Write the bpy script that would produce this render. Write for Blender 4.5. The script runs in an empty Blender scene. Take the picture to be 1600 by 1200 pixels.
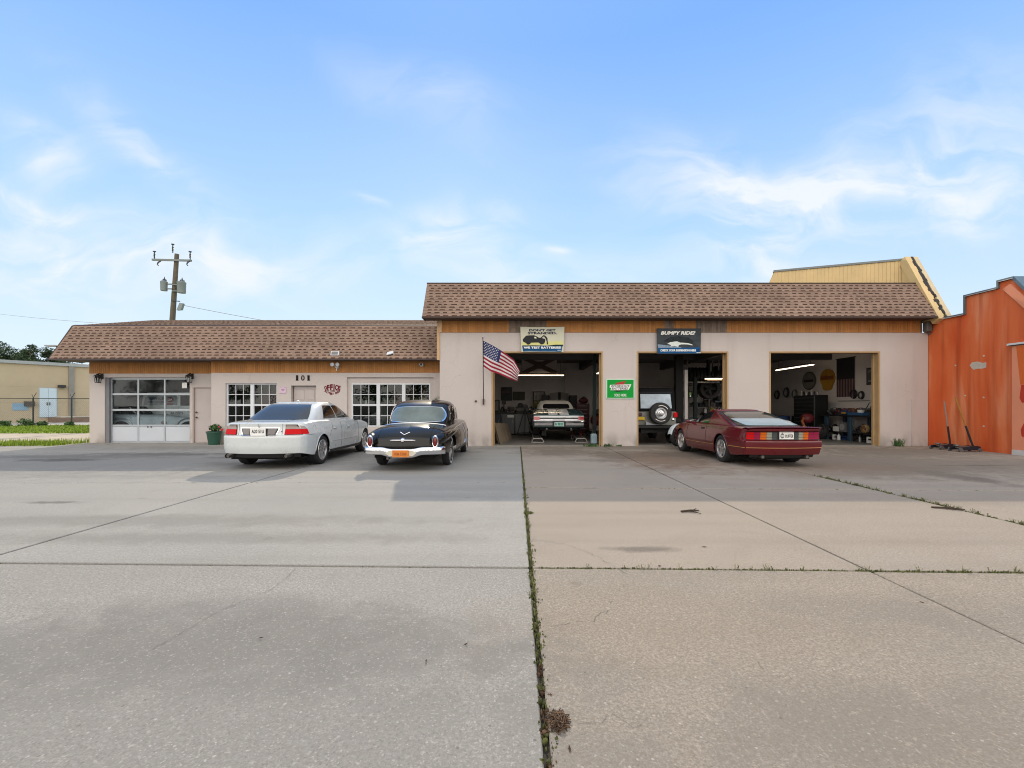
import bpy, math, random
import numpy as np
from mathutils import Vector, Matrix
random.seed(7)
R = math.radians
SC = bpy.context.scene

# ------------------------------------------------------------------ camera
cam_d = bpy.data.cameras.new("camera")
cam = bpy.data.objects.new("camera", cam_d)
SC.collection.objects.link(cam)
SC.camera = cam
cam.location = (0.0, 0.0, 1.34)
cam.rotation_euler = (R(90), 0, 0)
cam_d.sensor_width = 36.0
cam_d.lens = 16.0
cam_d.shift_x = -0.005
cam_d.shift_y = 0.02125
cam_d.clip_start = 0.05
cam_d.clip_end = 3000

# ------------------------------------------------------------------ sky, sun, exposure
SUN_EL, SUN_AZ = R(31.1), R(-8.1)          # low sun behind the shop, a little to the left
w = bpy.data.worlds.new("World"); SC.world = w; w.use_nodes = True
nt = w.node_tree; nt.nodes.clear()
def wn(t, **k):
    n = nt.nodes.new(t)
    for a, b in k.items(): setattr(n, a, b)
    return n
wout = wn('ShaderNodeOutputWorld'); wbg = wn('ShaderNodeBackground')
sky = wn('ShaderNodeTexSky', sky_type='NISHITA', sun_disc=False, sun_elevation=SUN_EL, sun_rotation=SUN_AZ,
         altitude=0, air_density=1.0, dust_density=0.4, ozone_density=2.0)
tc = wn('ShaderNodeTexCoord'); sep = wn('ShaderNodeSeparateXYZ')
nt.links.new(tc.outputs['Generated'], sep.inputs[0])
# the thin summer haze of the photograph: colour by height above the horizon
hz = wn('ShaderNodeValToRGB')
nt.links.new(sep.outputs['Z'], hz.inputs['Fac'])
e = hz.color_ramp.elements
SKY_K = 1.0
def setel(i, p, c):
    el = e[i] if i < len(e) else e.new(p)
    el.position = p; el.color = (*[v * SKY_K for v in c], 1)
setel(0, 0.0, (0.80, 0.90, 1.0)); setel(1, 0.13, (0.69, 0.85, 1.0)); setel(2, 0.33, (0.46, 0.71, 1.0))
setel(3, 0.62, (0.225, 0.47, 1.0)); setel(4, 0.74, (0.25, 0.49, 0.97)); setel(5, 0.90, (0.62, 0.69, 0.78)); setel(6, 1.0, (0.70, 0.74, 0.78))
hzs = wn('ShaderNodeVectorMath', operation='SCALE'); hzs.inputs['Scale'].default_value = 9.0
nt.links.new(hz.outputs['Color'], hzs.inputs[0])
mixs = wn('ShaderNodeMix', data_type='RGBA'); mixs.inputs['Factor'].default_value = 0.9
nt.links.new(sky.outputs[0], mixs.inputs['A']); nt.links.new(hzs.outputs[0], mixs.inputs['B'])
# cirrus: wisps at fixed bearings and heights in the northern sky (u = east/north, v = up/north), torn by noise
dx = wn('ShaderNodeMath', operation='DIVIDE'); dy = wn('ShaderNodeMath', operation='DIVIDE')
mxy = wn('ShaderNodeMath', operation='MAXIMUM'); mxy.inputs[1].default_value = 0.02
nt.links.new(sep.outputs['Y'], mxy.inputs[0])
nt.links.new(sep.outputs['X'], dx.inputs[0]); nt.links.new(mxy.outputs[0], dx.inputs[1])
nt.links.new(sep.outputs['Z'], dy.inputs[0]); nt.links.new(mxy.outputs[0], dy.inputs[1])
cmb = wn('ShaderNodeCombineXYZ'); nt.links.new(dx.outputs[0], cmb.inputs[0]); nt.links.new(dy.outputs[0], cmb.inputs[1])
WISPS = [(-1.05, .575, .10, .05, -20, .62), (-.80, .56, .20, .045, -42, .42), (-1.06, .46, .16, .022, -14, .60), (-.95, .36, .42, .07, -6, .40), (-.20, .68, .16, .05, -25, .24),
         (-.13, .40, .13, .05, 12, .50), (-.09, .32, .14, .05, -10, .46), (.42, .49, .18, .075, -14, .62), (.70, .47, .26, .06, 10, .66), (.50, .35, .15, .06, -22, .60), (.98, .56, .26, .14, 16, .34),
         (1.0, .42, .22, .06, 8, .5), (-.36, .432, .035, .010, -10, .5), (.10, .33, .03, .010, 0, .5), (-.72, .30, .3, .05, 0, .36), (.25, .28, .4, .04, 0, .22), (-.95, .28, .3, .05, 0, .35)]
acc = None
def wmath(op, a, b=None):
    n = wn('ShaderNodeMath', operation=op)
    for i_, q in enumerate((a, b)):
        if q is None: continue
        if isinstance(q, (int, float)): n.inputs[i_].default_value = q
        else: nt.links.new(q, n.inputs[i_])
    return n.outputs[0]
wrp = wn('ShaderNodeTexNoise'); wrp.inputs['Scale'].default_value = 3.2; wrp.inputs['Detail'].default_value = 4
nt.links.new(cmb.outputs[0], wrp.inputs['Vector'])
wsub = wn('ShaderNodeVectorMath', operation='SUBTRACT'); wsub.inputs[1].default_value = (.5, .5, .5); nt.links.new(wrp.outputs['Color'], wsub.inputs[0])
wsc = wn('ShaderNodeVectorMath', operation='MULTIPLY'); wsc.inputs[1].default_value = (.30, .20, 0); nt.links.new(wsub.outputs[0], wsc.inputs[0])
wad = wn('ShaderNodeVectorMath', operation='ADD'); nt.links.new(cmb.outputs[0], wad.inputs[0]); nt.links.new(wsc.outputs[0], wad.inputs[1])
for u0, v0, a_, b_, ang, k_ in WISPS:
    m_ = wn('ShaderNodeMapping', vector_type='TEXTURE'); m_.inputs['Location'].default_value = (u0, v0, 0); m_.inputs['Rotation'].default_value = (0, 0, R(ang)); m_.inputs['Scale'].default_value = (a_, b_, 1)
    nt.links.new(wad.outputs[0], m_.inputs[0])
    l_ = wn('ShaderNodeVectorMath', operation='LENGTH'); nt.links.new(m_.outputs[0], l_.inputs[0])
    g_ = wmath('MULTIPLY', wmath('POWER', 2.718, wmath('MULTIPLY', wmath('MULTIPLY', l_.outputs['Value'], l_.outputs['Value']), -.8)), k_)
    g_ = wmath('MULTIPLY', g_, 1.02); acc = g_ if acc is None else wmath('ADD', acc, g_)
mp = wn('ShaderNodeMapping'); mp.inputs['Rotation'].default_value = (0, 0, R(-12)); mp.inputs['Scale'].default_value = (3.0, 8.0, 1.0)
nt.links.new(wad.outputs[0], mp.inputs[0])
cn = wn('ShaderNodeTexNoise'); cn.inputs['Scale'].default_value = 1.3; cn.inputs['Detail'].default_value = 7
cn.inputs['Roughness'].default_value = 0.55; cn.inputs['Distortion'].default_value = 0.6
nt.links.new(mp.outputs[0], cn.inputs['Vector'])
cr = wn('ShaderNodeMapRange'); cr.interpolation_type = 'SMOOTHSTEP'
for k_, v_ in zip(('From Min', 'From Max', 'To Min', 'To Max'), (.30, .70, .08, 1.3)): cr.inputs[k_].default_value = v_
nt.links.new(cn.outputs['Fac'], cr.inputs['Value'])
cfac = wmath('MINIMUM', wmath('MULTIPLY', acc, cr.outputs[0]), .85)
mixc = wn('ShaderNodeMix', data_type='RGBA')
nt.links.new(cfac, mixc.inputs['Factor'])
nt.links.new(mixs.outputs['Result'], mixc.inputs['A'])
mixc.inputs['B'].default_value = (8.1, 8.3, 8.6, 1)
# bright white haze added to the sky behind the viewer, filling the shaded walls
bk = wn('ShaderNodeMapRange'); bk.interpolation_type = 'SMOOTHSTEP'
for k_, v_ in zip(('From Min', 'From Max', 'To Min', 'To Max'), (0.08, -0.50, 0.0, 1.0)): bk.inputs[k_].default_value = v_
nt.links.new(sep.outputs['Y'], bk.inputs['Value'])
mixb = wn('ShaderNodeMix', data_type='RGBA'); mixb.inputs['B'].default_value = (17.2, 16.1, 14.8, 1)
nt.links.new(bk.outputs[0], mixb.inputs['Factor']); nt.links.new(mixc.outputs['Result'], mixb.inputs['A'])
wbg.inputs['Strength'].default_value = 0.10
nt.links.new(mixb.outputs['Result'], wbg.inputs['Color']); nt.links.new(wbg.outputs[0], wout.inputs[0])

sl = bpy.data.lights.new("sun", 'SUN'); sl.energy = 3.0; sl.angle = R(0.5); sl.color = (1.0, 0.86, 0.64)
so = bpy.data.objects.new("sun", sl); SC.collection.objects.link(so)
so.location = (-5, 40, 30)
so.rotation_euler = Vector((0.233, -1.64, -1.0)).to_track_quat('-Z', 'Y').to_euler()
SC.view_settings.view_transform = 'Standard'; SC.view_settings.look = 'None'
SC.view_settings.gamma = 1.0; SC.view_settings.exposure = 0.25
SC.cycles.max_bounces = 8; SC.cycles.transparent_max_bounces = 12
SC.cycles.sample_clamp_indirect = 4.0
SC.cycles.filter_width = 1.05

# ------------------------------------------------------------------ helpers
F, CX, HY, CH = 711.0, 808.0, 634.0, 1.34
def sc_(Y): return F / Y
def PX(px, Y): return (px - CX) / F * Y          # metres right of the camera axis at depth Y
def PZ(py, Y): return CH - (py - HY) / F * Y

def tag(o, label=None, cat=None, group=None, kind=None):
    if label: o['label'] = label
    if cat: o['category'] = cat
    if group: o['group'] = group
    if kind: o['kind'] = kind
    return o
def thing(name, label, cat, loc=(0, 0, 0), rz=0, group=None):
    o = bpy.data.objects.new(name, None); SC.collection.objects.link(o)
    o.empty_display_size = 0.2
    o.location = loc; o.rotation_euler = (0, 0, rz)
    return tag(o, label, cat, group)
def kids(o): return [c for c in bpy.data.objects if c.parent == o]
def dup(o, parent=None):
    c = o.copy(); SC.collection.objects.link(c); c.parent = parent
    for k in kids(o): dup(k, c)
    return c

class MB:
    def __init__(s): s.v = []; s.f = []; s.t = []; s.mi = []; s.cur = 0; s.tone = 0.5
    def pt(s, p): s.v.append(tuple(p)); return len(s.v) - 1
    def face(s, idx, tone=None):
        s.f.append(tuple(idx)); s.t.append(s.tone if tone is None else tone); s.mi.append(s.cur)
    def quad(s, a, b, c, d, tone=None):
        i = [s.pt(p) for p in (a, b, c, d)]; s.face(i, tone)
    def poly(s, pts, tone=None): s.face([s.pt(p) for p in pts], tone)
    def box(s, x0, x1, y0, y1, z0, z1, tone=None):
        b = len(s.v)
        for z in (z0, z1):
            for p in ((x0, y0), (x1, y0), (x1, y1), (x0, y1)): s.v.append((*p, z))
        for q in ((0, 3, 2, 1), (4, 5, 6, 7), (0, 1, 5, 4), (1, 2, 6, 5), (2, 3, 7, 6), (3, 0, 4, 7)):
            s.face([b + i for i in q], tone)
    def rbox(s, x0, x1, y0, y1, z0, z1, r=0.02, tone=None):
        """box with chamfered vertical and horizontal edges"""
        r = min(r, (x1 - x0) * .45, (y1 - y0) * .45, (z1 - z0) * .45)
        rings = []
        for z, ins in ((z0, r), (z0 + r, 0), (z1 - r, 0), (z1, r)):
            a0, a1, b0, b1 = x0 + ins, x1 - ins, y0 + ins, y1 - ins
            c = r * .7
            ring = [(a0 + c, b0, z), (a1 - c, b0, z), (a1, b0 + c, z), (a1, b1 - c, z), (a1 - c, b1, z), (a0 + c, b1, z), (a0, b1 - c, z), (a0, b0 + c, z)]
            rings.append([s.pt(p) for p in ring])
        for A, B in zip(rings, rings[1:]):
            for i in range(8): s.face((A[i], A[(i + 1) % 8], B[(i + 1) % 8], B[i]), tone)
        s.face(rings[0][::-1], tone); s.face(rings[-1], tone)
    def obox(s, c, ax, ay, az, tone=None):
        """oriented box: centre and three half-axis vectors"""
        c, ax, ay, az = map(Vector, (c, ax, ay, az)); b = len(s.v)
        for k in (-1, 1):
            for i, j in ((-1, -1), (1, -1), (1, 1), (-1, 1)): s.v.append(tuple(c + ax * i + ay * j + az * k))
        for q in ((0, 3, 2, 1), (4, 5, 6, 7), (0, 1, 5, 4), (1, 2, 6, 5), (2, 3, 7, 6), (3, 0, 4, 7)):
            s.face([b + i for i in q], tone)
    def tube(s, pts, r, n=8, cap=True, tone=None):
        pts = [Vector(p) for p in pts]; rs = r if isinstance(r, (list, tuple)) else [r] * len(pts)
        rings = []; up = None
        for i, p in enumerate(pts):
            d = (pts[min(i + 1, len(pts) - 1)] - pts[max(i - 1, 0)])
            if d.length < 1e-9: d = Vector((0, 0, 1))
            d.normalize()
            if up is None:
                up = Vector((0, 0, 1)) if abs(d.z) < .9 else Vector((1, 0, 0))
            a = d.cross(up)
            if a.length < 1e-6: a = d.cross(Vector((0, 1, 0)))
            a.normalize(); b = a.cross(d); up = b
            rings.append([s.pt(p + (a * math.cos(t) + b * math.sin(t)) * rs[i]) for t in [2 * math.pi * k / n for k in range(n)]])
        for A, B in zip(rings, rings[1:]):
            for i in range(n): s.face((A[i], A[(i + 1) % n], B[(i + 1) % n], B[i]), tone)
        if cap: s.face(rings[0][::-1], tone); s.face(rings[-1], tone)
    def lathe(s, prof, c=(0, 0, 0), axis='z', n=24, a0=0, a1=2 * math.pi, tone=None):
        """prof: list of (radius, height)"""
        full = abs(a1 - a0 - 2 * math.pi) < 1e-6; m = n if full else n + 1; rings = []
        for k in range(m):
            t = a0 + (a1 - a0) * k / n; row = []
            for r_, h in prof:
                u, v_ = r_ * math.cos(t), r_ * math.sin(t)
                p = {'z': (u, v_, h), 'x': (h, u, v_), 'y': (v_, h, u)}[axis]
                row.append(s.pt((p[0] + c[0], p[1] + c[1], p[2] + c[2])))
            rings.append(row)
        for k in range(n if full else n):
            A, B = rings[k], rings[(k + 1) % m]
            for i in range(len(prof) - 1): s.face((A[i], B[i], B[i + 1], A[i + 1]), tone)
    def prism(s, poly, d0, d1, plane='xz', tone=None):
        """extrude a 2D polygon; plane xz: (x,z) with y d0..d1; yz: (y,z) with x; xy: (x,y) with z"""
        def P(p, d): return {'xz': (p[0], d, p[1]), 'yz': (d, p[0], p[1]), 'xy': (p[0], p[1], d)}[plane]
        A = [s.pt(P(p, d0)) for p in poly]; B = [s.pt(P(p, d1)) for p in poly]; n = len(poly)
        s.face(A, tone); s.face(B[::-1], tone)
        for i in range(n): s.face((A[i], B[i], B[(i + 1) % n], A[(i + 1) % n]), tone)
    def ball(s, c, r, n=8, m=6, sq=(1, 1, 1), jit=0, tone=None):
        rows = []
        for i in range(m + 1):
            a = math.pi * i / m - math.pi / 2; row = []
            for k in range(n):
                t = 2 * math.pi * k / n; q = 1 + random.uniform(-jit, jit)
                row.append(s.pt((c[0] + r * q * sq[0] * math.cos(a) * math.cos(t), c[1] + r * q * sq[1] * math.cos(a) * math.sin(t), c[2] + r * q * sq[2] * math.sin(a))))
            rows.append(row)
        for A, B in zip(rows, rows[1:]):
            for k in range(n): s.face((A[k], A[(k + 1) % n], B[(k + 1) % n], B[k]), tone)
    def grid(s, fn, nu, nv, tone=None, wrap=False):
        rows = [[s.pt(fn(u / nu, v / nv)) for u in range(nu + 1)] for v in range(nv + 1)]
        for A, B in zip(rows, rows[1:]):
            for u in range(nu): s.face((A[u], A[u + 1], B[u + 1], B[u]), tone)
        return rows
    def build(s, name, mat, parent=None, local=False, smooth=0, bevel=0, fix=False):
        me = bpy.data.meshes.new(name)
        off = (0, 0, 0)
        if parent is not None and not local:
            q = parent
            off = Vector((0, 0, 0))
            while q is not None: off = off + q.location; q = q.parent
        vv = [(a - off[0], b - off[1], c - off[2]) for a, b, c in s.v]
        me.from_pydata(vv, [], s.f)
        mats = mat if isinstance(mat, (list, tuple)) else [mat]
        for m_ in mats: me.materials.append(m_)
        at = me.attributes.new('tone', 'FLOAT', 'FACE'); at.data.foreach_set('value', s.t)
        if len(mats) > 1: me.polygons.foreach_set('material_index', s.mi)
        me.update()
        if fix or smooth:
            import bmesh
            bm = bmesh.new(); bm.from_mesh(me)
            bmesh.ops.remove_doubles(bm, verts=bm.verts, dist=1e-5)
            if fix: bmesh.ops.recalc_face_normals(bm, faces=bm.faces)
            bm.to_mesh(me); bm.free()
        if smooth:
            me.polygons.foreach_set('use_smooth', [True] * len(me.polygons))
            me.set_sharp_from_angle(angle=R(smooth))
        o = bpy.data.objects.new(name, me); SC.collection.objects.link(o)
        if parent is not None: o.parent = parent
        if bevel:
            b = o.modifiers.new('bevel', 'BEVEL'); b.width = bevel; b.segments = 2; b.limit_method = 'ANGLE'; b.angle_limit = R(40)
        return o

# ------------------------------------------------------------------ materials
MATS = {}
def newmat(name):
    m = bpy.data.materials.new(name); m.use_nodes = True
    return m, m.node_tree, m.node_tree.nodes['Principled BSDF']
def M(name, col, rough=0.6, metal=0.0, var=0.12, scale=3.0, bump=0.0, bscale=40.0, coat=0.0, tone=0.0, emit=0.0, spec=0.5, rvar=0.1, detail=5, obj=True):
    if name in MATS: return MATS[name]
    if name.startswith(('print_', 'banner_', 'sign_', 'black_numeral', 'maroon_let', 'emblem_red', 'matte_', 'ink_')): spec, rough, rvar = .12, .85, .05
    m, t, b = newmat(name); L = t.links.new; N = t.nodes.new
    g = N('ShaderNodeTexCoord'); src = g.outputs['Object']
    b.inputs['Metallic'].default_value = metal; b.inputs['Roughness'].default_value = rough
    b.inputs['Coat Weight'].default_value = coat; b.inputs['Coat Roughness'].default_value = 0.04
    b.inputs['Specular IOR Level'].default_value = spec
    n = N('ShaderNodeTexNoise'); n.inputs['Scale'].default_value = scale; n.inputs['Detail'].default_value = detail
    n.inputs['Roughness'].default_value = 0.6
    L(src, n.inputs['Vector'])
    mr = N('ShaderNodeMapRange'); mr.inputs['From Min'].default_value = 0.25; mr.inputs['From Max'].default_value = 0.75
    mr.inputs['To Min'].default_value = 1 - var; mr.inputs['To Max'].default_value = 1 + var
    L(n.outputs['Fac'], mr.inputs['Value']); fac = mr.outputs[0]
    if tone:
        at = N('ShaderNodeAttribute'); at.attribute_name = 'tone'
        m2 = N('ShaderNodeMapRange'); m2.inputs['To Min'].default_value = 1 - tone; m2.inputs['To Max'].default_value = 1 + tone
        L(at.outputs['Fac'], m2.inputs['Value'])
        mu = N('ShaderNodeMath'); mu.operation = 'MULTIPLY'; L(fac, mu.inputs[0]); L(m2.outputs[0], mu.inputs[1]); fac = mu.outputs[0]
    vs = N('ShaderNodeVectorMath'); vs.operation = 'SCALE'; vs.inputs[0].default_value = col[:3]
    L(fac, vs.inputs['Scale']); L(vs.outputs[0], b.inputs['Base Color'])
    if rvar:
        mr2 = N('ShaderNodeMapRange'); mr2.inputs['To Min'].default_value = max(0.02, rough - rvar); mr2.inputs['To Max'].default_value = min(1, rough + rvar)
        L(n.outputs['Fac'], mr2.inputs['Value']); L(mr2.outputs[0], b.inputs['Roughness'])
    if bump:
        n2 = N('ShaderNodeTexNoise'); n2.inputs['Scale'].default_value = bscale; n2.inputs['Detail'].default_value = 4
        L(src, n2.inputs['Vector'])
        bp = N('ShaderNodeBump'); bp.inputs['Strength'].default_value = bump; bp.inputs['Distance'].default_value = 0.02
        L(n2.outputs['Fac'], bp.inputs['Height']); L(bp.outputs[0], b.inputs['Normal'])
    if emit:
        b.inputs['Emission Color'].default_value = (*col[:3], 1); b.inputs['Emission Strength'].default_value = emit
    MATS[name] = m
    return m
def glass_mat(name, tint=(0.6, 0.66, 0.66), refl=1.0, rough=0.02, ior=1.5):
    if name in MATS: return MATS[name]
    m, t, b = newmat(name); t.nodes.remove(b); N = t.nodes.new; L = t.links.new
    out = t.nodes['Material Output']; fr = N('ShaderNodeFresnel'); fr.inputs['IOR'].default_value = ior
    tr = N('ShaderNodeBsdfTransparent'); tr.inputs[0].default_value = (*tint, 1)
    gl = N('ShaderNodeBsdfGlossy'); gl.inputs['Roughness'].default_value = rough; gl.inputs['Color'].default_value = (refl, refl, refl, 1)
    mx = N('ShaderNodeMixShader'); L(fr.outputs[0], mx.inputs[0]); L(tr.outputs[0], mx.inputs[1]); L(gl.outputs[0], mx.inputs[2])
    L(mx.outputs[0], out.inputs[0]); MATS[name] = m
    return m

def text_mb(txt, w=None, h=None, bold=0.0, shear=0.0, depth=0.004):
    """lettering as flat solid; returned as verts in x (0..w) and z (0..h), front at y=0 facing -y"""
    cu = bpy.data.curves.new('lettering', 'FONT'); cu.body = txt; cu.size = 1; cu.offset = bold; cu.shear = shear
    cu.extrude = 0.02; cu.resolution_u = 3
    ob = bpy.data.objects.new('lettering', cu); SC.collection.objects.link(ob)
    bpy.context.view_layer.update()
    dg = bpy.context.evaluated_depsgraph_get()
    me = bpy.data.meshes.new_from_object(ob.evaluated_get(dg), depsgraph=dg)
    bpy.data.objects.remove(ob); bpy.data.curves.remove(cu)
    vs = [tuple(v.co) for v in me.vertices]; fs = [tuple(p.vertices) for p in me.polygons]
    bpy.data.meshes.remove(me)
    x0 = min(v[0] for v in vs); x1 = max(v[0] for v in vs); y0 = min(v[1] for v in vs); y1 = max(v[1] for v in vs)
    sy = (h / (y1 - y0)) if h else None; sx = (w / (x1 - x0)) if w else sy
    if sy is None: sy = sx
    mb = MB()
    mb.v = [((v[0] - x0) * sx, (0 if v[2] > 0 else depth), (v[1] - y0) * sy) for v in vs]
    mb.f = fs; mb.t = [0.5] * len(fs); mb.mi = [0] * len(fs)
    return mb
def put(mb, src, M4):
    b = len(mb.v)
    mb.v += [tuple(M4 @ Vector(v)) for v in src.v]
    mb.f += [tuple(i + b for i in f) for f in src.f]; mb.t += src.t; mb.mi += [mb.cur] * len(src.f)
def lettering(txt, x, y, z, w, h, mat, parent, name='lettering', bold=0.0, shear=0.0, local=False, depth=0.004):
    """centred at x, base z, front face at y (facing -y)"""
    mb = text_mb(txt, w, h, bold, shear, depth); mb.v = [(a + x - w / 2, b + y, c + z) for a, b, c in mb.v]
    return mb.build(name, mat, parent, local=local)
def pchip(tbl):
    xs = np.array([p[0] for p in tbl], float); ys = np.array([p[1] for p in tbl], float)
    h = np.diff(xs); d = np.diff(ys) / h; m = np.zeros(len(xs)); m[0] = d[0]; m[-1] = d[-1]
    for i in range(1, len(xs) - 1):
        if d[i - 1] * d[i] > 0:
            w1, w2 = 2 * h[i] + h[i - 1], h[i] + 2 * h[i - 1]; m[i] = (w1 + w2) / (w1 / d[i - 1] + w2 / d[i])
    def f(x):
        x = min(max(x, xs[0]), xs[-1]); i = min(max(int(np.searchsorted(xs, x)) - 1, 0), len(xs) - 2)
        t = (x - xs[i]) / h[i]
        return float((2*t**3-3*t**2+1)*ys[i] + (t**3-2*t**2+t)*h[i]*m[i] + (-2*t**3+3*t**2)*ys[i+1] + (t**3-t**2)*h[i]*m[i+1])
    return f
def lin(tbl):
    xs = [p[0] for p in tbl]; ys = [p[1] for p in tbl]
    return lambda x: float(np.interp(x, xs, ys))
pass
# ================================================================== cars
class Car:
    """body shell lofted along its length; y = 0 at the rear face, forward positive; x right"""
    def __init__(s, name, label, cat, pos, rz, L, plan, prof, zt, zs, zb, wheels, arch, rear, front, bow, paint, cn=3.2, group=None, lift=0.0):
        s.L = L; s.plan = pchip(plan); s.prof = pchip(prof); s.zt = pchip(zt); s.zs = pchip(zs); s.zb = pchip(zb)
        s.wheels = wheels; s.arch = arch; s.rear = pchip(rear); s.front = pchip(front); s.bow = bow; s.cn = cn
        s.lift = lift; s.paint = paint
        s.root = thing(name, label, cat, (pos[0], pos[1] + L / 2, 0), rz, group)
    def B(s, mb, name, mat, parent=None, smooth=35, fix=False, bevel=0):
        mb.v = [(x, y - s.L / 2, z + s.lift) for x, y, z in mb.v]
        return mb.build(name, mat, parent or s.root, local=True, smooth=smooth, fix=fix, bevel=bevel)
    # --- surface
    def defm(s, x, y, z):
        kr = max(0.0, 1 - y / 0.6) ** 1.5; kf = max(0.0, 1 - (s.L - y) / 0.7) ** 1.5
        pw = s.plan(0)
        return (x, y + kr * (s.rear(z) + s.bow * min(1.3, (x / pw) ** 2)) - kf * (s.front(z) + s.bow * 1.5 * min(1.3, (x / s.plan(s.L)) ** 2)), z)
    def bottom(s, y):
        zb = s.zb(y)
        for yc, zc in s.wheels:
            d = abs(y - yc)
            if d < s.arch: zb = max(zb, zc + math.sqrt(max(0, s.arch ** 2 - d * d)))
        return zb
    def side(s, y, z, off=0.0, sgn=1):
        return s.defm(sgn * (s.plan(y) * s.prof(z) + off), y, z)
    def section(s, y, ns=26, nt_=12):
        zb, zs, zt = s.bottom(y), s.zs(y), s.zt(y)
        zb = min(zb, zs - 0.01); P = []
        for i in range(ns + 1):
            z = zb + (zs - zb) * i / ns; P.append((s.plan(y) * s.prof(z), z))
        xs = P[-1][0]
        for j in range(1, nt_ + 1):
            a = math.pi / 2 * j / nt_; ex = 2 / s.cn
            P.append((xs * max(0, math.cos(a)) ** ex if j < nt_ else 0.0, zs + (zt - zs) * math.sin(a) ** ex))
        return P
    def shell(s, name='body'):
        ys = set(np.linspace(0, s.L, 70).round(4)) | {0.02, 0.04, 0.07, s.L - .02, s.L - .05}
        for yc, zc in s.wheels:
            d0 = math.sqrt(max(0.01, s.arch ** 2 - (s.zb(yc) - zc) ** 2))
            ys = {y for y in ys if not (yc - d0 - .03 < y < yc + d0 + .03)}
            a0 = math.acos(min(1, d0 / s.arch))
            sg = 1 if s.zb(yc) >= zc else -1
            for k in range(25):
                a = a0 * sg + (math.pi - 2 * a0 * sg) * k / 24; ys.add(round(yc + s.arch * math.cos(a), 5))
            ys.add(yc - d0 - .012); ys.add(yc + d0 + .012)
        ys = sorted(ys); mb = MB(); rows = []
        for y in ys:
            P = s.section(y)
            full = [(-x, z) for x, z in P] + [(x, z) for x, z in P[-2::-1]]
            rows.append([mb.pt(s.defm(x, y, z)) for x, z in full])
        for A, Bq in zip(rows, rows[1:]):
            for i in range(len(A) - 1): mb.face((A[i], A[i + 1], Bq[i + 1], Bq[i]))
        for y, rev in ((0.0, False), (s.L, True)):
            P = s.section(y); nx = 14; lad = []
            for x, z in P:
                lad.append([mb.pt(s.defm(x * (2 * k / nx - 1), y, z)) for k in range(nx + 1)])
            for A, Bq in zip(lad, lad[1:]):
                for k in range(nx):
                    q = (A[k], A[k + 1], Bq[k + 1], Bq[k]); mb.face(q[::-1] if rev else q)
        o = s.B(mb, name, s.paint, smooth=38); s.bodyo = o
        # dark floor and wheel wells
        u = MB(); wv = max(s.plan(s.L * .5) - 0.27, .3)
        u.box(-wv, wv, .18, s.L - .2, s.zb(s.L / 2) - .02, s.zb(s.L / 2) + .38)
        for yc, zc in s.wheels:
            u.lathe([(.02, -s.plan(yc) + .03), (s.arch + .03, -s.plan(yc) + .04)], (0, yc, zc), 'x', 20) if False else None
        s.B(u, 'underbody', M('matte_black', (.012, .012, .012), .9), smooth=0)
        return o
    def lip(s, r=.012, name='arch_trim', mat=None):
        for sg in (-1, 1):
            for yc, zc in s.wheels:
                pts = []
                for k in range(21):
                    a = math.pi * k / 20; y = yc + s.arch * math.cos(a); z = zc + s.arch * math.sin(a)
                    if z >= s.zb(y) - .01: pts.append(s.side(y, z, 0.0, sg))
                mb = MB(); mb.tube(pts, r, 6); s.B(mb, name, mat or s.paint)
    # --- panels lying on the shell
    def rear_panel(s, quad, off, name, mat, parent=None, nu=10, nv=6, rnd=0.0, depth=.03, tone=None):
        """quad: (x,z) corners bl, br, tr, tl on the rear face"""
        mb = MB(); s._rp(mb, quad, off, nu, nv, rnd, depth)
        return s.B(mb, name, mat, parent)
    def _rp(s, mb, quad, off, nu=10, nv=6, rnd=0.0, depth=.03):
        bl, br, tr, tl = quad
        def f(u, v):
            if rnd:   # squircle-like corner rounding
                a, b = 2 * u - 1, 2 * v - 1
                a2 = a * math.sqrt(max(0, 1 - rnd * b * b * .5)); b2 = b * math.sqrt(max(0, 1 - rnd * a * a * .5)); u, v = (a2 + 1) / 2, (b2 + 1) / 2
            x = (bl[0] * (1 - u) + br[0] * u) * (1 - v) + (tl[0] * (1 - u) + tr[0] * u) * v
            z = (bl[1] * (1 - u) + br[1] * u) * (1 - v) + (tl[1] * (1 - u) + tr[1] * u) * v
            return x, z
        def P(u, v, o_):
            x, z = f(u, v); p = s.defm(x, 0.0, z); return (p[0], p[1] - o_, p[2])
        rows = mb.grid(lambda u, v: P(u, v, off), nu, nv)
        edge = [(u / nu, 0) for u in range(nu + 1)] + [(1, v / nv) for v in range(1, nv + 1)] + [(u / nu, 1) for u in range(nu - 1, -1, -1)] + [(0, v / nv) for v in range(nv - 1, -1, -1)]
        A = [mb.pt(P(u, v, off)) for u, v in edge]; Bq = [mb.pt(P(u, v, off - depth)) for u, v in edge]
        for i in range(len(edge) - 1): mb.face((A[i], Bq[i], Bq[i + 1], A[i + 1]))
    def side_panel(s, quad, off, name, mat, sg=1, parent=None, nu=10, nv=6, rnd=0.0, depth=.02):
        """quad: (y,z) corners on the side"""
        mb = MB(); bl, br, tr, tl = quad
        def P(u, v, o_):
            if rnd:
                a, b = 2 * u - 1, 2 * v - 1
                a2 = a * math.sqrt(max(0, 1 - rnd * b * b * .5)); b2 = b * math.sqrt(max(0, 1 - rnd * a * a * .5)); u, v = (a2 + 1) / 2, (b2 + 1) / 2
            y = (bl[0] * (1 - u) + br[0] * u) * (1 - v) + (tl[0] * (1 - u) + tr[0] * u) * v
            z = (bl[1] * (1 - u) + br[1] * u) * (1 - v) + (tl[1] * (1 - u) + tr[1] * u) * v
            return s.side(y, z, o_, sg)
        mb.grid(lambda u, v: P(u, v, off), nu, nv)
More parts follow.
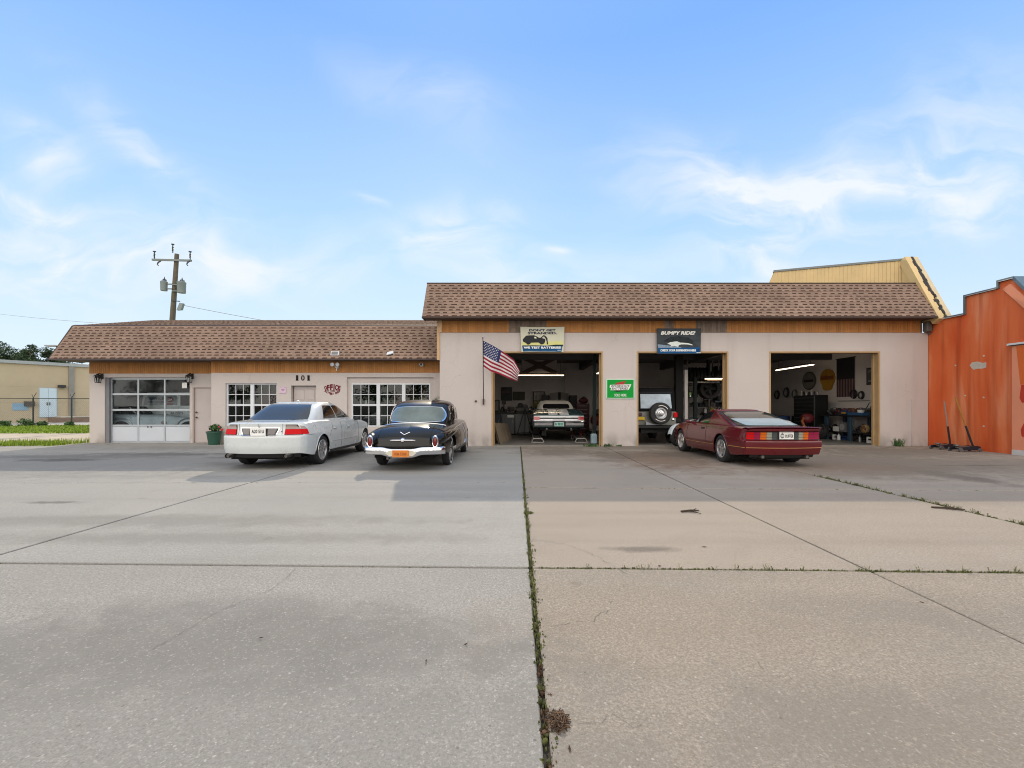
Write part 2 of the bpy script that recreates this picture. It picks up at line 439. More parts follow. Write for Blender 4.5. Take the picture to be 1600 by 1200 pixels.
        edge = [(u / nu, 0) for u in range(nu + 1)] + [(1, v / nv) for v in range(1, nv + 1)] + [(u / nu, 1) for u in range(nu - 1, -1, -1)] + [(0, v / nv) for v in range(nv - 1, -1, -1)]
        A = [mb.pt(P(u, v, off)) for u, v in edge]; Bq = [mb.pt(P(u, v, off - depth)) for u, v in edge]
        for i in range(len(edge) - 1): mb.face((A[i], Bq[i], Bq[i + 1], A[i + 1]))
        return s.B(mb, name, mat, parent)
    def side_line(s, pts, r, name, mat, sg=1, parent=None, off=0.0, n=6):
        q = [(pts[i][0] + (pts[i+1][0]-pts[i][0])*k/8, pts[i][1] + (pts[i+1][1]-pts[i][1])*k/8) for i in range(len(pts)-1) for k in range(8)] + [pts[-1]]
        mb = MB(); mb.tube([s.side(y, z, off, sg) for y, z in q], r, n); return s.B(mb, name, mat, parent)
    def deck(s, x, y):
        """point on the upper crown at given x,y"""
        zs, zt = s.zs(y), s.zt(y); xs = s.plan(y) * s.prof(zs)
        q = min(.999, abs(x) / xs); z = zs + (zt - zs) * (1 - q ** s.cn) ** (1 / s.cn)
        return s.defm(x, y, z)
    def deck_line(s, pts, r, name, mat, parent=None):
        mb = MB(); mb.tube([s.deck(x, y) for x, y in pts], r, 6); return s.B(mb, name, mat, parent)
    # --- greenhouse
    def greenhouse(s, z0, z1, yr, yf, w, n=5.5, crown=.03, mat=None, name='roof', curve=1.0):
        s.g = dict(z0=z0, z1=z1, yr=pchip(yr), yf=pchip(yf), w=pchip(w), n=n)
        mb = MB(); rows = []; K = 72; T = 22
        for i in range(T + 1):
            t = 1 - (1 - i / T) ** 1.5; rows.append([mb.pt(s.ring(t, 2 * math.pi * k / K)) for k in range(K)])
        c = s.gc(1.0)
        for q, dz in ((.97, .012), (.9, .022), (.7, .034), (.4, .042), (.1, .045)):
            row = []
            for k in range(K):
                p = s.ring(1.0, 2 * math.pi * k / K)
                row.append(mb.pt((p[0] * q, c + (p[1] - c) * q, z1 + dz * crown / .03)))
            rows.append(row)
        for A, Bq in zip(rows, rows[1:]):
            for k in range(K): mb.face((A[k], A[(k + 1) % K], Bq[(k + 1) % K], Bq[k]))
        mb.face(rows[-1])
        return s.B(mb, name, mat or s.paint, smooth=40)
    def gc(s, t): return (s.g['yr'](t) + s.g['yf'](t)) / 2
    def ring(s, t, th):
        g = s.g; n = g['n']; w = g['w'](t); l = (g['yf'](t) - g['yr'](t)) / 2; c, sn = math.cos(th), math.sin(th)
        return (w * math.copysign(abs(c) ** (2 / n), c), s.gc(t) + l * math.copysign(abs(sn) ** (2 / n), sn), g['z0'] + (g['z1'] - g['z0']) * t)
    def gp(s, face, u, t, off=0.0):
        """point on the greenhouse: face 'r' rear (u = x), 'f' front (u = x), 'R'/'L' side (u = y)"""
        g = s.g; n = g['n']
        def raw(u, t):
            w = g['w'](t); yr, yf = g['yr'](t), g['yf'](t); l = (yf - yr) / 2; c = (yf + yr) / 2; z = g['z0'] + (g['z1'] - g['z0']) * t
            if face in 'rf':
                q = min(.9999, abs(u) / w); d = l * (1 - q ** n) ** (1 / n); return Vector((u, c - d if face == 'r' else c + d, z))
            q = min(.9999, abs(u - c) / l); x = w * (1 - q ** n) ** (1 / n); return Vector((x if face == 'R' else -x, u, z))
        p = raw(u, t); e = .01
        nrm = (raw(u + e, t) - p).cross(raw(u, min(1, t + e)) - raw(u, min(1, t + e) - e))
        if nrm.length < 1e-9: nrm = Vector((0, -1, 0))
        nrm.normalize(); c = Vector((0, s.gc(t), p.z - .2))
        if nrm.dot(p - c) < 0: nrm = -nrm
        return tuple(p + nrm * off)
    def window(s, face, b, tp, t0, t1, off, name, mat, parent=None, rnd=.35, nu=16, nv=8, depth=.012):
        """b=(u0,u1) at the bottom t0, tp=(u0,u1) at the top t1"""
        mb = MB()
        def P(u, v, o_):
            a, c = 2 * u - 1, 2 * v - 1
            a2 = a * math.sqrt(max(0, 1 - rnd * c * c * .5)); c2 = c * math.sqrt(max(0, 1 - rnd * a * a * .5)); u, v = (a2 + 1) / 2, (c2 + 1) / 2
            t = t0 + (t1 - t0) * v
            return s.gp(face, (b[0] * (1 - v) + tp[0] * v) * (1 - u) + (b[1] * (1 - v) + tp[1] * v) * u, t, o_)
        mb.grid(lambda u, v: P(u, v, off), nu, nv)
        edge = [(u / nu, 0) for u in range(nu + 1)] + [(1, v / nv) for v in range(1, nv + 1)] + [(u / nu, 1) for u in range(nu - 1, -1, -1)] + [(0, v / nv) for v in range(nv - 1, -1, -1)]
        A = [mb.pt(P(u, v, off)) for u, v in edge]; Bq = [mb.pt(P(u, v, off - depth)) for u, v in edge]
        for i in range(len(edge) - 1): mb.face((A[i], Bq[i], Bq[i + 1], A[i + 1]))
        return s.B(mb, name, mat, parent)
    # --- wheels
    def add_wheels(s, xs, rt, rr, wd, style, rim_mat, white=False):
        tyre_m = M('tyre_rubber', (.018, .018, .019), .8, var=.2, scale=20)
        for yc, zc in s.wheels:
            for sg in (-1, 1):
                x0 = sg * xs; mb = MB(); h = wd / 2
                prof = [(rr - .01, -h * .75), (rr + .01, -h * .92), (rt * .86, -h), (rt * .965, -h * .86), (rt, -h * .62), (rt, -h * .22), (rt - .008, -h * .2), (rt - .008, -h * .12), (rt, -h * .1),
                        (rt, h * .1), (rt - .008, h * .12), (rt - .008, h * .2), (rt, h * .22), (rt, h * .62), (rt * .965, h * .86), (rt * .86, h), (rr + .01, h * .92), (rr - .01, h * .75)]
                mb.lathe(prof, (x0, yc, rt), 'x', 36)
                wobj = s.B(mb, 'wheel', tyre_m, smooth=40)
                rm = MB(); o = sg * h
                def X(d): return sg * (h * d)
                if style == 'cap':          # chrome full wheel cover
                    rm.lathe([(rr + .012, X(.80)), (rr, X(.93)), (rr * .93, X(.86)), (rr * .8, X(.8)), (rr * .66, X(.98)), (rr * .4, X(1.06)), (rr * .33, X(1.16)), (rr * .15, X(1.22)), (.001, X(1.23))], (x0, yc, rt), 'x', 32)
                elif style == 'steel':
                    rm.lathe([(rr + .012, X(.80)), (rr, X(.93)), (rr * .9, X(.5)), (rr * .7, X(.35)), (rr * .5, X(.6)), (rr * .32, X(.62)), (rr * .28, X(.9)), (.001, X(.92))], (x0, yc, rt), 'x', 32)
                else:
                    ns = int(style)
                    rm.lathe([(rr + .012, X(.78)), (rr, X(.95)), (rr * .9, X(.90)), (rr * .86, X(.55)), (rr * .8, X(-.2))], (x0, yc, rt), 'x', 32)
                    rm.lathe([(rr * .30, X(.55)), (rr * .27, X(.86)), (rr * .15, X(.92)), (.001, X(.93))], (x0, yc, rt), 'x', 20)
                    for k in range(ns):
                        a = 2 * math.pi * k / ns + .3; d = Vector((0, math.cos(a), math.sin(a))); tn = Vector((0, -math.sin(a), math.cos(a)))
                        wsp = rr * (1.35 / ns + .06)
                        b0 = len(rm.v)
                        for rad, ww, xx in ((rr * .2, wsp * .9, .86), (rr * .6, wsp * .75, .72), (rr * .92, wsp * 1.05, .8)):
                            c = Vector((x0, yc, rt)) + d * rad
                            for q in (-1, 1): rm.pt(c + tn * q * ww * .5 + Vector((X(xx), 0, 0)))
                            for q in (-1, 1): rm.pt(c + tn * q * ww * .62 + Vector((X(xx - .35), 0, 0)))
                        for i in (0, 4):
                            A = b0 + i
                            rm.face((A, A + 1, A + 5, A + 4)); rm.face((A, A + 4, A + 6, A + 2)); rm.face((A + 1, A + 3, A + 7, A + 5))
                s.B(rm, 'rim', rim_mat, wobj, smooth=35)
                if style not in ('cap',):
                    bk = MB(); bk.lathe([(rr * .9, X(.0)), (.001, X(.0))], (x0, yc, rt), 'x', 24)
                    s.B(bk, 'brake_disc', M('brake_dark', (.03, .03, .032), .6, .5), wobj)
                if white:
                    wl = MB(); wl.lathe([(rt * .80, X(1.0) + sg * .004), (rt * .865, X(1.0) + sg * .005)], (x0, yc, rt), 'x', 40)
                    s.B(wl, 'whitewall', M('whitewall', (.75, .75, .72), .6), wobj)
    def plate(s, x, z, w_, h_, off, bg, txt, txtcol, frame=None):
        p = s.defm(x, 0, z); mb = MB(); y = p[1] - off
        mb.box(x - w_ / 2, x + w_ / 2, y, y + .006, z, z + h_)
        o = s.B(mb, 'number_plate', bg)
        if txt:
            t = text_mb(txt, w_ * .8, h_ * .5, .012); t.v = [(a + x - w_ * .4, b + y - .004, c + z + h_ * .22) for a, b, c in t.v]
            s.B(t, 'lettering', txtcol, o, smooth=0)
        if frame:
            f = MB(); t_ = .014
            for q in ((x - w_/2 - t_, x + w_/2 + t_, z - t_, z), (x - w_/2 - t_, x + w_/2 + t_, z + h_, z + h_ + t_), (x - w_/2 - t_, x - w_/2, z, z + h_), (x + w_/2, x + w_/2 + t_, z, z + h_)):
                f.box(q[0], q[1], y - .004, y + .012, q[2], q[3])
            s.B(f, 'plate_frame', frame, o)
        return o
def flat_prof(*a): return list(a)

CHROME = M('chrome', (.82, .83, .85), .08, 1.0, var=.05, scale=8, rvar=.05)
DARKTRIM = M('black_trim', (.015, .015, .016), .45, var=.1)
CARGLASS = glass_mat('car_glass', (.10, .115, .12), 1.0, .015, 1.55)
INTERIOR = M('car_interior', (.035, .033, .032), .9, var=.3, scale=5)
RED_LENS = M('red_lens', (.55, .005, .008), .4, coat=.0, spec=.12, var=.1, scale=30)
CLEAR_LENS = M('clear_lens', (.30, .24, .22), .25, coat=.4, spec=.4, var=.1, scale=30)
PLATE_W = M('plate_white', (.78, .78, .76), .4, var=.05)
INK = M('ink_dark', (.03, .035, .06), .6)

# ------------------------------------------------------------------ white sedan
def white_sedan():
    paint = M('pearl_white_paint', (.60, .635, .64), .28, coat=1.0, var=.03, scale=2, rvar=.06)
    L = 4.92
    c = Car('parked_sedan', 'white four door sedan with dark tinted windows parked left of the black classic car', 'car', (-5.39, 9.45), 0, L,
        plan=[(0, .80), (.06, .84), (.2, .885), (.8, .925), (2.5, .93), (4.0, .915), (4.5, .86), (4.8, .74), (4.92, .62)],
        prof=[(.18, .94), (.32, .975), (.5, 1.0), (.68, 1.0), (.84, .975), (1.0, .92), (1.1, .88)],
        zt=[(0, .955), (.08, .99), (.3, 1.0), (.9, 1.035), (1.5, 1.03), (3.2, 1.0), (3.6, .975), (4.3, .86), (4.7, .76), (4.92, .60)],
        zs=[(0, .90), (.2, .925), (1.2, .945), (3.2, .91), (4.3, .80), (4.7, .69), (4.92, .52)],
        zb=[(0, .34), (.3, .30), (.7, .26), (2, .23), (4.2, .23), (4.92, .26)],
        wheels=[(1.06, .33), (3.97, .33)], arch=.37,
        rear=[(.2, .06), (.34, -.02), (.5, -.05), (.68, -.05), (.715, -.03), (.73, .03), (.8, .05), (.9, .07), (1.0, .06)], front=[(.2, .05), (.5, 0), (.8, .2), (1.0, .4)], bow=.21, paint=paint, cn=4.0)
    c.shell(); c.lip(.008)
    c.greenhouse(.93, 1.405, yr=[(0, .48), (.25, .74), (.6, 1.05), (.9, 1.36), (1, 1.58)], yf=[(0, 3.62), (.5, 3.1), (.9, 2.72), (1, 2.6)], w=[(0, .80), (.2, .785), (.6, .70), (.9, .61), (1, .56)], n=5.5, crown=.03)
    g = MB()
    c.window('r', (-.685, .685), (-.50, .50), .20, .93, .006, 'rear_window', M('tinted_glass', (.035, .04, .045), .06, spec=.55, var=.1, rvar=.02, coat=.2), rnd=.12)
    for f, nm in (('R', 1), ('L', -1)):
        c.window(f, (1.36, 2.12), (1.66, 2.12), .22, .88, .005, 'side_window', CARGLASS_DARK(), rnd=.12)
        c.window(f, (2.16, 3.12), (2.16, 2.62), .22, .88, .005, 'side_window', CARGLASS_DARK(), rnd=.12)
    c.window('f', (-.68, .68), (-.52, .52), .15, .92, .006, 'windscreen', CARGLASS_DARK(), rnd=.12)
    # bumper seams, lid gaps
    seam = M('panel_gap', (.05, .05, .05), .8)
    gz = MB(); gz.tube([c.deck(-.70, .03 + .0)] + [c.deck(x, .035) for x in np.linspace(-.6, .6, 9)] + [c.deck(.70, .03)], .004, 5)
    for sg in (-1, 1):
        c.side_line([(1.62, .93), (1.60, .80), (1.46, .72), (1.44, .62)], .004, 'door_gap', seam, sg)
        c.side_line([(2.15, .96), (2.14, .7), (2.13, .32)], .004, 'door_gap', seam, sg)
        c.side_line([(3.35, .93), (3.38, .7), (3.36, .32)], .004, 'door_gap', seam, sg)
        c.side_line([(.62, .72), (.3, .715), (.10, .718)], .004, 'bumper_gap', seam, sg)
        c.side_line([(1.5, .505), (2.2, .50), (3.5, .50)], .006, 'door_moulding', paint, sg, off=.004)
        for y in (1.72, 2.62):
            h = MB(); p = c.side(y, .80, .018, sg); h.rbox(p[0] - .014, p[0] + .014, y - .09, y + .09, .785, .815, .01); c.B(h, 'door_handle', paint)
        # sill
        c.side_panel(((1.45, .235), (3.55, .235), (3.55, .30), (1.45, .30)), .006, 'sill_trim', DARKTRIM, sg)
        # wrap-round tail lamp: rear piece (red below, clear above) and side piece
        x0, x1 = (.50, .80)
        c.rear_panel(((sg*.503, .73), (sg*.82, .73), (sg*.72, .942), (sg*.515, .942)), .012, 'lamp_housing', DARKTRIM)
        lamp = c.rear_panel(((sg*.515, .738), (sg*.815, .738), (sg*.79, .845), (sg*.515, .845)), .022, 'tail_lamp', RED_LENS)
        c.rear_panel(((sg*.515, .848), (sg*.785, .848), (sg*.70, .925), (sg*.53, .932)), .022, 'clear_lens', CLEAR_LENS, lamp)
        c.side_panel(((.0, .738), (.25, .738), (.17, .842), (.0, .845)), .014, 'side_lens', RED_LENS, sg, lamp)
        c.side_panel(((.0, .848), (.165, .845), (.08, .905), (.0, .915)), .014, 'side_lens', CLEAR_LENS, sg, lamp)
        m_ = MB(); p = c.side(3.18, 1.0, .0, sg); m_.rbox(sg*.95 - .07, sg*.95 + .07, 3.12, 3.2, .95, 1.05, .035); m_.tube([(sg*.82, 3.2, .96), (sg*.93, 3.18, .98)], .02, 6); c.B(m_, 'wing_mirror', DARKTRIM)
        ex = MB(); ex.tube([(sg*.60, -.06, .30), (sg*.60, .25, .30)], .045, 12, cap=False); ex.tube([(sg*.60, -.03, .30), (sg*.60, .2, .30)], .036, 12); c.B(ex, 'exhaust_tip', M('exhaust_steel', (.16, .15, .14), .35, .8))
    # plate recess and chrome surround
    c.rear_panel(((-.36, .712), (.36, .712), (.42, .885), (-.42, .885)), .010, 'plate_surround', CHROME, rnd=.1)
    c.rear_panel(((-.335, .728), (.335, .728), (.395, .868), (-.395, .868)), .016, 'plate_recess', DARKTRIM, rnd=.1)
    pl = c.plate(0, .735, .32, .15, .024, PLATE_W, 'A20 51U', INK)
    orb = MB(); p = c.defm(0, 0, .80); orb.lathe([(.001, p[1] - .0275), (.022, p[1] - .0265)], (0, 0, .805), 'y', 12); c.B(orb, 'orange_emblem', M('orange_print', (.6, .12, .02), .5), pl)
    for sg in (-1, 1): c.rear_panel(((sg*.19, .74), (sg*.32, .74), (sg*.365, .856), (sg*.19, .856)), .021, 'reversing_lamp', M('smoke_lens', (.10, .085, .085), .15, coat=1.0))
    em = MB(); p = c.defm(0, 0, .92); em.box(-.012, .012, p[1] - .022, p[1] + .02, .885, .965); c.B(em, 'boot_emblem', CHROME, bevel=.003)
    for sg in (-1, 1):
        mb = MB(); mb.tube([c.deck(sg*.455, .10 + .9 * q) for q in np.linspace(1, 0, 8)] + [(lambda p: (p[0], p[1] - .002, p[2]))(c.defm(sg*.455, 0, .95 - .22 * q)) for q in np.linspace(0, 1, 6)], .0035, 5); c.B(mb, 'boot_gap', seam)
    fd = MB(); fd.lathe([(.075, .003), (.082, .004)], (0, 0, 0), 'x', 20); fd.v = [(c.side(.75, .83)[0] + .0 + a, .62 + b_, .84 + z) for a, b_, z in fd.v]; c.B(fd, 'fuel_flap', seam)
    an = MB(); an.rbox(-.03, .03, 1.68, 1.80, 1.43, 1.475, .02); c.B(an, 'roof_aerial', paint)
    lk = MB(); p = c.defm(.45, 0, .80); lk.lathe([(.001, p[1] - .02), (.012, p[1] - .015)], (.45, 0, .80), 'y', 10); c.B(lk, 'lock', DARKTRIM)
    va = MB()
    va.grid(lambda u, v: (lambda p: (p[0], p[1] + .01 + .05 * (1 - v), .25 + .10 * v))(c.defm(.78 * (2 * u - 1), 0.02, .30)), 14, 2)
    c.B(va, 'rear_valance', DARKTRIM)
    c.add_wheels(.80, .33, .235, .225, '9', M('alloy_silver', (.62, .62, .63), .25, .9, var=.05))
    return c
def CARGLASS_DARK(): return M('side_glass_dark', (.012, .013, .014), .05, spec=.9, var=.2, rvar=.02, coat=.6)

# ------------------------------------------------------------------ black 1950s sedan
def black_classic():
    paint = M('black_gloss_paint', (.006, .006, .006), .18, coat=.22, spec=.3, var=.15, scale=3, rvar=.06)
    L = 5.0
    c = Car('classic_car', 'black rounded 1950s sedan with chrome bumper and orange number plate parked by the flag', 'car', (-2.31, 9.25), R(-0.6), L,
        plan=[(0, .70), (.05, .76), (.2, .815), (.6, .855), (1.3, .885), (2.6, .89), (3.9, .87), (4.5, .80), (4.85, .66), (5.0, .5)],
        prof=[(.25, .95), (.4, 1.0), (.55, 1.0), (.70, .97), (.80, .93), (.95, .86), (1.05, .82)],
        zt=[(0, .70), (.06, .765), (.2, .83), (.5, .90), (1.0, .955), (1.5, .98), (3.3, 1.0), (3.9, .99), (4.5, .92), (4.85, .78), (5.0, .62)],
        zs=[(0, .62), (.08, .69), (.3, .735), (.8, .765), (1.6, .82), (3.3, .86), (4.2, .88), (4.7, .80), (5.0, .55)],
        zb=[(0, .40), (.5, .34), (1, .30), (3.5, .28), (5, .34)],
        wheels=[(1.13, .335), (4.09, .335)], arch=.37,
        rear=[(.25, .10), (.4, .02), (.5, 0), (.62, .03), (.72, .10), (.84, .22), (.95, .3)], front=[(.2, .05), (.6, 0), (.9, .2)], bow=.13, paint=paint, cn=2.15)
    c.shell()
    c.greenhouse(.90, 1.475, yr=[(0, .98), (.3, 1.22), (.6, 1.42), (.78, 1.58), (.9, 1.78), (.96, 1.98), (1, 2.25)], yf=[(0, 3.45), (.5, 3.15), (.9, 2.8), (1, 2.6)], w=[(0, .755), (.3, .755), (.55, .74), (.75, .70), (.88, .64), (.96, .56), (1, .44)], n=3.2, crown=.012)
    rw = M('rear_glass_green', (.13, .165, .16), .08, spec=.5, var=.3, scale=2.5, rvar=.02, coat=.35)
    fr = c.window('r', (-.69, .69), (-.60, .60), .10, .74, .006, 'rear_window_trim', CHROME, rnd=.45)
    c.window('r', (-.665, .665), (-.57, .57), .135, .71, .014, 'rear_window', rw, rnd=.45)
    for f in 'RL':
        c.window(f, (1.55, 2.28), (1.78, 2.25), .14, .78, .004, 'side_window_trim', CHROME, rnd=.3)
        c.window(f, (1.60, 2.24), (1.82, 2.21), .175, .75, .011, 'side_window', CARGLASS_DARK(), rnd=.3)
        c.window(f, (2.34, 3.1), (2.33, 2.80), .14, .78, .004, 'side_window_trim', CHROME, rnd=.3)
        c.window(f, (2.38, 3.05), (2.37, 2.76), .175, .75, .011, 'side_window', CARGLASS_DARK(), rnd=.3)
    c.window('f', (-.62, .62), (-.52, .52), .12, .80, .006, 'windscreen', CARGLASS_DARK(), rnd=.4)
    # chrome line round the base of the rear glass
    c.deck_line([(x, 1.0 - .18 * (1 - (x / .72) ** 2) + .16) for x in np.linspace(-.70, .70, 17)], .012, 'deck_moulding', CHROME)
    # tail fins: rounded rear fenders that stand proud of the boot
    for sg in (-1, 1):
        fm = MB(); pts, rad = [], []
        for y, z, r_ in ((-.05, .60, .075), (.0, .62, .10), (.15, .65, .115), (.45, .68, .115), (.9, .71, .10), (1.5, .74, .07), (2.1, .78, .03)):
            x = sg * (c.plan(max(0, y)) * c.prof(z) - r_ * .62); pts.append((x, y + .10, z)); rad.append(r_)
        fm.tube(pts, rad, 14); c.B(fm, 'rear_fender', paint, smooth=60)
        lamp = MB(); lx = sg * .665
        lamp.lathe([(.001, -.018), (.045, -.012), (.058, .006), (.058, .05)], (0, 0, 0), 'y', 20)
        lamp.v = [(lx + x * .80, .03 + y + .0, .605 + z * 1.95) for x, y, z in lamp.v]
        bz = MB(); bz.lathe([(.056, -.016), (.066, -.022), (.078, -.006), (.080, .05)], (0, 0, 0), 'y', 24)
        bz.v = [(lx + x * .84, .03 + y, .605 + z * 1.72) for x, y, z in bz.v]
        lo = c.B(lamp, 'tail_lamp', M('dark_red_lens', (.16, .006, .01), .2, coat=.5)); c.B(bz, 'lamp_bezel', CHROME, lo)
        c.side_line([(1.5, .80), (2.2, .835), (3.2, .87), (4.2, .885)], .010, 'belt_moulding', CHROME, sg)
        c.side_line([(2.30, .84), (2.30, .6), (2.26, .34)], .004, 'door_gap', M('gap_black', (.002, .002, .002), .9), sg)
        c.side_line([(3.30, .87), (3.34, .6), (3.30, .34)], .005, 'door_gap', M('gap_black', (.002, .002, .002), .9), sg)
        c.side_line([(2.95, .78), (3.1, .60), (3.15, .45), (3.08, .36)], .014, 'side_moulding', CHROME, sg)
        h = MB(); p = c.side(2.05, .77, .022, sg); h.rbox(p[0] - .012, p[0] + .012, 1.96, 2.14, .758, .782, .01); c.B(h, 'door_handle', CHROME)
        c.side_line([(1.6, .285), (3.6, .285)], .02, 'sill_trim', DARKTRIM, sg)
    # bumper: bowed chrome bar whose middle drops to carry the plate
    bp = MB()
    def bar(u, v):
        x = .86 * (2 * u - 1); q = abs(2 * u - 1)
        dip = .5 + .5 * math.cos(math.pi * min(1, max(0, (q - .22) / .30)))
        top = .505 - .035 * dip; bot = .345 - .055 * dip
        a = v * math.pi; bul = math.sin(a) ** .6 if v not in (0, 1) else 0
        z = top + (bot - top) * (1 - math.cos(a)) / 2
        wrap = max(0, (q - .86) / .14)
        return (x * (1 - .015 * wrap ** 2), -.06 + .20 * q ** 2.4 + .10 * wrap ** 2 - .055 * bul, z)
    bp.grid(bar, 48, 10)
    c.B(bp, 'rear_bumper', CHROME, smooth=60)
    bk = MB(); bk.box(-.62, .62, .06, .2, .33, .48); c.B(bk, 'bumper_bracket', DARKTRIM)
    for sg in (-1, 1):
        gp = MB(); gp.prism([(sg*.17, .325), (sg*.24, .33), (sg*.31, .385), (sg*.24, .44), (sg*.17, .445)], -.118, -.10, 'xz'); c.B(gp, 'plate_light_panel', M('ivory_panel', (.62, .58, .48), .35))
    pl = MB(); pl.box(-.165, .165, -.130, -.122, .308, .448); po = c.B(pl, 'number_plate', M('orange_plate', (.62, .20, .025), .45, var=.15, scale=25))
    t = text_mb('KM 5508', .24, .055, .01); t.v = [(a - .12, b - .134, z + .345) for a, b, z in t.v]; c.B(t, 'lettering', M('plate_ink', (.36, .09, .02), .6), po, smooth=0)
    # chrome V and bar on the boot
    v = MB()
    for sg in (-1, 1):
        v.tube([(sg*.10, *c.deck(sg*.10, .10)[1:]), (0, c.deck(0, .045)[1] - .012, c.deck(0, .045)[2] - .012)], .009, 6)
    c.B(v, 'boot_chevron', CHROME)
    bb = MB(); zc = .635
    bb.tube([(x, c.defm(x, 0, zc)[1] - .014, zc) for x in np.linspace(-.26, .26, 9)], [.006, .014, .015, .016, .018, .016, .015, .014, .006], 8)
    p = c.defm(0, 0, zc); bb.lathe([(.001, -.045), (.026, -.038), (.044, -.02), (.05, .03)], (0, p[1], zc), 'y', 18)
    c.B(bb, 'boot_handle', CHROME, smooth=50)
    lid = []
    for k in range(21):
        a = k / 20; x = -.56 + 1.12 * a; lid.append((x, .05))
    for sg in (-1, 1):
        pts = [c.defm(sg * (.53 + .015 * q), 0, .50 + .22 * q) for q in np.linspace(0, 1, 6)] + [c.deck(sg * (.545 - .02 * q), .06 + .75 * q) for q in np.linspace(0, 1, 8)]
        mb = MB(); mb.tube(pts, .004, 5); c.B(mb, 'boot_gap', M('gap_black', (.002, .002, .002), .9))
    for sg in (-1, 1):
        ex = MB(); ex.tube([(sg*-.3 + .0, .0, .27), (sg*-.3, .5, .27)], .028, 10); 
        if sg == 1: c.B(ex, 'exhaust_pipe', M('exhaust_steel', (.16, .15, .14), .35, .8))
    c.add_wheels(.735, .335, .215, .17, 'cap', CHROME, white=True)
    return c

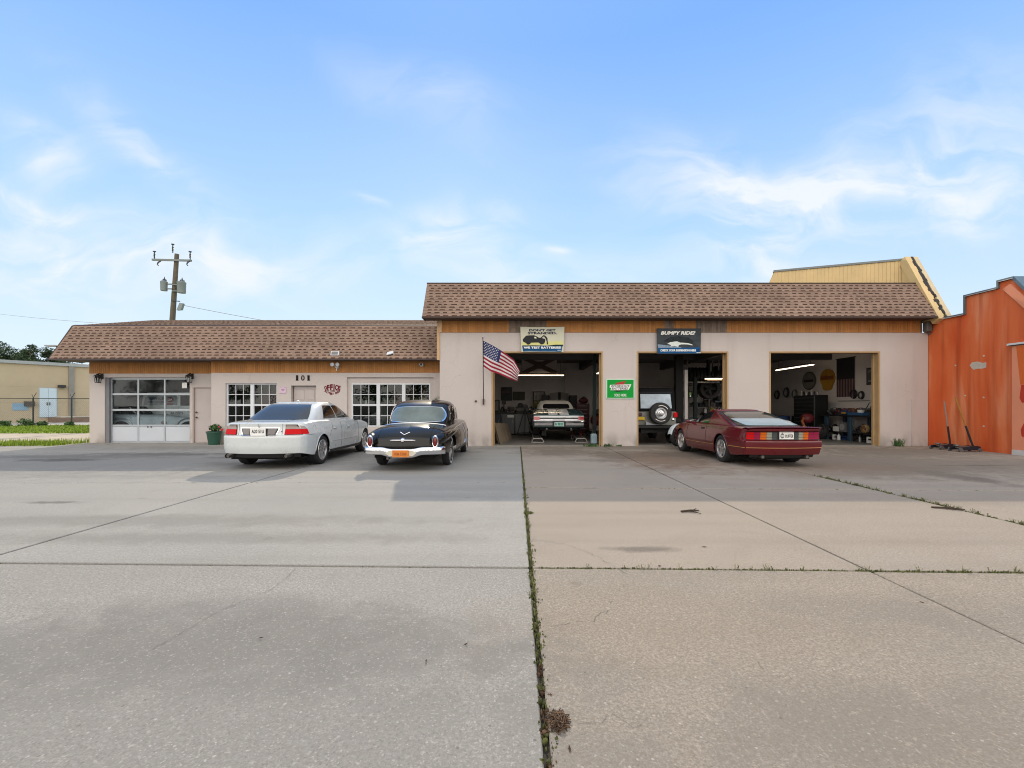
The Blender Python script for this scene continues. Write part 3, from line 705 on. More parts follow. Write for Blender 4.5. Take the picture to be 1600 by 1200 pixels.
# ------------------------------------------------------------------ maroon coupe
def maroon_coupe():
    paint = M('maroon_paint', (.105, .0035, .008), .25, coat=.55, var=.08, scale=3, rvar=.06)
    L = 4.78
    c = Car('parked_coupe', 'maroon fastback coupe with gold pinstripe and silver alloy wheels parked before the middle bay', 'car', (5.72, 9.75), R(0.8), L,
        plan=[(0, .825), (.06, .85), (.3, .88), (.95, .915), (2.2, .90), (3.5, .905), (4.2, .86), (4.6, .76), (4.78, .66)],
        prof=[(.18, .92), (.30, .965), (.42, .985), (.44, 1.0), (.60, 1.0), (.78, .965), (.92, .90)],
        zt=[(0, .845), (.05, .86), (.25, .865), (.7, .89), (1.2, .91), (3.0, .925), (3.4, .90), (4.2, .77), (4.78, .60)],
        zs=[(0, .80), (.3, .815), (.95, .85), (1.8, .84), (3.2, .84), (4.2, .70), (4.78, .52)],
        zb=[(0, .285), (.5, .24), (1.5, .20), (3.6, .20), (4.78, .22)],
        wheels=[(1.10, .325), (3.66, .325)], arch=.365,
        rear=[(.2, .06), (.285, 0), (.44, -.05), (.575, -.06), (.595, -.03), (.60, .02), (.78, .0), (.80, -.05), (.86, -.06)], front=[(.2, .1), (.5, 0), (.8, .25)], bow=.12, paint=paint, cn=4.0)
    c.shell(); c.lip(.010)
    c.greenhouse(.83, 1.215, yr=[(0, .36), (.3, .78), (.6, 1.25), (.85, 1.66), (1, 2.0)], yf=[(0, 3.30), (.5, 2.88), (.9, 2.52), (1, 2.42)], w=[(0, .80), (.2, .78), (.6, .70), (.9, .61), (1, .56)], n=6, crown=.028)
    c.window('r', (-.775, .775), (-.60, .60), .08, .96, .004, 'hatch_surround', DARKTRIM, rnd=.12)
    c.window('r', (-.72, .72), (-.555, .555), .13, .90, .014, 'hatch_glass', M('hatch_glass', (.04, .052, .05), .05, spec=.6, var=.35, scale=2.2, rvar=.01, coat=.5), rnd=.12)
    sh = M('sky_reflection_blue', (.42, .55, .60), .35, var=.12, scale=4, coat=1.0, rvar=.02)
    c.window('r', (-.56, .70), (-.64, .52), .14, .50, .019, 'hatch_reflection', sh, rnd=.12)  # pale panel on the hatch glass painting the reflected sky
    for f in 'RL':
        c.window(f, (2.02, 3.0), (2.02, 2.55), .15, .90, .004, 'side_window', CARGLASS_DARK(), rnd=.1)
    c.window('f', (-.70, .70), (-.53, .53), .10, .93, .006, 'windscreen', CARGLASS_DARK(), rnd=.1)
    # spoiler
    sp = MB()
    def spf(u, v):
        x = .80 * (2 * u - 1); q = abs(2 * u - 1); a = v * 2 * math.pi
        p = c.defm(x, 0, .83)
        return (x, p[1] + .10 + .125 * math.cos(a) , .868 - .02 * q ** 4 + .022 * math.sin(a) + .012 * math.cos(a) * -1)
    sp.grid(spf, 20, 16); c.B(sp, 'rear_spoiler', paint, smooth=50)
    # tail lamp panel
    c.rear_panel(((-.80, .605), (.80, .605), (.80, .775), (-.80, .775)), .004, 'lamp_panel', DARKTRIM)
    amber = M('amber_lens', (.62, .13, .01),   .35, coat=.1, spec=.15); pink = M('magenta_lens', (.30, .012, .06), .35, coat=.1, spec=.15); grey = M('grey_lens', (.30, .31, .25), .2, coat=1.0); slate = M('slate_lens', (.05, .065, .07), .25, coat=.6)
    for sg in (-1, 1):
        lamp = MB(); first = True
        lo = c.rear_panel(((sg*.645, .614), (sg*.79, .614), (sg*.79, .766), (sg*.645, .766)), .016, 'tail_lamp', RED_LENS if sg < 0 else pink)
        for x0, x1, m_ in ((.525, .64, pink), (.40, .52, amber), (.29, .395, grey), (.19, .285, slate)):
            c.rear_panel(((sg*x0, .614), (sg*x1, .614), (sg*x1, .766), (sg*x0, .766)), .016, 'lamp_segment', m_, lo)
        gb = MB()
        for z in (.664, .715):
            c._rp(gb, ((sg*.19, z - .003), (sg*.79, z - .003), (sg*.79, z + .003), (sg*.19, z + .003)), .020, 10, 1, 0, .01)
        c.B(gb, 'lamp_bar', DARKTRIM, lo)
        gold = M('gold_stripe', (.45, .22, .06), .4)
        c.side_line([(.02, .435), (.35, .435), (.70, .435)], .007, 'pinstripe', gold, sg)
        c.side_line([(1.52, .40), (2.4, .38), (3.25, .385)], .006, 'pinstripe', gold, sg)
        c.side_panel(((1.5, .20), (3.26, .20), (3.26, .33), (1.5, .33)), .012, 'side_skirt', paint, sg)
        c.side_line([(1.95, .845), (1.92, .6), (1.96, .36)], .004, 'door_gap', M('gap_black', (.002, .002, .002), .9), sg)
        c.side_line([(3.12, .84), (3.16, .6), (3.12, .36)], .004, 'door_gap', M('gap_black', (.002, .002, .002), .9), sg)
        h = MB(); p = c.side(2.15, .76, .004, sg); h.rbox(p[0] - .012, p[0] + .012, 2.05, 2.23, .745, .79, .01); c.B(h, 'door_handle', DARKTRIM)
        m_ = MB(); m_.rbox(sg*.93 - .06, sg*.93 + .06, 2.95, 3.05, .87, .95, .03); m_.tube([(sg*.80, 3.05, .87), (sg*.92, 3.0, .89)], .02, 6); c.B(m_, 'wing_mirror', paint)
        ex = MB(); ex.tube([(sg*.48, .02, .24), (sg*.48, .4, .24)], .034, 10); c.B(ex, 'exhaust_tip', M('exhaust_steel', (.16, .15, .14), .35, .8))
    st = MB(); st.tube([(lambda p: (p[0], p[1] - .004, p[2]))(c.defm(x, 0, .435)) for x in np.linspace(-.82, .82, 21)], .007, 6); c.B(st, 'pinstripe', gold)
    pl = c.plate(.02, .622, .31, .15, .024, PLATE_W, None, INK)
    p = c.defm(.02, 0, .65); y = p[1] - .0245 - .004
    t = text_mb('DUFFER', .17, .07, .012); t.v = [(a - .01 + .0, b + y, z + .655) for a, b, z in t.v]; c.B(t, 'lettering', M('plate_grey_ink', (.10, .10, .10), .5), pl, smooth=0)
    e = MB(); e.lathe([(.001, 0), (.042, .001)], (-.075, y, .695), 'y', 16); e.v = [(a, b, .695 + (cz - .695) * 1.3) for a, b, cz in e.v]; e.prism([(-.085, .748), (-.065, .748), (-.07, .764), (-.08, .764)], y, y + .002, 'xz')
    c.B(e, 'plate_emblem', M('emblem_grey', (.16, .17, .17), .5), pl)
    for k, q in enumerate(((-.10, .68, -.05, .69), (-.105, .70, -.045, .71))):
        e = MB(); e.box(q[0], q[2], y - .003, y, q[1], q[3]); c.B(e, 'emblem_bar', PLATE_W, pl)
    va = MB(); va.grid(lambda u, v: (lambda p: (p[0], p[1] + .03 + .05 * (1 - v), .215 + .08 * v))(c.defm(.70 * (2 * u - 1), 0.02, .28)), 12, 2); c.B(va, 'rear_valance', DARKTRIM)
    c.add_wheels(.775, .325, .215, .245, '5', M('alloy_silver', (.62, .62, .63), .25, .9, var=.05))
    return c

# ------------------------------------------------------------------ teal and white convertible on ramps
def striped_convertible():
    paint = M('teal_paint', (.055, .105, .115), .2, coat=1.0, var=.1, scale=3)
    white = M('white_car_paint', (.82, .84, .86), .3, coat=.8, var=.04)
    L = 4.9; lift = .19
    c = Car('muscle_car', 'teal convertible with white soft top and twin white stripes raised on ramps in the garage', 'car', (1.54, 16.75), 0, L,
        plan=[(0, .93), (.05, .95), (.4, .965), (2, .965), (4, .955), (4.6, .92), (4.9, .88)],
        prof=[(.2, .94), (.4, .98), (.6, 1.0), (.8, .99), (1.0, .92)],
        zt=[(0, .80), (.03, .815), (.5, .935), (1.0, 1.03), (1.5, 1.03), (3.2, 1.02), (4.2, .95), (4.9, .82)],
        zs=[(0, .76), (.5, .82), (1.3, .86), (3.2, .88), (4.9, .70)],
        zb=[(0, .36), (1, .28), (4, .26), (4.9, .32)],
        wheels=[(1.15, .34), (4.05, .34)], arch=.38, rear=[(.2, .1), (.4, .0), (.6, 0), (.8, .04), (1, .1)], front=[(.2, 0), (.9, .1)], bow=.04, paint=paint, cn=4.5, lift=lift)
    c.shell()
    top = M('white_vinyl', (.80, .78, .72), .7, var=.08, bump=.1)
    c.greenhouse(.93, 1.335, yr=[(0, .98), (.5, 1.22), (.9, 1.5), (1, 1.7)], yf=[(0, 3.3), (.5, 3.05), (1, 2.7)], w=[(0, .76), (.4, .72), (.8, .64), (1, .56)], n=4.5, crown=.025, mat=top, name='soft_top')
    c.window('r', (-.545, .545), (-.50, .50), .26, .72, .006, 'rear_window', CARGLASS_DARK(), rnd=.25)
    for f in 'RL': c.window(f, (1.9, 3.0), (1.95, 2.6), .1, .85, .005, 'side_window', CARGLASS_DARK(), rnd=.1)
    c.window('f', (-.62, .62), (-.5, .5), .1, .9, .006, 'windscreen', CARGLASS_DARK(), rnd=.1)
    for sg in (-1, 1):
        mb = MB(); mb.grid(lambda u, v: (lambda p: (p[0], p[1], p[2] + .005))(c.deck(sg * (.045 + (.335 - .0 * v) * u), .015 + 1.03 * v)), 6, 12); c.B(mb, 'stripe', white)
        lo = c.rear_panel(((sg*.71, .63), (sg*.93, .63), (sg*.92, .755), (sg*.71, .755)), .022, 'tail_lamp', M('pink_red_lens', (.50, .06, .07), .2, coat=1.0), rnd=.1)
    silver = M('silver_trim', (.70, .70, .74), .3, .4, var=.08)
    c.rear_panel(((-.93, .715), (.93, .715), (.92, .775), (-.92, .775)), .008, 'rear_trim_band', white)
    c.rear_panel(((-.71, .665), (.71, .665), (.71, .71), (-.71, .71)), .009, 'rear_trim_band', DARKTRIM)
    c.rear_panel(((-.93, .59), (.93, .59), (.93, .66), (-.93, .66)), .010, 'rear_trim_band', silver)
    c.rear_panel(((-.22, .615), (.22, .615), (.22, .64), (-.22, .64)), .013, 'maker_script', M('script_navy', (.05, .05, .10), .4))
    b = MB(); b.rbox(-.95, .95, -.07, .06, .545, .585, .02); c.B(b, 'bumper_edge', CHROME)
    b = MB(); b.rbox(-.92, .92, -.05, .06, .40, .54, .03); c.B(b, 'rear_bumper', M('bumper_grey', (.30, .30, .32), .25, .7))
    pl = MB(); pl.box(-.24, .24, -.085, -.06, .385, .575); po = c.B(pl, 'plate_surround', DARKTRIM)
    pl = MB(); pl.box(-.175, .175, -.095, -.086, .40, .55); pq = c.B(pl, 'number_plate', M('plate_mint', (.36, .62, .55), .4, var=.1), po)
    t = text_mb('B 3835', .29, .09, .02); t.v = [(a - .145, b - .10, z + .43) for a, b, z in t.v]; c.B(t, 'lettering', M('plate_teal_ink', (.02, .10, .10), .5), pq, smooth=0)
    ax = MB(); ax.tube([(-.72, 1.15, .34), (.72, 1.15, .34)], .05, 10); ax.ball((0, 1.15, .34), .15, 12, 8); c.B(ax, 'rear_axle', M('axle_grey', (.07, .07, .07), .6, .5))
    mf = MB()
    for sg in (-1, 1): mf.tube([(sg*.25, .35, .33), (sg*.62, .35, .33)], .065, 10); mf.tube([(sg*.45, -.02, .30), (sg*.45, .4, .31)], .03, 8)
    c.B(mf, 'exhaust_box', M('muffler', (.22, .21, .2), .4, .8))
    c.add_wheels(.79, .34, .20, .24, '5', M('alloy_silver', (.62, .62, .63), .25, .9, var=.05))
    return c
# ================================================================== ground
def shader_nodes(name): 
    m, t, b = newmat(name); return m, t, b, t.nodes.new, t.links.new
def lot_material(name, base, tint2, agg, seed):
    """weathered concrete: broad mottling, exposed aggregate, worn stains and a painted shade patch with their own shapes"""
    m, t, b, N, L = shader_nodes(name)
    g = N('ShaderNodeNewGeometry'); pos = g.outputs['Position']
    def noise(sc, det=5, rough=.6, dist=0.0, off=0.0):
        mp_ = N('ShaderNodeMapping'); mp_.inputs['Location'].default_value = (seed * 7.3 + off, seed * 3.1, 0); L(pos, mp_.inputs[0])
        n = N('ShaderNodeTexNoise'); n.inputs['Scale'].default_value = sc; n.inputs['Detail'].default_value = det; n.inputs['Roughness'].default_value = rough; n.inputs['Distortion'].default_value = dist
        L(mp_.outputs[0], n.inputs['Vector']); return n.outputs['Fac']
    def mr(v, a, b_, c, d):
        n = N('ShaderNodeMapRange'); L(v, n.inputs['Value'])
        for k, q in zip(('From Min', 'From Max', 'To Min', 'To Max'), (a, b_, c, d)): n.inputs[k].default_value = q
        return n.outputs[0]
    def mix(f, a, b_):
        n = N('ShaderNodeMix'); n.data_type = 'RGBA'
        if isinstance(f, float): n.inputs['Factor'].default_value = f
        else: L(f, n.inputs['Factor'])
        for k, q in (('A', a), ('B', b_)):
            if isinstance(q, tuple): n.inputs[k].default_value = (*q, 1)
            else: L(q, n.inputs[k])
        return n.outputs['Result']
    def mul(a, b_):
        n = N('ShaderNodeMath'); n.operation = 'MULTIPLY'
        for i, q in enumerate((a, b_)):
            if isinstance(q, float): n.inputs[i].default_value = q
            else: L(q, n.inputs[i])
        return n.outputs[0]
    col = mix(mr(noise(.33, 6), .35, .65, 0, 1), base, tint2)
    dk = tuple(v * .72 for v in base)
    col = mix(mr(noise(.8, 8, .65, 1.2, 5), .50, .75, 0, .55), col, dk)
    # long tyre-dirt streaks
    mp_ = N('ShaderNodeMapping'); mp_.inputs['Scale'].default_value = (.12, 1.6, 1); mp_.inputs['Location'].default_value = (seed, seed * 2, 0); mp_.inputs['Rotation'].default_value = (0, 0, .04); L(pos, mp_.inputs[0])
    n = N('ShaderNodeTexNoise'); n.inputs['Scale'].default_value = 1.0; n.inputs['Detail'].default_value = 6; L(mp_.outputs[0], n.inputs['Vector'])
    col = mix(mr(n.outputs['Fac'], .48, .68, 0, .5), col, tuple(v * .68 for v in base))
    # stains, plus wing shade painted into the colour: (x, y, rx, ry, colour, strength), edges broken up by shared noises
    SN = [noise(2.6, 8, .72, .6, k * 3.3) for k in range(3)]
    for k, (sx_, sy_, rx, ry, sc_l, st) in enumerate(STAINS_AND_SHADE):
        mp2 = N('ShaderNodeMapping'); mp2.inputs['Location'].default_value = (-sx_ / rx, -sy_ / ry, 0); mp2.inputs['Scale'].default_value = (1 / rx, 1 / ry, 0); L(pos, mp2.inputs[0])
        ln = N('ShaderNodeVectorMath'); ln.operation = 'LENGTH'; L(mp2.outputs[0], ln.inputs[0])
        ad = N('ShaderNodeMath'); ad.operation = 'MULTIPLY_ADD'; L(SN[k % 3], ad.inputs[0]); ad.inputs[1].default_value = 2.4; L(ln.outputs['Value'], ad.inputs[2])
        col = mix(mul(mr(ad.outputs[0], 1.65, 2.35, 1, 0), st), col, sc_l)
    # small sharp oil drips
    v3 = N('ShaderNodeTexVoronoi'); v3.inputs['Scale'].default_value = 1.7; L(pos, v3.inputs['Vector'])
    s3 = N('ShaderNodeSeparateColor'); L(v3.outputs['Color'], s3.inputs[0])
    d3 = N('ShaderNodeMath'); d3.operation = 'MULTIPLY_ADD'; L(noise(9, 4, .6, 0, 2), d3.inputs[0]); d3.inputs[1].default_value = .10; L(v3.outputs['Distance'], d3.inputs[2])
    col = mix(mul(mr(d3.outputs[0], .12, .155, .5, 0), mr(s3.outputs[0], .66, .70, 0, 1)), col, tuple(v * .45 for v in base))
    # fine grain and aggregate
    col = mix(mr(noise(120, 3, .75), .36, .64, 0, .95 * agg), col, tuple(v * .50 for v in base))
    col = mix(mr(noise(48, 3, .7, 0, 9), .54, .68, 0, .6 * agg), col, tuple(v * .42 for v in base))
    col = mix(mr(noise(62, 2, .5, 0, 4), .36, .58, .80 * min(1, agg), 0), col, tuple(v * .50 for v in base))
    col = mix(mr(noise(38, 3, .6, 0, 6), .58, .70, 0, .28 * agg), col, tuple(min(1, v * 1.4) for v in base))
    wob = N('ShaderNodeTexNoise'); wob.inputs['Scale'].default_value = 130; wob.inputs['Detail'].default_value = 1; L(pos, wob.inputs['Vector'])
    wv = N('ShaderNodeVectorMath'); wv.operation = 'MULTIPLY_ADD'; L(wob.outputs['Color'], wv.inputs[0]); wv.inputs[1].default_value = (.012, .012, 0); L(pos, wv.inputs[2])
    def specks(col, sc, lo, hi, k, c, ch, size):
        v1 = N('ShaderNodeTexVoronoi'); v1.inputs['Scale'].default_value = sc; L(wv.outputs[0], v1.inputs['Vector'])
        sx = N('ShaderNodeSeparateColor'); L(v1.outputs['Color'], sx.inputs[0])
        rad = mr(sx.outputs[(ch + 1) % 3], 0, 1, size * .35, size)
        df = N('ShaderNodeMath'); df.operation = 'SUBTRACT'; L(rad, df.inputs[0]); L(v1.outputs['Distance'], df.inputs[1])
        return mix(mul(mul(mr(df.outputs[0], 0, .10, 0, 1), mr(sx.outputs[ch], lo, hi, 0, 1)), k * agg), col, c)
    col = specks(col, 52, .87, .95, .42, (.60, .58, .54), 0, .36)
    col = specks(col, 95, .72, .88, .32, (.58, .56, .52), 1, .42)
    col = specks(col, 70, .70, .85, .5, tuple(v * .35 for v in base), 2, .42)
    col = specks(col, 24, .90, .95, .7, tuple(v * .25 for v in base), 1, .20)
    L(col, b.inputs['Base Color']); b.inputs['Roughness'].default_value = .95; b.inputs['Specular IOR Level'].default_value = .06
    bp = N('ShaderNodeBump'); bp.inputs['Strength'].default_value = .35 * agg; bp.inputs['Distance'].default_value = .006
    L(noise(70, 4, .7), bp.inputs['Height']); L(bp.outputs[0], b.inputs['Normal'])
    return m
STAINS_AND_SHADE = [(-2.2, 1.75, 3.8, .8, (.24, .235, .22), .70), (-1.5, 2.65, 1.7, .42, (.17, .165, .15), .7), (2.2, 1.9, 2.4, .75, (.27, .245, .215), .35), (3.4, 2.7, 1.6, .5, (.28, .26, .23), .55), (-9.5, 10.9, 6.0, 2.6, (.215, .215, .215), .75), (3.6, 11.4, 1.5, 2.4, (.165, .085, .045), .85), (4.9, 12.6, 2.0, 1.2, (.065, .048, .036), .8), (8.4, 10.8, 2.8, 2.8, (.125, .105, .09), .75), (7.5, 10.0, 1.7, .9, (.17, .09, .045), .6), (8.3, 8.6, .35, 1.1, (.06, .055, .05), .7), (2.6, 12.6, .7, 1.4, (.10, .08, .065), .7), (6.2, 9.0, 2.2, .7, (.21, .155, .115), .6), (12.0, 9.8, 2.2, 2.0, (.16, .14, .125), .6),  # the wide neutral grey ellipse paints deeper shade before the wing
          (10.8, 13.2, 2.6, 1.5, (.09, .08, .075), .7), (-6.2, 10.6, 1.2, .5, (.10, .095, .09), .6), (-11.3, 11.3, 1.1, .35, (.045, .045, .045), .9), (-9.8, 12.6, 2.3, .45, (.07, .07, .07), .8), (-12.0, 12.0, 3.0, .5, (.10, .10, .10), .7), (-7.2, 11.8, .9, .25, (.07, .07, .07), .7), (-6.4, 6.3, .45, .10, (.09, .085, .08), .8),
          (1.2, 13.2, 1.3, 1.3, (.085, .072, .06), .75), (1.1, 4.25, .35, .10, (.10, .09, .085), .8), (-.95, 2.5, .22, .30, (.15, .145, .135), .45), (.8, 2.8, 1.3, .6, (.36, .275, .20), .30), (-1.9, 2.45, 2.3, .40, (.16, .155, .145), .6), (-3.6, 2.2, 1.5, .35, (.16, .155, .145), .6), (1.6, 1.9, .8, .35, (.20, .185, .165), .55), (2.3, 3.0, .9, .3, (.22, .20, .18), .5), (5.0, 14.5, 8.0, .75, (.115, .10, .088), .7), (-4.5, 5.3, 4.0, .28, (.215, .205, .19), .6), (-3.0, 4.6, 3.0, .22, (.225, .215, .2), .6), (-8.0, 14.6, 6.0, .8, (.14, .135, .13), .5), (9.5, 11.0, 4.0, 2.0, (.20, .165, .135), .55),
          (-1.9, 3.0, 1.2, .30, (.13, .125, .12), .5), (10.3, 10.2, .9, .12, (.07, .06, .06), .8), (-1.9, 13.2, 1.0, .4, (.10, .10, .10), .5), (2.0, 11.2, .9, .3, (.11, .10, .09), .5)]
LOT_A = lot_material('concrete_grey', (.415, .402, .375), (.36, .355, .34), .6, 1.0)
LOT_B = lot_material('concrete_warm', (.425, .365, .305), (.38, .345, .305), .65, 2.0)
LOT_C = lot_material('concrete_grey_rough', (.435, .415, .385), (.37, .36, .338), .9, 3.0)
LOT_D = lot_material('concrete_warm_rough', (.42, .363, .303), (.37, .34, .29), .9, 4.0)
DIRT = M('joint_dirt', (.035, .030, .022), .95, var=.4, scale=12)

def joint_y1(x): return 3.765 - .026 * x
def joint_y2(x): return 7.45 - .035 * x if x > .1 else 7.90
lot = MB(); rnd = random.Random(3)
xs_j = [(-34, -14.2), (-14.2, -9.2), (-9.2, -4.65), (-4.65, .115), (.115, 2.86), (2.86, 5.7), (5.7, 8.55), (8.55, 13.66), (13.66, 30)]
yb = [lambda x: -9.0, joint_y1, joint_y2, lambda x: 15.1]
SL = []
for i, (x0, x1) in enumerate(xs_j):
    for j in range(3):
        gx = .012 if x0 != .115 and x1 != .115 else .008
        gl = {.115: .015, -4.65: .020, 2.86: .013, 5.7: .018}.get(x0, .011); gr = {.115: .015, -4.65: .020, 2.86: .013, 5.7: .018}.get(x1, .011)
        x0_, x1_ = x0 + gl, x1 - gr; gy = .018 if j else .014
        dz = rnd.uniform(-.003, .003); lot.cur = 0 if x1 <= .2 else 1
        if j == 0: lot.cur += 2
        ytop0, ytop1 = yb[j + 1](x0_) - gy, yb[j + 1](x1_) - gy
        if j == 2 and x1 <= -9.2:      # the slab left of the building goes on to the kerb line
            ytop0 = ytop1 = 16.27
            if x0 < -14.3: ytop0, ytop1 = 13.0, 15.75
        elif j == 2 and x1 < .2: ytop0 = ytop1 = 15.96 if x1 < -2.5 else 15.1
        if j == 2 and x0 == -4.65: ytop0 = ytop1 = 15.96
        p = [(x0_, yb[j](x0_) + gy), (x1_, yb[j](x1_) + gy), (x1_, ytop1), (x0_, ytop0)]
        bt = -.12
        A = [lot.pt((a, b_, dz - .006)) for a, b_ in p]
        c_ = [(p[0][0]+.006, p[0][1]+.006), (p[1][0]-.006, p[1][1]+.006), (p[2][0]-.006, p[2][1]-.006), (p[3][0]+.006, p[3][1]-.006)]
        Bq = [lot.pt((a, b_, dz)) for a, b_ in c_]; Cq = [lot.pt((a, b_, bt)) for a, b_ in p]
        lot.face(Bq)
        for k in range(4):
            lot.face((A[k], A[(k + 1) % 4], Bq[(k + 1) % 4], Bq[k])); lot.face((Cq[k], Cq[(k + 1) % 4], A[(k + 1) % 4], A[k]))
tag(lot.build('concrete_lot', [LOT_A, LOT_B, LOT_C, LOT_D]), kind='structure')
g_ = MB(); g_.box(-40, 40, -12, 17, -.2, -.022); tag(g_.build('subsoil', DIRT), kind='structure')
# far ground, reaching the horizon
def lawn_mat():
    m, t, b, N, L = shader_nodes('lawn_ground')
    g = N('ShaderNodeNewGeometry'); n = N('ShaderNodeTexNoise'); n.inputs['Scale'].default_value = .35; n.inputs['Detail'].default_value = 8; L(g.outputs['Position'], n.inputs['Vector'])
    r = N('ShaderNodeValToRGB'); L(n.outputs['Fac'], r.inputs[0]); e_ = r.color_ramp.elements
    e_[0].position = .35; e_[0].color = (.15, .23, .03, 1); e_[1].position = .62; e_[1].color = (.24, .30, .05, 1); q = e_.new(.78); q.color = (.30, .25, .14, 1)
    L(r.outputs[0], b.inputs['Base Color']); b.inputs['Roughness'].default_value = .95
    return m
LAWN = lawn_mat()
g_ = MB(); g_.box(-1500, 1500, -1200, -34, -.3, -.07); tag(g_.build('far_field', M('dull_field', (.05, .055, .04), .95, var=.3, scale=.1)), kind='structure')
g_ = MB(); g_.box(-1500, 1500, 17.0, 2500, -.3, -.07); g_.box(-1500, -40, -12, 17, -.3, -.07); g_.box(40, 1500, -12, 17, -.3, -.07)
tag(g_.build('ground', LAWN), kind='structure')

r_ = MB(); r_.box(-1500, 1500, -34, -12, -.3, -.06); tag(r_.build('street', M('asphalt', (.06, .06, .062), .85, var=.25, scale=.7)), kind='structure')
SAND = M('sandy_soil', (.42, .36, .28), .95, var=.25, scale=1.2, bump=.3, bscale=30)
def sheet(name, pts, z, mat, kind='structure'):
    mb = MB(); A = [mb.pt((*p, z)) for p in pts]; mb.face(A); return tag(mb.build(name, mat), kind=kind)
sheet('sandy_path', [(-60, 12.5), (-34, 12.9), (-14.2, 15.15), (-14.2, 30), (-15.5, 30), (-60, 22)], -.018, SAND)
sheet('pale_kerb_strip', [(-34, 13.05), (-18.6, 14.95), (-16.5, 15.9), (-34, 14.9)], -.010, M('pale_concrete', (.50, .47, .40), .9, var=.15, scale=1.5))
sheet('road', [(-90, 31.0), (-10, 31.0), (-10, 80), (-90, 80)], -.05, M('pale_road', (.42, .40, .37), .9, var=.12, scale=.6))
sheet('lawn_strip', [(-70, 20.5), (-40, 21.2), (-27, 22.2), (-14, 22.8), (-14, 31.2), (-70, 31.2)], -.012, LAWN)
# grass blades (uncountable)
GRASS = M('grass_blades', (.20, .29, .03), .7, var=.2, tone=.5, spec=.25)
def blades(name, spots, hmin, hmax, wd=.012, lean=.35, mat=None):
    mb = MB()
    for x, y, k in spots:
        for _ in range(k):
            a = random.uniform(0, 6.28); h = random.uniform(hmin, hmax); bx, by = x + random.gauss(0, .05), y + random.gauss(0, .05)
            l = h * random.uniform(.1, lean); dx_, dy_ = math.cos(a) * wd, math.sin(a) * wd; ex, ey = math.cos(a + 1.57) * l, math.sin(a + 1.57) * l
            tn = random.random(); z0 = -.02
            i = [mb.pt(p) for p in ((bx - dx_, by - dy_, z0), (bx + dx_, by + dy_, z0), (bx + ex * .45 + dx_ * .7, by + ey * .45 + dy_ * .7, h * .6), (bx + ex * .45 - dx_ * .7, by + ey * .45 - dy_ * .7, h * .6), (bx + ex, by + ey, h))]
            mb.face((i[0], i[1], i[2], i[3]), tn); mb.face((i[3], i[2], i[4]), tn)
    return mb.build(name, mat or GRASS)
rg = random.Random(5)
sp = [(rg.uniform(-33, -15.2), rg.uniform(22.2, 30.8), 5) for _ in range(3600)]
tag(blades('grass', sp, .04, .12, .018), 'bright green grass strip along the chain link fence', 'grass', kind='stuff')
sp = []
for _ in range(900):
    x = rg.uniform(-20.5, -15.55); yl = 15.1 + (x + 15.5) * .12; y = yl + abs(rg.gauss(0, .8)) + .15
    if rg.random() < .25 + .75 * (x + 20.5) / 5: sp.append((x, y, 5))
tag(blades('weedy_grass', sp, .05, .20, .010), 'ragged grass patch beside the left end wall of the shop', 'grass', kind='stuff')

# ---- moss and dirt standing in the joints
MOSS = M('moss', (.085, .095, .025), .95, var=.5, scale=25, tone=.5)
LITTER = M('leaf_litter', (.085, .05, .028), .95, var=.5, scale=40, tone=.6)
ms = MB(); lt = MB()
def clump(mb, x, y, r, z=0.0, n=14):
    for _ in range(n):
        a = random.uniform(0, 6.28); d = r * math.sqrt(random.random()); px_, py_ = x + d * math.cos(a), y + d * math.sin(a); q = r * random.uniform(.12, .34); h = random.uniform(.3, 1.0) * min(.030, r * .7) + .003
        mb.ball((px_, py_, z), q, 5, 3, (1, 1, h / q), .3, tone=random.random())
yy = 1.15
while yy < 15:
    den = .95 if yy < 6 else .5
    if random.random() < den:
        tgt = lt if (yy < 2.35 and random.random() < .7) else ms
        clump(tgt, .115 + random.gauss(.008, .010), yy, random.uniform(.010, .028) * (1.0 + .25 * (yy < 4.5)), -.008, 6)
    yy += random.uniform(.012, .035) * (1 + .12 * yy)
xx = .2
while xx < 9:
    if random.random() < .9: clump(ms, xx, joint_y1(xx), random.uniform(.012, .026), -.006, 6)
    xx += random.uniform(.015, .045)
xx = -5.0
while xx < 0:
    if random.random() < .25: clump(ms, xx, joint_y1(xx), random.uniform(.006, .012), -.010, 4)
    xx += random.uniform(.02, .09)
for a in range(240):
    x = random.uniform(-9, 8); 
    if random.random() < .5: clump(ms, x, joint_y2(x), random.uniform(.01, .025), -.01, 4)
for a in range(130):
    y = random.uniform(4.6, 8.8); clump(ms, 5.7 + random.gauss(0, .008), y, random.uniform(.014, .04), -.006, 6)
for a in range(40):
    y = random.uniform(6.5, 12); clump(ms, -4.65, y, random.uniform(.006, .018), -.012, 4)
clump(ms, .145, 5.65, .055, 0, 20)
jsp = [(.115 + random.gauss(0, .012), random.uniform(2.6, 9.0), random.choice((1, 1, 2))) for _ in range(95)] + [(random.uniform(.3, 8.5), 0, 2) for _ in range(45)] + [(5.7 + random.gauss(0, .015), random.uniform(4.8, 8.6), 4) for _ in range(60)]
jsp = [(x, y if y else joint_y1(x), k) for x, y, k in jsp]
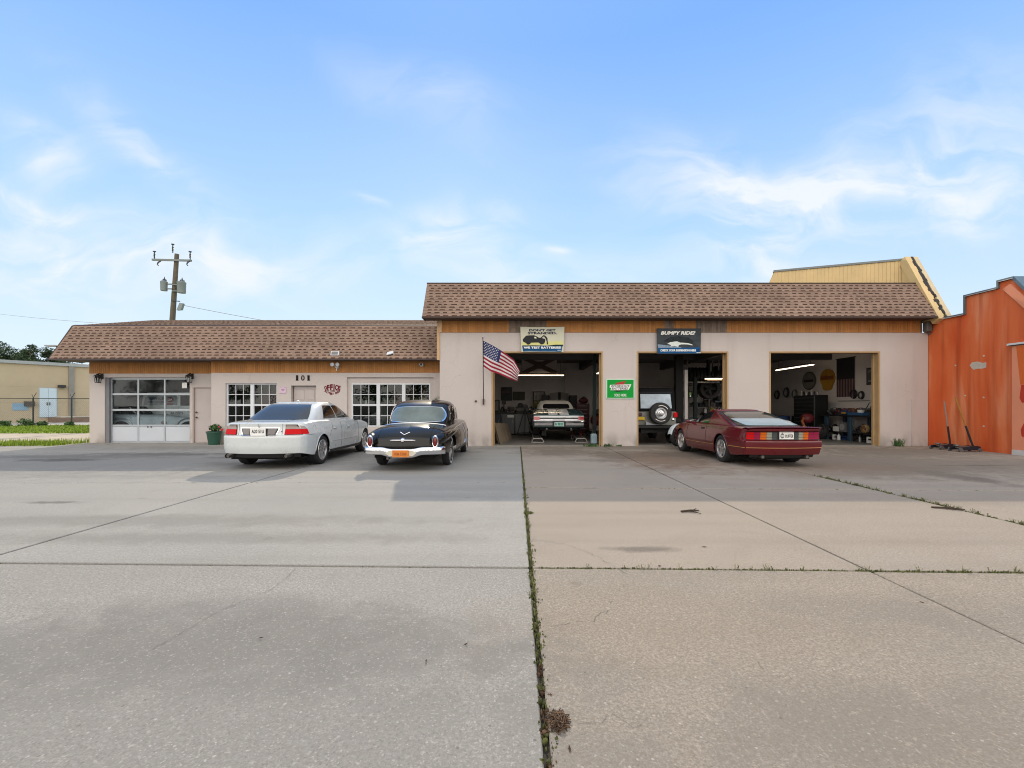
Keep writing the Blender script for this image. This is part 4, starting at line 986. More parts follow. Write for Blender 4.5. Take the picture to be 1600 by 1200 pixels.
def joint_blades(spots):
    mb = MB()
    for x, y, k in spots:
        for _ in range(k * 3):
            a = random.uniform(0, 6.28); h = random.uniform(.012, .05) * (1 + .04 * y); bx, by = x + random.gauss(0, .010), y + random.gauss(0, .012); l = h * random.uniform(.4, 1.4); c_, s_ = math.cos(a), math.sin(a); w_ = .0022
            i = [mb.pt(p) for p in ((bx - s_ * w_, by + c_ * w_, -.01), (bx + s_ * w_, by - c_ * w_, -.01), (bx + c_ * l * .5 + s_ * w_, by + s_ * l * .5 - c_ * w_, h * .75), (bx + c_ * l * .5 - s_ * w_, by + s_ * l * .5 + c_ * w_, h * .75), (bx + c_ * l, by + s_ * l, h * .7))]; tn = random.random(); mb.face(i[:4], tn); mb.face((i[3], i[2], i[4]), tn)
    return mb
tag(joint_blades(jsp).build('joint_grass', M('joint_grass_blades', (.12, .125, .04), .8, var=.5, scale=9, tone=.5)), 'thin ragged grass blades growing out of the concrete joints', 'grass', kind='stuff')
tag(ms.build('joint_moss', MOSS, smooth=60), 'green moss growing along the concrete joints', 'moss', kind='stuff')
for _ in range(260):       # the matted clump in the nearest joint
    a = random.uniform(0, 6.28); d = .042 * math.sqrt(random.random()); x, y = .175 + d * math.cos(a) * .9, 1.925 + d * math.sin(a) * 1.5
    h = .03 * (1 - (d / .046) ** 2) + .004; t_ = random.uniform(0, 3.14); l = random.uniform(.008, .022)
    lt.obox((x, y, random.uniform(0, h)), (math.cos(t_) * l, math.sin(t_) * l, random.uniform(-.004, .004)), (-math.sin(t_) * .0018, math.cos(t_) * .0018, 0), (0, 0, .0012), tone=random.random())
for _ in range(70):
    x, y = .115 + abs(random.gauss(.02, .05)), random.uniform(1.9, 3.4); lt.ball((x, y, 0), random.uniform(.002, .005), 5, 3, (1, 1, .6), .3, tone=random.random())
tag(lt.build('leaf_litter', LITTER), 'brown matted leaf litter and dirt in the nearest joint', 'litter', kind='stuff')

# ---- hairline cracks
CRK = M('crack_dark', (.125, .115, .10), .95, var=.3)
def crack(pts, wd=.004):
    mb = MB(); P = []
    for (a, b_), (c, d) in zip(pts, pts[1:]):
        n = max(2, int(math.hypot(c - a, d - b_) / .03))
        for k in range(n):
            q = k / n; P.append((a + (c - a) * q + random.gauss(0, .007), b_ + (d - b_) * q + random.gauss(0, .013)))
    P.append(pts[-1])
    for (a, b_), (c, d) in zip(P, P[1:]):
        if random.random() < .14: continue
        l = math.hypot(c - a, d - b_) or 1; nx, ny = -(d - b_) / l * wd * random.uniform(.1, .42), (c - a) / l * wd * random.uniform(.1, .42)
        z = .0042
        mb.quad((a - nx, b_ - ny, z), (c - nx, d - ny, z), (c + nx, d + ny, z), (a + nx, b_ + ny, z))
    tag(mb.build('pavement_crack', CRK), kind='structure')
def gpt(px, py): Y = CH * F / (py - HY); return (PX(px, Y), Y)
crack([gpt(*p) for p in ((466, 887), (430, 917), (380, 940), (330, 962), (290, 985), (240, 1015))], .005)
crack([gpt(*p) for p in ((978, 912), (955, 935), (950, 955), (920, 970), (860, 980))], .005)
crack([gpt(*p) for p in ((830, 843), (880, 850), (900, 857), (935, 870), (960, 886), (980, 898))], .006)
crack([gpt(*p) for p in ((905, 1135), (960, 1120), (990, 1140), (1010, 1125))], .003)
crack([gpt(*p) for p in ((1180, 1030), (1195, 1050), (1230, 1062))], .003)
# twigs and leaves dropped on the lot
TW = M('twig_brown', (.05, .032, .02), .9, var=.3)
def twig(px, py, l, a, label):
    x, y = gpt(px, py); mb = MB()
    mb.tube([(x - l * math.cos(a), y - l * math.sin(a), .012), (x, y, .02), (x + l * math.cos(a + .2), y + l * math.sin(a + .2), .012)], [.012, .014, .006], 6)
    for k in (-1, 1): mb.tube([(x + l * .2 * k, y, .018), (x + l * .2 * k + .10, y + .14 * k, .015)], [.009, .004], 5)
    tag(mb.build('twig', TW, smooth=60), label, 'twig', 'fallen twigs on the concrete')
twig(1079, 800, .13, .15, 'dark forked twig lying alone on the sunlit concrete')
twig(1482, 796, .17, -.5, 'long twig lying beside the mossy joint at the right')
for i, (px_, py_) in enumerate(((408, 998), (728, 1008), (890, 1172), (1440, 942), (1100, 855), (1030, 885), (666, 1034))):
    x, y = gpt(px_, py_); mb = MB(); l = .018 if py_ > 930 else .03; a = i * .8
    c_, s_ = math.cos(a), math.sin(a)
    P_ = [(-l, 0, .004), (-l * .2, l * .32, .007), (l, 0, .010), (-l * .2, -l * .32, .006), (0, 0, .003)]
    I = [mb.pt((x + p[0] * c_ - p[1] * s_, y + p[0] * s_ + p[1] * c_, p[2])) for p in P_]
    for k in range(4): mb.face((I[k], I[(k + 1) % 4], I[4]))
    tag(mb.build('dead_leaf', M('dead_leaf', (.06, .035, .02), .9)), 'single dead leaf lying on the concrete lot', 'leaf', 'dead leaves scattered on the lot')

# ================================================================== the shop building
shop = thing('auto_repair_shop', 'long pink stucco repair shop with brown shingle mansard roof and three open bays', 'building', (0, 15.13, 0))
def stucco():
    """hand trowelled paint: faint patches, rain streaks, splashed dirt along the foot, hairline cracks"""
    m, t, b, N, L = shader_nodes('pink_stucco'); g = N('ShaderNodeNewGeometry'); P = g.outputs['Position']
    def nz(sc, scale, det=5, off=0, dist=0):
        mp_ = N('ShaderNodeMapping'); mp_.inputs['Scale'].default_value = sc; mp_.inputs['Location'].default_value = (off, off, off); L(P, mp_.inputs[0])
        n = N('ShaderNodeTexNoise'); n.inputs['Scale'].default_value = scale; n.inputs['Detail'].default_value = det; n.inputs['Distortion'].default_value = dist; L(mp_.outputs[0], n.inputs['Vector']); return n.outputs['Fac']
    def mr(v, a, b_, c, d):
        n = N('ShaderNodeMapRange'); L(v, n.inputs['Value'])
        for k, q in zip(('From Min', 'From Max', 'To Min', 'To Max'), (a, b_, c, d)): n.inputs[k].default_value = q
        return n.outputs[0]
    def mix(f, a, c):
        n = N('ShaderNodeMix'); n.data_type = 'RGBA'; L(f, n.inputs['Factor']); n.inputs['B'].default_value = (*c, 1)
        if isinstance(a, tuple): n.inputs['A'].default_value = (*a, 1)
        else: L(a, n.inputs['A'])
        return n.outputs['Result']
    def mul(a, c):
        n = N('ShaderNodeMath'); n.operation = 'MULTIPLY'; L(a, n.inputs[0]); L(c, n.inputs[1]); return n.outputs[0]
    col = mix(mr(nz((1, 1, 1), .7, 7), .35, .65, 0, .6), (.555, .505, .485), (.515, .465, .445))
    col = mix(mr(nz((1, 1, 1), .35, 6, 7), .55, .68, 0, .5), col, (.585, .54, .52))
    col = mix(mr(nz((3.0, 3.0, .22), 1.0, 5, 3), .56, .74, 0, .30), col, (.42, .37, .345))
    sp = N('ShaderNodeSeparateXYZ'); L(P, sp.inputs[0])
    lo = mr(sp.outputs['Z'], .0, .55, 1, 0)
    col = mix(mul(lo, mr(nz((1, 1, .6), 2.2, 7, 2), .42, .60, 0, .95)), col, (.30, .27, .245))
    v = N('ShaderNodeTexVoronoi'); v.feature = 'DISTANCE_TO_EDGE'; v.inputs['Scale'].default_value = .55
    wn_ = N('ShaderNodeTexNoise'); wn_.inputs['Scale'].default_value = 2.0; wn_.inputs['Detail'].default_value = 6; L(P, wn_.inputs['Vector'])
    ad = N('ShaderNodeVectorMath'); ad.operation = 'MULTIPLY_ADD'; L(wn_.outputs['Color'], ad.inputs[0]); ad.inputs[1].default_value = (.8, .8, .8); L(P, ad.inputs[2]); L(ad.outputs[0], v.inputs['Vector'])
    col = mix(mul(mr(v.outputs['Distance'], .0, .006, .5, 0), mr(nz((1, 1, 1), .5, 3, 9), .52, .60, 0, 1)), col, (.30, .27, .26))
    L(col, b.inputs['Base Color']); b.inputs['Roughness'].default_value = .92; b.inputs['Specular IOR Level'].default_value = .25
    bp = N('ShaderNodeBump'); bp.inputs['Strength'].default_value = .35; bp.inputs['Distance'].default_value = .015; L(nz((1, 1, 1), 45, 5), bp.inputs['Height']); L(bp.outputs[0], b.inputs['Normal'])
    return m
STUCCO = stucco()
TAN = M('tan_frame_paint', (.42, .28, .14), .6, var=.12, scale=2)
WOODB = M('orange_cedar', (.43, .185, .048), .7, var=.14, scale=4, tone=.13)
GREYW = M('weathered_board', (.19, .145, .115), .85, var=.25, scale=6, tone=.2)
DARKB = M('dark_brown_trim', (.055, .035, .028), .7, var=.2)
def wall(name, x0, x1, z0, z1, y, th, holes, mat, parent, y2=None):
    xs = sorted({x0, x1} | {h[0] for h in holes} | {h[1] for h in holes}); zs = sorted({z0, z1} | {h[2] for h in holes} | {h[3] for h in holes})
    xs = [x for x in xs if x0 <= x <= x1]; zs = [z for z in zs if z0 <= z <= z1]
    def inh(a, b_): return any(h[0] < a < h[1] and h[2] < b_ < h[3] for h in holes)
    mb = MB()
    for i in range(len(xs) - 1):
        for j in range(len(zs) - 1):
            if inh((xs[i] + xs[i + 1]) / 2, (zs[j] + zs[j + 1]) / 2): continue
            a, b_, c, d = xs[i], xs[i + 1], zs[j], zs[j + 1]
            mb.quad((a, y, c), (b_, y, c), (b_, y, d), (a, y, d)); mb.quad((b_, y + th, c), (a, y + th, c), (a, y + th, d), (b_, y + th, d))
    for h in holes:
        a, b_, c, d = h
        mb.quad((a, y, c), (a, y + th, c), (a, y + th, d), (a, y, d)); mb.quad((b_, y + th, c), (b_, y, c), (b_, y, d), (b_, y + th, d))
        mb.quad((a, y, d), (a, y + th, d), (b_, y + th, d), (b_, y, d))
        if c > z0: mb.quad((a, y + th, c), (a, y, c), (b_, y, c), (b_, y + th, c))
    mb.quad((x0, y + th, z0), (x0, y, z0), (x0, y, z1), (x0, y + th, z1)); mb.quad((x1, y, z0), (x1, y + th, z0), (x1, y + th, z1), (x1, y, z1))
    mb.quad((x0, y, z1), (x1, y, z1), (x1, y + th, z1), (x0, y + th, z1))
    return mb.build(name, mat, parent)
YM, YW, YL = 15.13, 15.98, 16.40
BAYS = [(-.85, 2.85, 0, 3.15), (3.98, 7.02, 0, 3.15), (8.38, 12.06, 0, 3.15)]
wall('front_wall', -2.57, 13.66, -.1, 3.77, YM, .22, [(a, b_, -.1, d) for a, b_, c, d in BAYS], STUCCO, shop)
# tan wooden linings of the three bays
for a, b_, c, d in BAYS:
    mb = MB(); y0, y1 = YM - .012, YM + .26
    mb.box(a, a + .05, y0, y1, -.01, d); mb.box(b_ - .05, b_, y0, y1, -.01, d); mb.box(a + .05, b_ - .05, y0, y1, d - .05, d)
    mb.box(a + .05, a + .09, YM + .16, YM + .255, -.01, d - .05); mb.box(b_ - .09, b_ - .05, YM + .16, YM + .255, -.01, d - .05)
    mb.build('bay_frame', TAN, shop, bevel=.006)
    mb = MB(); mb.box(a - .1, b_ + .1, YM + .27, YM + .42, d - .02, d + .40); mb.build('rolled_up_door', M('dark_steel', (.05, .05, .052), .5, .5), shop, bevel=.02)
# side and corner walls of the tall part
for q_ in ((-2.57, -2.37), (13.46, 13.66)): mb = MB(); mb.box(*q_, YM + .22, 24.4, -.1, 4.7); mb.build('side_wall', STUCCO, shop)
mb = MB(); mb.box(-2.60, -2.50, YM - .045, YM - .0, 3.78, 4.30); mb.box(-2.665, -2.572, YM - .03, YM + .10, 2.86, 4.30); mb.build('corner_board', M('pale_tan_board', (.55, .36, .20), .7, var=.1), shop)
mb = MB(); mb.box(-1.40, -1.34, YM - .028, YM - .002, 1.46, 1.52); mb.build('wall_bracket', DARKB, shop)
mb = MB(); mb.box(13.10, 13.13, YM - .03, YM - .002, .02, 1.55); mb.build('conduit', STUCCO, shop)
# board band under the eaves
def band(x0, x1, y, z0, z1, grey, name='board_band'):
    mb = MB(); x = x0
    while x < x1 - .01:
        w_ = min(.074, x1 - x); g = any(a < x + w_ / 2 < b_ for a, b_ in grey); mb.cur = 1 if g else 0
        mb.box(x + .003, x + w_ - .003, y - random.uniform(.012, .015), y, z0, z1, tone=random.random())
        x += w_
    mb.box(x0, x1, y - .004, y + .01, z0 + .001, z1 - .001, tone=0)
    return mb.build(name, [WOODB, GREYW], shop)
band(-2.50, 13.40, YM, 3.775, 4.24, [(-.25, .95), (5.95, 6.95), (4.9, 5.2)])
band(-10.74, -2.61, YW, 2.50, 2.92, [])
band(-15.41, -10.76, YL, 2.50, 2.92, [])
# shingles: courses of laminated tabs
SH1 = M('shingle_light', (.262, .182, .140), .95, var=.24, scale=.9, detail=9, tone=.13, bump=.5, bscale=120, spec=.2)
SH2 = M('shingle_dark', (.078, .046, .035), .95, var=.2, scale=9, tone=.35, spec=.2)
def shingle_plane(mb, x0, x1, lo, hi, course=.135, seed=1, dens=1.0):
    """lo, hi: (y, z) of the lower and upper edge"""
    r_ = random.Random(seed); ly, lz = lo; hy, hz = hi; Lg = math.hypot(hy - ly, hz - lz); uy, uz = (hy - ly) / Lg, (hz - lz) / Lg; ny, nz = -uz, uy
    if nz < 0: ny, nz = -ny, -nz
    n = int(round(Lg / course)); c = Lg / n
    def P(x, s_, o_): return (x, ly + uy * s_ + ny * o_, lz + uz * s_ + nz * o_)
    mb.cur = 0
    for k in range(n):
        s0, s1 = k * c, (k + 1) * c
        mb.cur = 1
        mb.quad(P(x0, s0, .006), P(x1, s0, .006), P(x1, s1, .0), P(x0, s1, .0), r_.random())
        mb.cur = 0
        sm = s0 + c * .42
        a = x0 + r_.uniform(0, .25)
        # solid upper strip of each course, pieced into shingles
        q = x0
        while q < x1:
            w_ = min(r_.uniform(.45, 1.0), x1 - q); tn = r_.random()
            b0 = [P(q, sm, .011), P(q + w_, sm, .011), P(q + w_, s1 + .002, .007), P(q, s1 + .002, .007)]
            mb.quad(*b0, tn); mb.quad(P(q, sm, .006), P(q + w_, sm, .006), b0[1], b0[0], tn)
            q += w_
        q = x0
        while q < x1:      # the teeth
            w_ = min(r_.uniform(.07, .17), x1 - q); gap = r_.uniform(.07, .17) * dens; tn = r_.random()
            j = r_.uniform(.0, .15) * c
            b0 = [P(q + .012, s0 + j * .3, .014), P(q + w_ - .012, s0 + j * .3, .014), P(q + w_, sm + .004, .0125), P(q, sm + .004, .0125)]
            mb.quad(*b0, tn); mb.quad(P(q + .012, s0 + j * .3, .004), P(q + w_ - .012, s0 + j * .3, .004), b0[1], b0[0], tn)
            q += w_ + gap
EL, EH = (14.60, 4.205), (15.42, 5.47)
mb = MB(); shingle_plane(mb, -3.05, 13.50, EL, EH, .127, 2)
mb.build('shingle_mansard', [SH1, SH2], shop)
# mansard core, soffit, edge trims, low roof behind
mb = MB()
prof = [(14.60, 4.165), (14.62, 4.195), (15.43, 5.455), (15.62, 5.46), (15.62, 4.66), (15.2, 4.22), (15.13, 4.22), (15.13, 4.165)]
mb.prism(prof, -3.045, 13.495, 'yz'); mb.build('mansard_frame', DARKB, shop, fix=True)
mb = MB(); mb.box(-3.06, 13.50, 14.585, 14.598, 4.16, 4.205); mb.box(-3.062, -3.05, 14.60, 15.2, 4.15, 4.19); mb.box(-3.06, 13.50, 15.40, 15.64, 5.475, 5.51); mb.build('edge_trim', DARKB, shop, bevel=.004)
mb = MB(); mb.box(-2.55, 13.64, 15.63, 24.4, 4.55, 4.70); mb.build('flat_roof', M('roof_felt', (.12, .115, .11), .95, var=.2), shop)
mb = MB(); mb.box(-2.57, 13.66, 24.4, 24.6, -.1, 1.78); mb.box(-2.57, 8.9, 24.4, 24.6, 1.78, 2.12); mb.box(9.42, 13.66, 24.4, 24.6, 1.78, 2.12); mb.box(-2.57, 13.66, 24.4, 24.6, 2.12, 4.70); mb.build('back_wall', M('shop_interior_paint', (.70, .66, .65), .85, var=.08, scale=.8), shop)
# low wing
wall('wing_wall', -10.74, -2.58, -.1, 2.5, YW, .2, [(-8.19, -6.75, .60, 2.13), (-7.94 + .0, -7.06, -.1, 2.02)] if False else [(-10.24, -8.44, .60, 2.13), (-7.94, -7.06, -.1, 2.05), (-5.98, -2.94, .52, 2.34)], STUCCO, shop)
wall('garage_wall', -15.41, -10.72, -.1, 2.5, YL, .2, [(-14.86, -11.80, -.1, 2.36), (-11.69, -10.86, -.1, 2.02)], STUCCO, shop)
for q_ in ((-10.742, -10.55, YW + .2, YL + .2, 2.92), (-15.41, -15.21, YL + .2, 23.3, 4.0), (-15.41, -2.57, 23.3, 23.5, 4.0)): mb = MB(); mb.box(*q_[:4], -.1, q_[4]); mb.build('wing_side_wall', STUCCO, shop)
mb = MB(); mb.box(-15.2, -2.58, YL + .2, 23.3, -.12, -.03); mb.build('wing_floor', M('pale_floor', (.45, .44, .42), .8, var=.2), shop)
mb = MB(); mb.box(-15.2, -10.6, YL + .25, 23.3, 2.75, 2.85); mb.build('wing_ceiling', M('room_paint', (.72, .71, .69), .9), shop)
mb = MB(); mb.box(-10.5, -2.58, YW + .25, 23.3, 2.75, 2.85); mb.build('wing_ceiling', M('dark_room', (.10, .095, .09), .9), shop)
mb = MB(); mb.box(-10.6, -10.5, YL + .25, 23.3, -.03, 2.85); mb.box(-10.49, -2.6, 19.6, 19.7, -.03, 2.74); mb.build('room_partition', M('dark_room', (.10, .095, .09), .9), shop)
mb = MB(); shingle_plane(mb, -15.88, -2.66, (15.45, 2.935), (16.28, 4.19), .122, 5); mb.build('shingle_mansard', [SH1, SH2], shop)
mb = MB(); shingle_plane(mb, -15.9, -2.60, (16.36, 4.225), (20.0, 5.10), .16, 9, .6); mb.build('shingle_roof', [SH1, SH2], shop)
mb = MB(); mb.prism([(15.45, 2.90), (15.46, 2.93), (16.29, 4.18), (16.36, 4.21), (20.0, 5.085), (23.6, 4.0), (23.6, 3.8), (16.4, 2.95), (16.4, 2.90)], -15.88, -2.59, 'yz'); mb.build('mansard_frame', DARKB, shop, fix=True)
mb = MB(); mb.box(-15.90, -2.66, 15.435, 15.448, 2.895, 2.935); mb.obox((-9.28, 16.32, 4.225), (6.62, 0, 0), (0, .05, .02), (0, -.004, .008)); mb.obox((-15.90, 15.865, 3.545), (.018, 0, 0), (0, .415, .645), (0, .02, -.012)); mb.build('edge_trim', M('dark_purple_trim', (.055, .042, .045), .7), shop)

# ---- windows of the office
VINYL = M('white_vinyl_frame', (.66, .69, .74), .4, var=.04)
PANE = glass_mat('window_pane', (.72, .76, .76), 1.0, .01, 1.42)
def sash_window(x0, x1, z0, z1, y, n, sill=True, parent=None):
    fr = MB(); t_ = .045
    fr.box(x0, x1, y, y + .07, z0, z0 + t_); fr.box(x0, x1, y, y + .07, z1 - t_, z1); fr.box(x0, x0 + t_, y, y + .07, z0 + t_, z1 - t_); fr.box(x1 - t_, x1, y, y + .07, z0 + t_, z1 - t_)
    wu = (x1 - x0 - 2 * t_) / n
    for k in range(1, n): fr.box(x0 + t_ + wu * k - .06, x0 + t_ + wu * k + .06, y - .004, y + .066, z0 + t_, z1 - t_)
    zm = (z0 + z1) / 2
    for k in range(n):
        a = x0 + t_ + wu * k + (.06 if k else 0); b_ = x0 + t_ + wu * (k + 1) - (.06 if k < n - 1 else 0)
        fr.box(a, b_, y + .006, y + .060, zm - .03, zm + .03)
    fo = fr.build('window', VINYL, shop, bevel=.004)
    for k in range(n):
        a = x0 + t_ + wu * k + (.06 if k else 0); b_ = x0 + t_ + wu * (k + 1) - (.06 if k < n - 1 else 0)
        for (c, d) in ((z0 + t_, zm - .03), (zm + .03, z1 - t_)):
            mb = MB()
            for q in (1, 2): mb.box(a + (b_ - a) * q / 3 - .008, a + (b_ - a) * q / 3 + .008, y + .02, y + .042, c, d)
            xs3 = [a] + [a + (b_ - a) * q / 3 for q in (1, 2)] + [b_]
            for q in range(3): mb.box(xs3[q] + (.011 if q else 0), xs3[q + 1] - (.011 if q < 2 else 0), y + .02, y + .042, (c + d) / 2 - .011, (c + d) / 2 + .011)
            mb.build('glazing_bars', VINYL, fo)
            g = MB(); g.box(a, b_, y + .046, y + .050, c, d); g.build('pane', PANE, fo)
    return fo
sash_window(-10.24, -8.44, .60, 2.13, YW + .06, 2)
sash_window(-5.84, -3.06, .60, 2.13, YW + .07, 3)
# recessed infill round the wide window
mb = MB(); y0, y1 = YW + .08, YW + .19
mb.box(-5.98, -5.84, y0, y1, .52, 2.34); mb.box(-3.06, -2.94, y0, y1, .52, 2.34); mb.box(-5.84, -3.06, y0, y1, 2.13, 2.34); mb.box(-5.84, -3.06, y0, y1, .52, .60); mb.build('window_surround', STUCCO, shop)
# ---- doors
DOORP = M('pink_door_paint', (.48, .43, .42), .6, var=.05)
def panel_door(x0, x1, z1, y, panels, knob):
    mb = MB(); mb.box(x0, x1, y, y + .045, .01, z1); d = mb.build('entry_door', DOORP, shop)
    if panels:
        mb = MB()
        for a, b_ in ((.10, .46), (.54, .90)):
            for c, e_ in ((.06, .32), (.38, .70), (.76, .94)):
                xx0, xx1 = x0 + (x1 - x0) * a, x0 + (x1 - x0) * b_; z0_, z1_ = z1 * c, z1 * e_
                mb.rbox(xx0, xx1, y - .012, y + .01, z0_, z1_, .015)
        mb.build('door_panels', DOORP, d)
    for z in knob[1:]: mb = MB(); mb.ball((knob[0], y - .05, z), .032, 10, 8); mb.tube([(knob[0], y - .05, z), (knob[0], y, z)], .014, 8); mb.build('door_knob', M('dull_brass', (.12, .09, .06), .35, .9), d, smooth=60)
panel_door(-7.90, -7.10, 2.03, YW + .14, True, (-7.8, .95))
panel_door(-11.65, -10.88, 1.99, YL + .05, False, (-11.56, .92, 1.10))
mb = MB(); mb.box(-11.69, -11.65, YL - .01, YL + .12, 0, 2.02); mb.box(-11.65, -10.88, YL - .01, YL + .12, 1.99, 2.02); mb.build('door_frame', M('pink_frame_dark', (.40, .33, .30), .6), shop)
# ---- sectional glazed garage door
GD = M('garage_door_white', (.54, .58, .64), .45, var=.06, scale=1.2); ALU = M('aluminium_rail', (.44, .48, .52), .4, .3, var=.05)
gx0, gx1, gy = -14.72, -11.82, YL + .10
xsd = [gx0, gx0 + .975, gx0 + 1.94, gx1]; zsd = [.0, .62, 1.19, 1.76, 2.34]
mb = MB()
for z in zsd[1:-1]: mb.box(gx0, gx1, gy, gy + .05, z - .035, z + .035)
mb.box(gx0, gx1, gy, gy + .05, .0, .05); mb.box(gx0, gx1, gy, gy + .05, 2.29, 2.34)
for i, x in enumerate(xsd):
    for j in range(4):
        a, b_ = zsd[j] + (.05 if j == 0 else .035), zsd[j + 1] - (.05 if j == 3 else .035)
        h = .026; q0 = x - h + (h if i == 0 else 0); q1 = x + h - (h if i == 3 else 0)
        mb.box(q0 - (0 if i else -.0), q1, gy + .002, gy + .048, a, b_)
gdo = mb.build('garage_door', ALU, shop, bevel=.004)
for i in range(3):
    p = MB(); p.rbox(xsd[i] + .03, xsd[i + 1] - .03, gy + .010, gy + .04, .055, .58, .012); p.build('solid_panel', GD, gdo)
    for j in (1, 2, 3):
        p = MB(); p.box(xsd[i] + .02, xsd[i + 1] - .02, gy + .022, gy + .027, zsd[j] + .03, zsd[j + 1] - .03); p.build('pane', glass_mat('garage_pane', (.88, .92, .94), 1.0, .01, 1.24), gdo)
mb = MB(); mb.box(-14.86, -14.72, YL + .02, YL + .19, 0, 2.36); mb.build('garage_jamb', M('grey_jamb', (.17, .17, .19), .6), shop)
for dx_ in (1.32, 1.44): mb = MB(); mb.box(gx0 + dx_, gx0 + dx_ + .03, gy - .012, gy + .0, .545, .60); mb.build('door_latch', DARKTRIM, gdo)
tag(MB_paper := (lambda m: (m.box(-12.16, -11.98, gy + .012, gy + .016, 1.98, 2.18), m.build('paper_notice', PLATE_W))[1])(MB()), 'small white paper notice taped inside the glazed garage door', 'notice')
# threshold and apron edge
THR = M('threshold_concrete', (.25, .235, .21), .9, var=.3, scale=3)
mb = MB(); mb.prism([(-15.45, 15.62), (-14.21, 15.76), (-14.21, 16.28), (-10.76, 16.28), (-10.76, 16.72), (-15.45, 16.72)], -.1, .004, 'xy'); mb.build('threshold', THR, shop, fix=True)
mb = MB(); mb.box(-2.5, 13.5, YM - .02, YM + .35, -.1, .008); mb.build('threshold', THR, shop)
# ---- garage interior
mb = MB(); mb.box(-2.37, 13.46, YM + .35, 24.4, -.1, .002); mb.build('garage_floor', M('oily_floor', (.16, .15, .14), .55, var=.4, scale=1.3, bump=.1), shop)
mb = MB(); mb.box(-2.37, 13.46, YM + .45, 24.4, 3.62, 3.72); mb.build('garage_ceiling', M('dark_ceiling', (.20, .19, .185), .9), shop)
mb = MB()
for x in (3.42, 7.72): mb.box(x - .10, x + .10, YM + .3, 24.35, 3.25, 3.62)
for y in (19.3,): mb.box(-2.37, 13.46, y, y + .18, 3.30, 3.615)
mb.build('ceiling_beam', M('grey_steel_beam', (.10, .10, .105), .6, .2, var=.15), shop)
mb = MB(); mb.box(13.36, 13.455, YM + .4, 24.35, .0, 3.6); mb.build('right_inner_wall', M('shop_interior_paint', (.70, .66, .65), .85), shop)
mb = MB(); mb.box(-2.365, -2.27, YM + .4, 24.35, .0, 3.6); mb.build('left_inner_wall', M('shop_interior_paint', (.70, .66, .65), .85), shop)
mb = MB(); mb.box(2.55, 2.75, 24.15, 24.38, 0, 3.3); mb.build('wall_pier', M('shop_interior_paint', (.70, .66, .65), .85), shop)

# ---- signs and things fixed on the walls
DKNUM = M('black_numeral', (.02, .02, .02), .4)
num = thing('house_number', 'black numerals 101 fixed above the recessed entry door', 'house number', (-7.52, YW, 2.22))
for i, ch in enumerate('101'):
    t_ = text_mb(ch, .075 if ch == '1' else .12, .185, .012); cx_ = -7.72 + .20 * i
    w_ = .075 if ch == '1' else .12
    if ch == '1':
        t_.box(-.008, .085, 0, .01, -.0, .016); t_.box(-.005, .03, 0, .01, .158, .172)
    t_.v = [(a + cx_ - w_ / 2, b_ * 2 + YW - .016, c + 2.225) for a, b_, c in t_.v]; t_.build('numeral', DKNUM, num)
MAROON = M('maroon_lettering', (.16, .015, .03), .6)
osn = thing('office_sign', 'maroon painted OFFICE lettering in an oval between door and wide window', 'sign', (-6.48, YW, 1.9))
HALO = M('pale_pink_paint', (.60, .50, .47), .8)
def arc_text(txt, cx_, cz_, rx, rz_, a0, a1, h0, wl, parent, mat, y, up=True, hs=None):
    n = len(txt)
    for i, ch in enumerate(txt):
        if ch == ' ': continue
        a = a0 + (a1 - a0) * (i / (n - 1)); x, z = cx_ + rx * math.cos(a), cz_ + rz_ * math.sin(a)
        h = hs[i] if hs else h0; ww = wl * (.35 if ch == 'I' else 1)
        t_ = text_mb(ch, ww, h, .05); sl_ = -(rx * math.sin(a)) ; rot = math.atan2(rz_ * math.cos(a), -rx * math.sin(a)); rot = rot - math.pi if up else rot
        if rot < -math.pi: rot += 2 * math.pi
        if abs(rot) > math.pi / 2: rot -= math.copysign(math.pi, rot)
        rot *= .8
        M4 = Matrix.Translation((x, y, z)) @ Matrix.Rotation(-rot, 4, 'Y') @ Matrix.Translation((-ww / 2, 0, -h / 2))
        mb = MB(); put(mb, t_, M4); mb.build('letter', mat, parent)
for i, (ch, hh) in enumerate(zip('OFFICE', (.135, .185, .21, .21, .185, .14))):
    ww = .035 if ch == 'I' else .092; xx = (-6.71, -6.615, -6.515, -6.43, -6.355, -6.255)[i]; q_ = (xx + 6.48) / .24
    t_ = text_mb(ch, ww, hh, .045); M4 = Matrix.Translation((xx, YW - .012, 1.885 + .022 * q_ * q_ + .0)) @ Matrix.Rotation(.16 * q_, 4, 'Y') @ Matrix.Translation((-ww / 2, 0, 0)); mb = MB(); put(mb, t_, M4); mb.build('letter', MAROON, osn)
lettering('AND', -6.47, YW - .012, 1.835, .17, .055, MAROON, osn, bold=.02)
for i, ch in enumerate('BATTERY SHOP'):
    if ch == ' ': continue
    q_ = (i - 5.5) / 5.5; ww = .042; t_ = text_mb(ch, ww, .075, .05); M4 = Matrix.Translation((-6.48 + .265 * q_, YW - .012, 1.725 + .105 * q_ * q_)) @ Matrix.Rotation(-.55 * q_, 4, 'Y') @ Matrix.Translation((-ww / 2, 0, 0)); mb = MB(); put(mb, t_, M4); mb.build('letter', MAROON, osn)
mb = MB(); mb.box(-6.69, -6.59, YW - .010, YW - .004, 1.862, 1.876); mb.box(-6.36, -6.26, YW - .010, YW - .004, 1.862, 1.876); mb.build('dash', MAROON, osn)
ps = thing('wall_plaque', 'small square lilac plaque with heart-shaped print beside the left office window', 'plaque', (-8.22, YW, 1.89))
mb = MB(); mb.rbox(-8.34, -8.10, YW - .012, YW, 1.765, 2.015, .005); mb.build('plaque_board', M('lilac_board', (.62, .48, .58), .6, var=.08, scale=20), ps)
mb = MB()
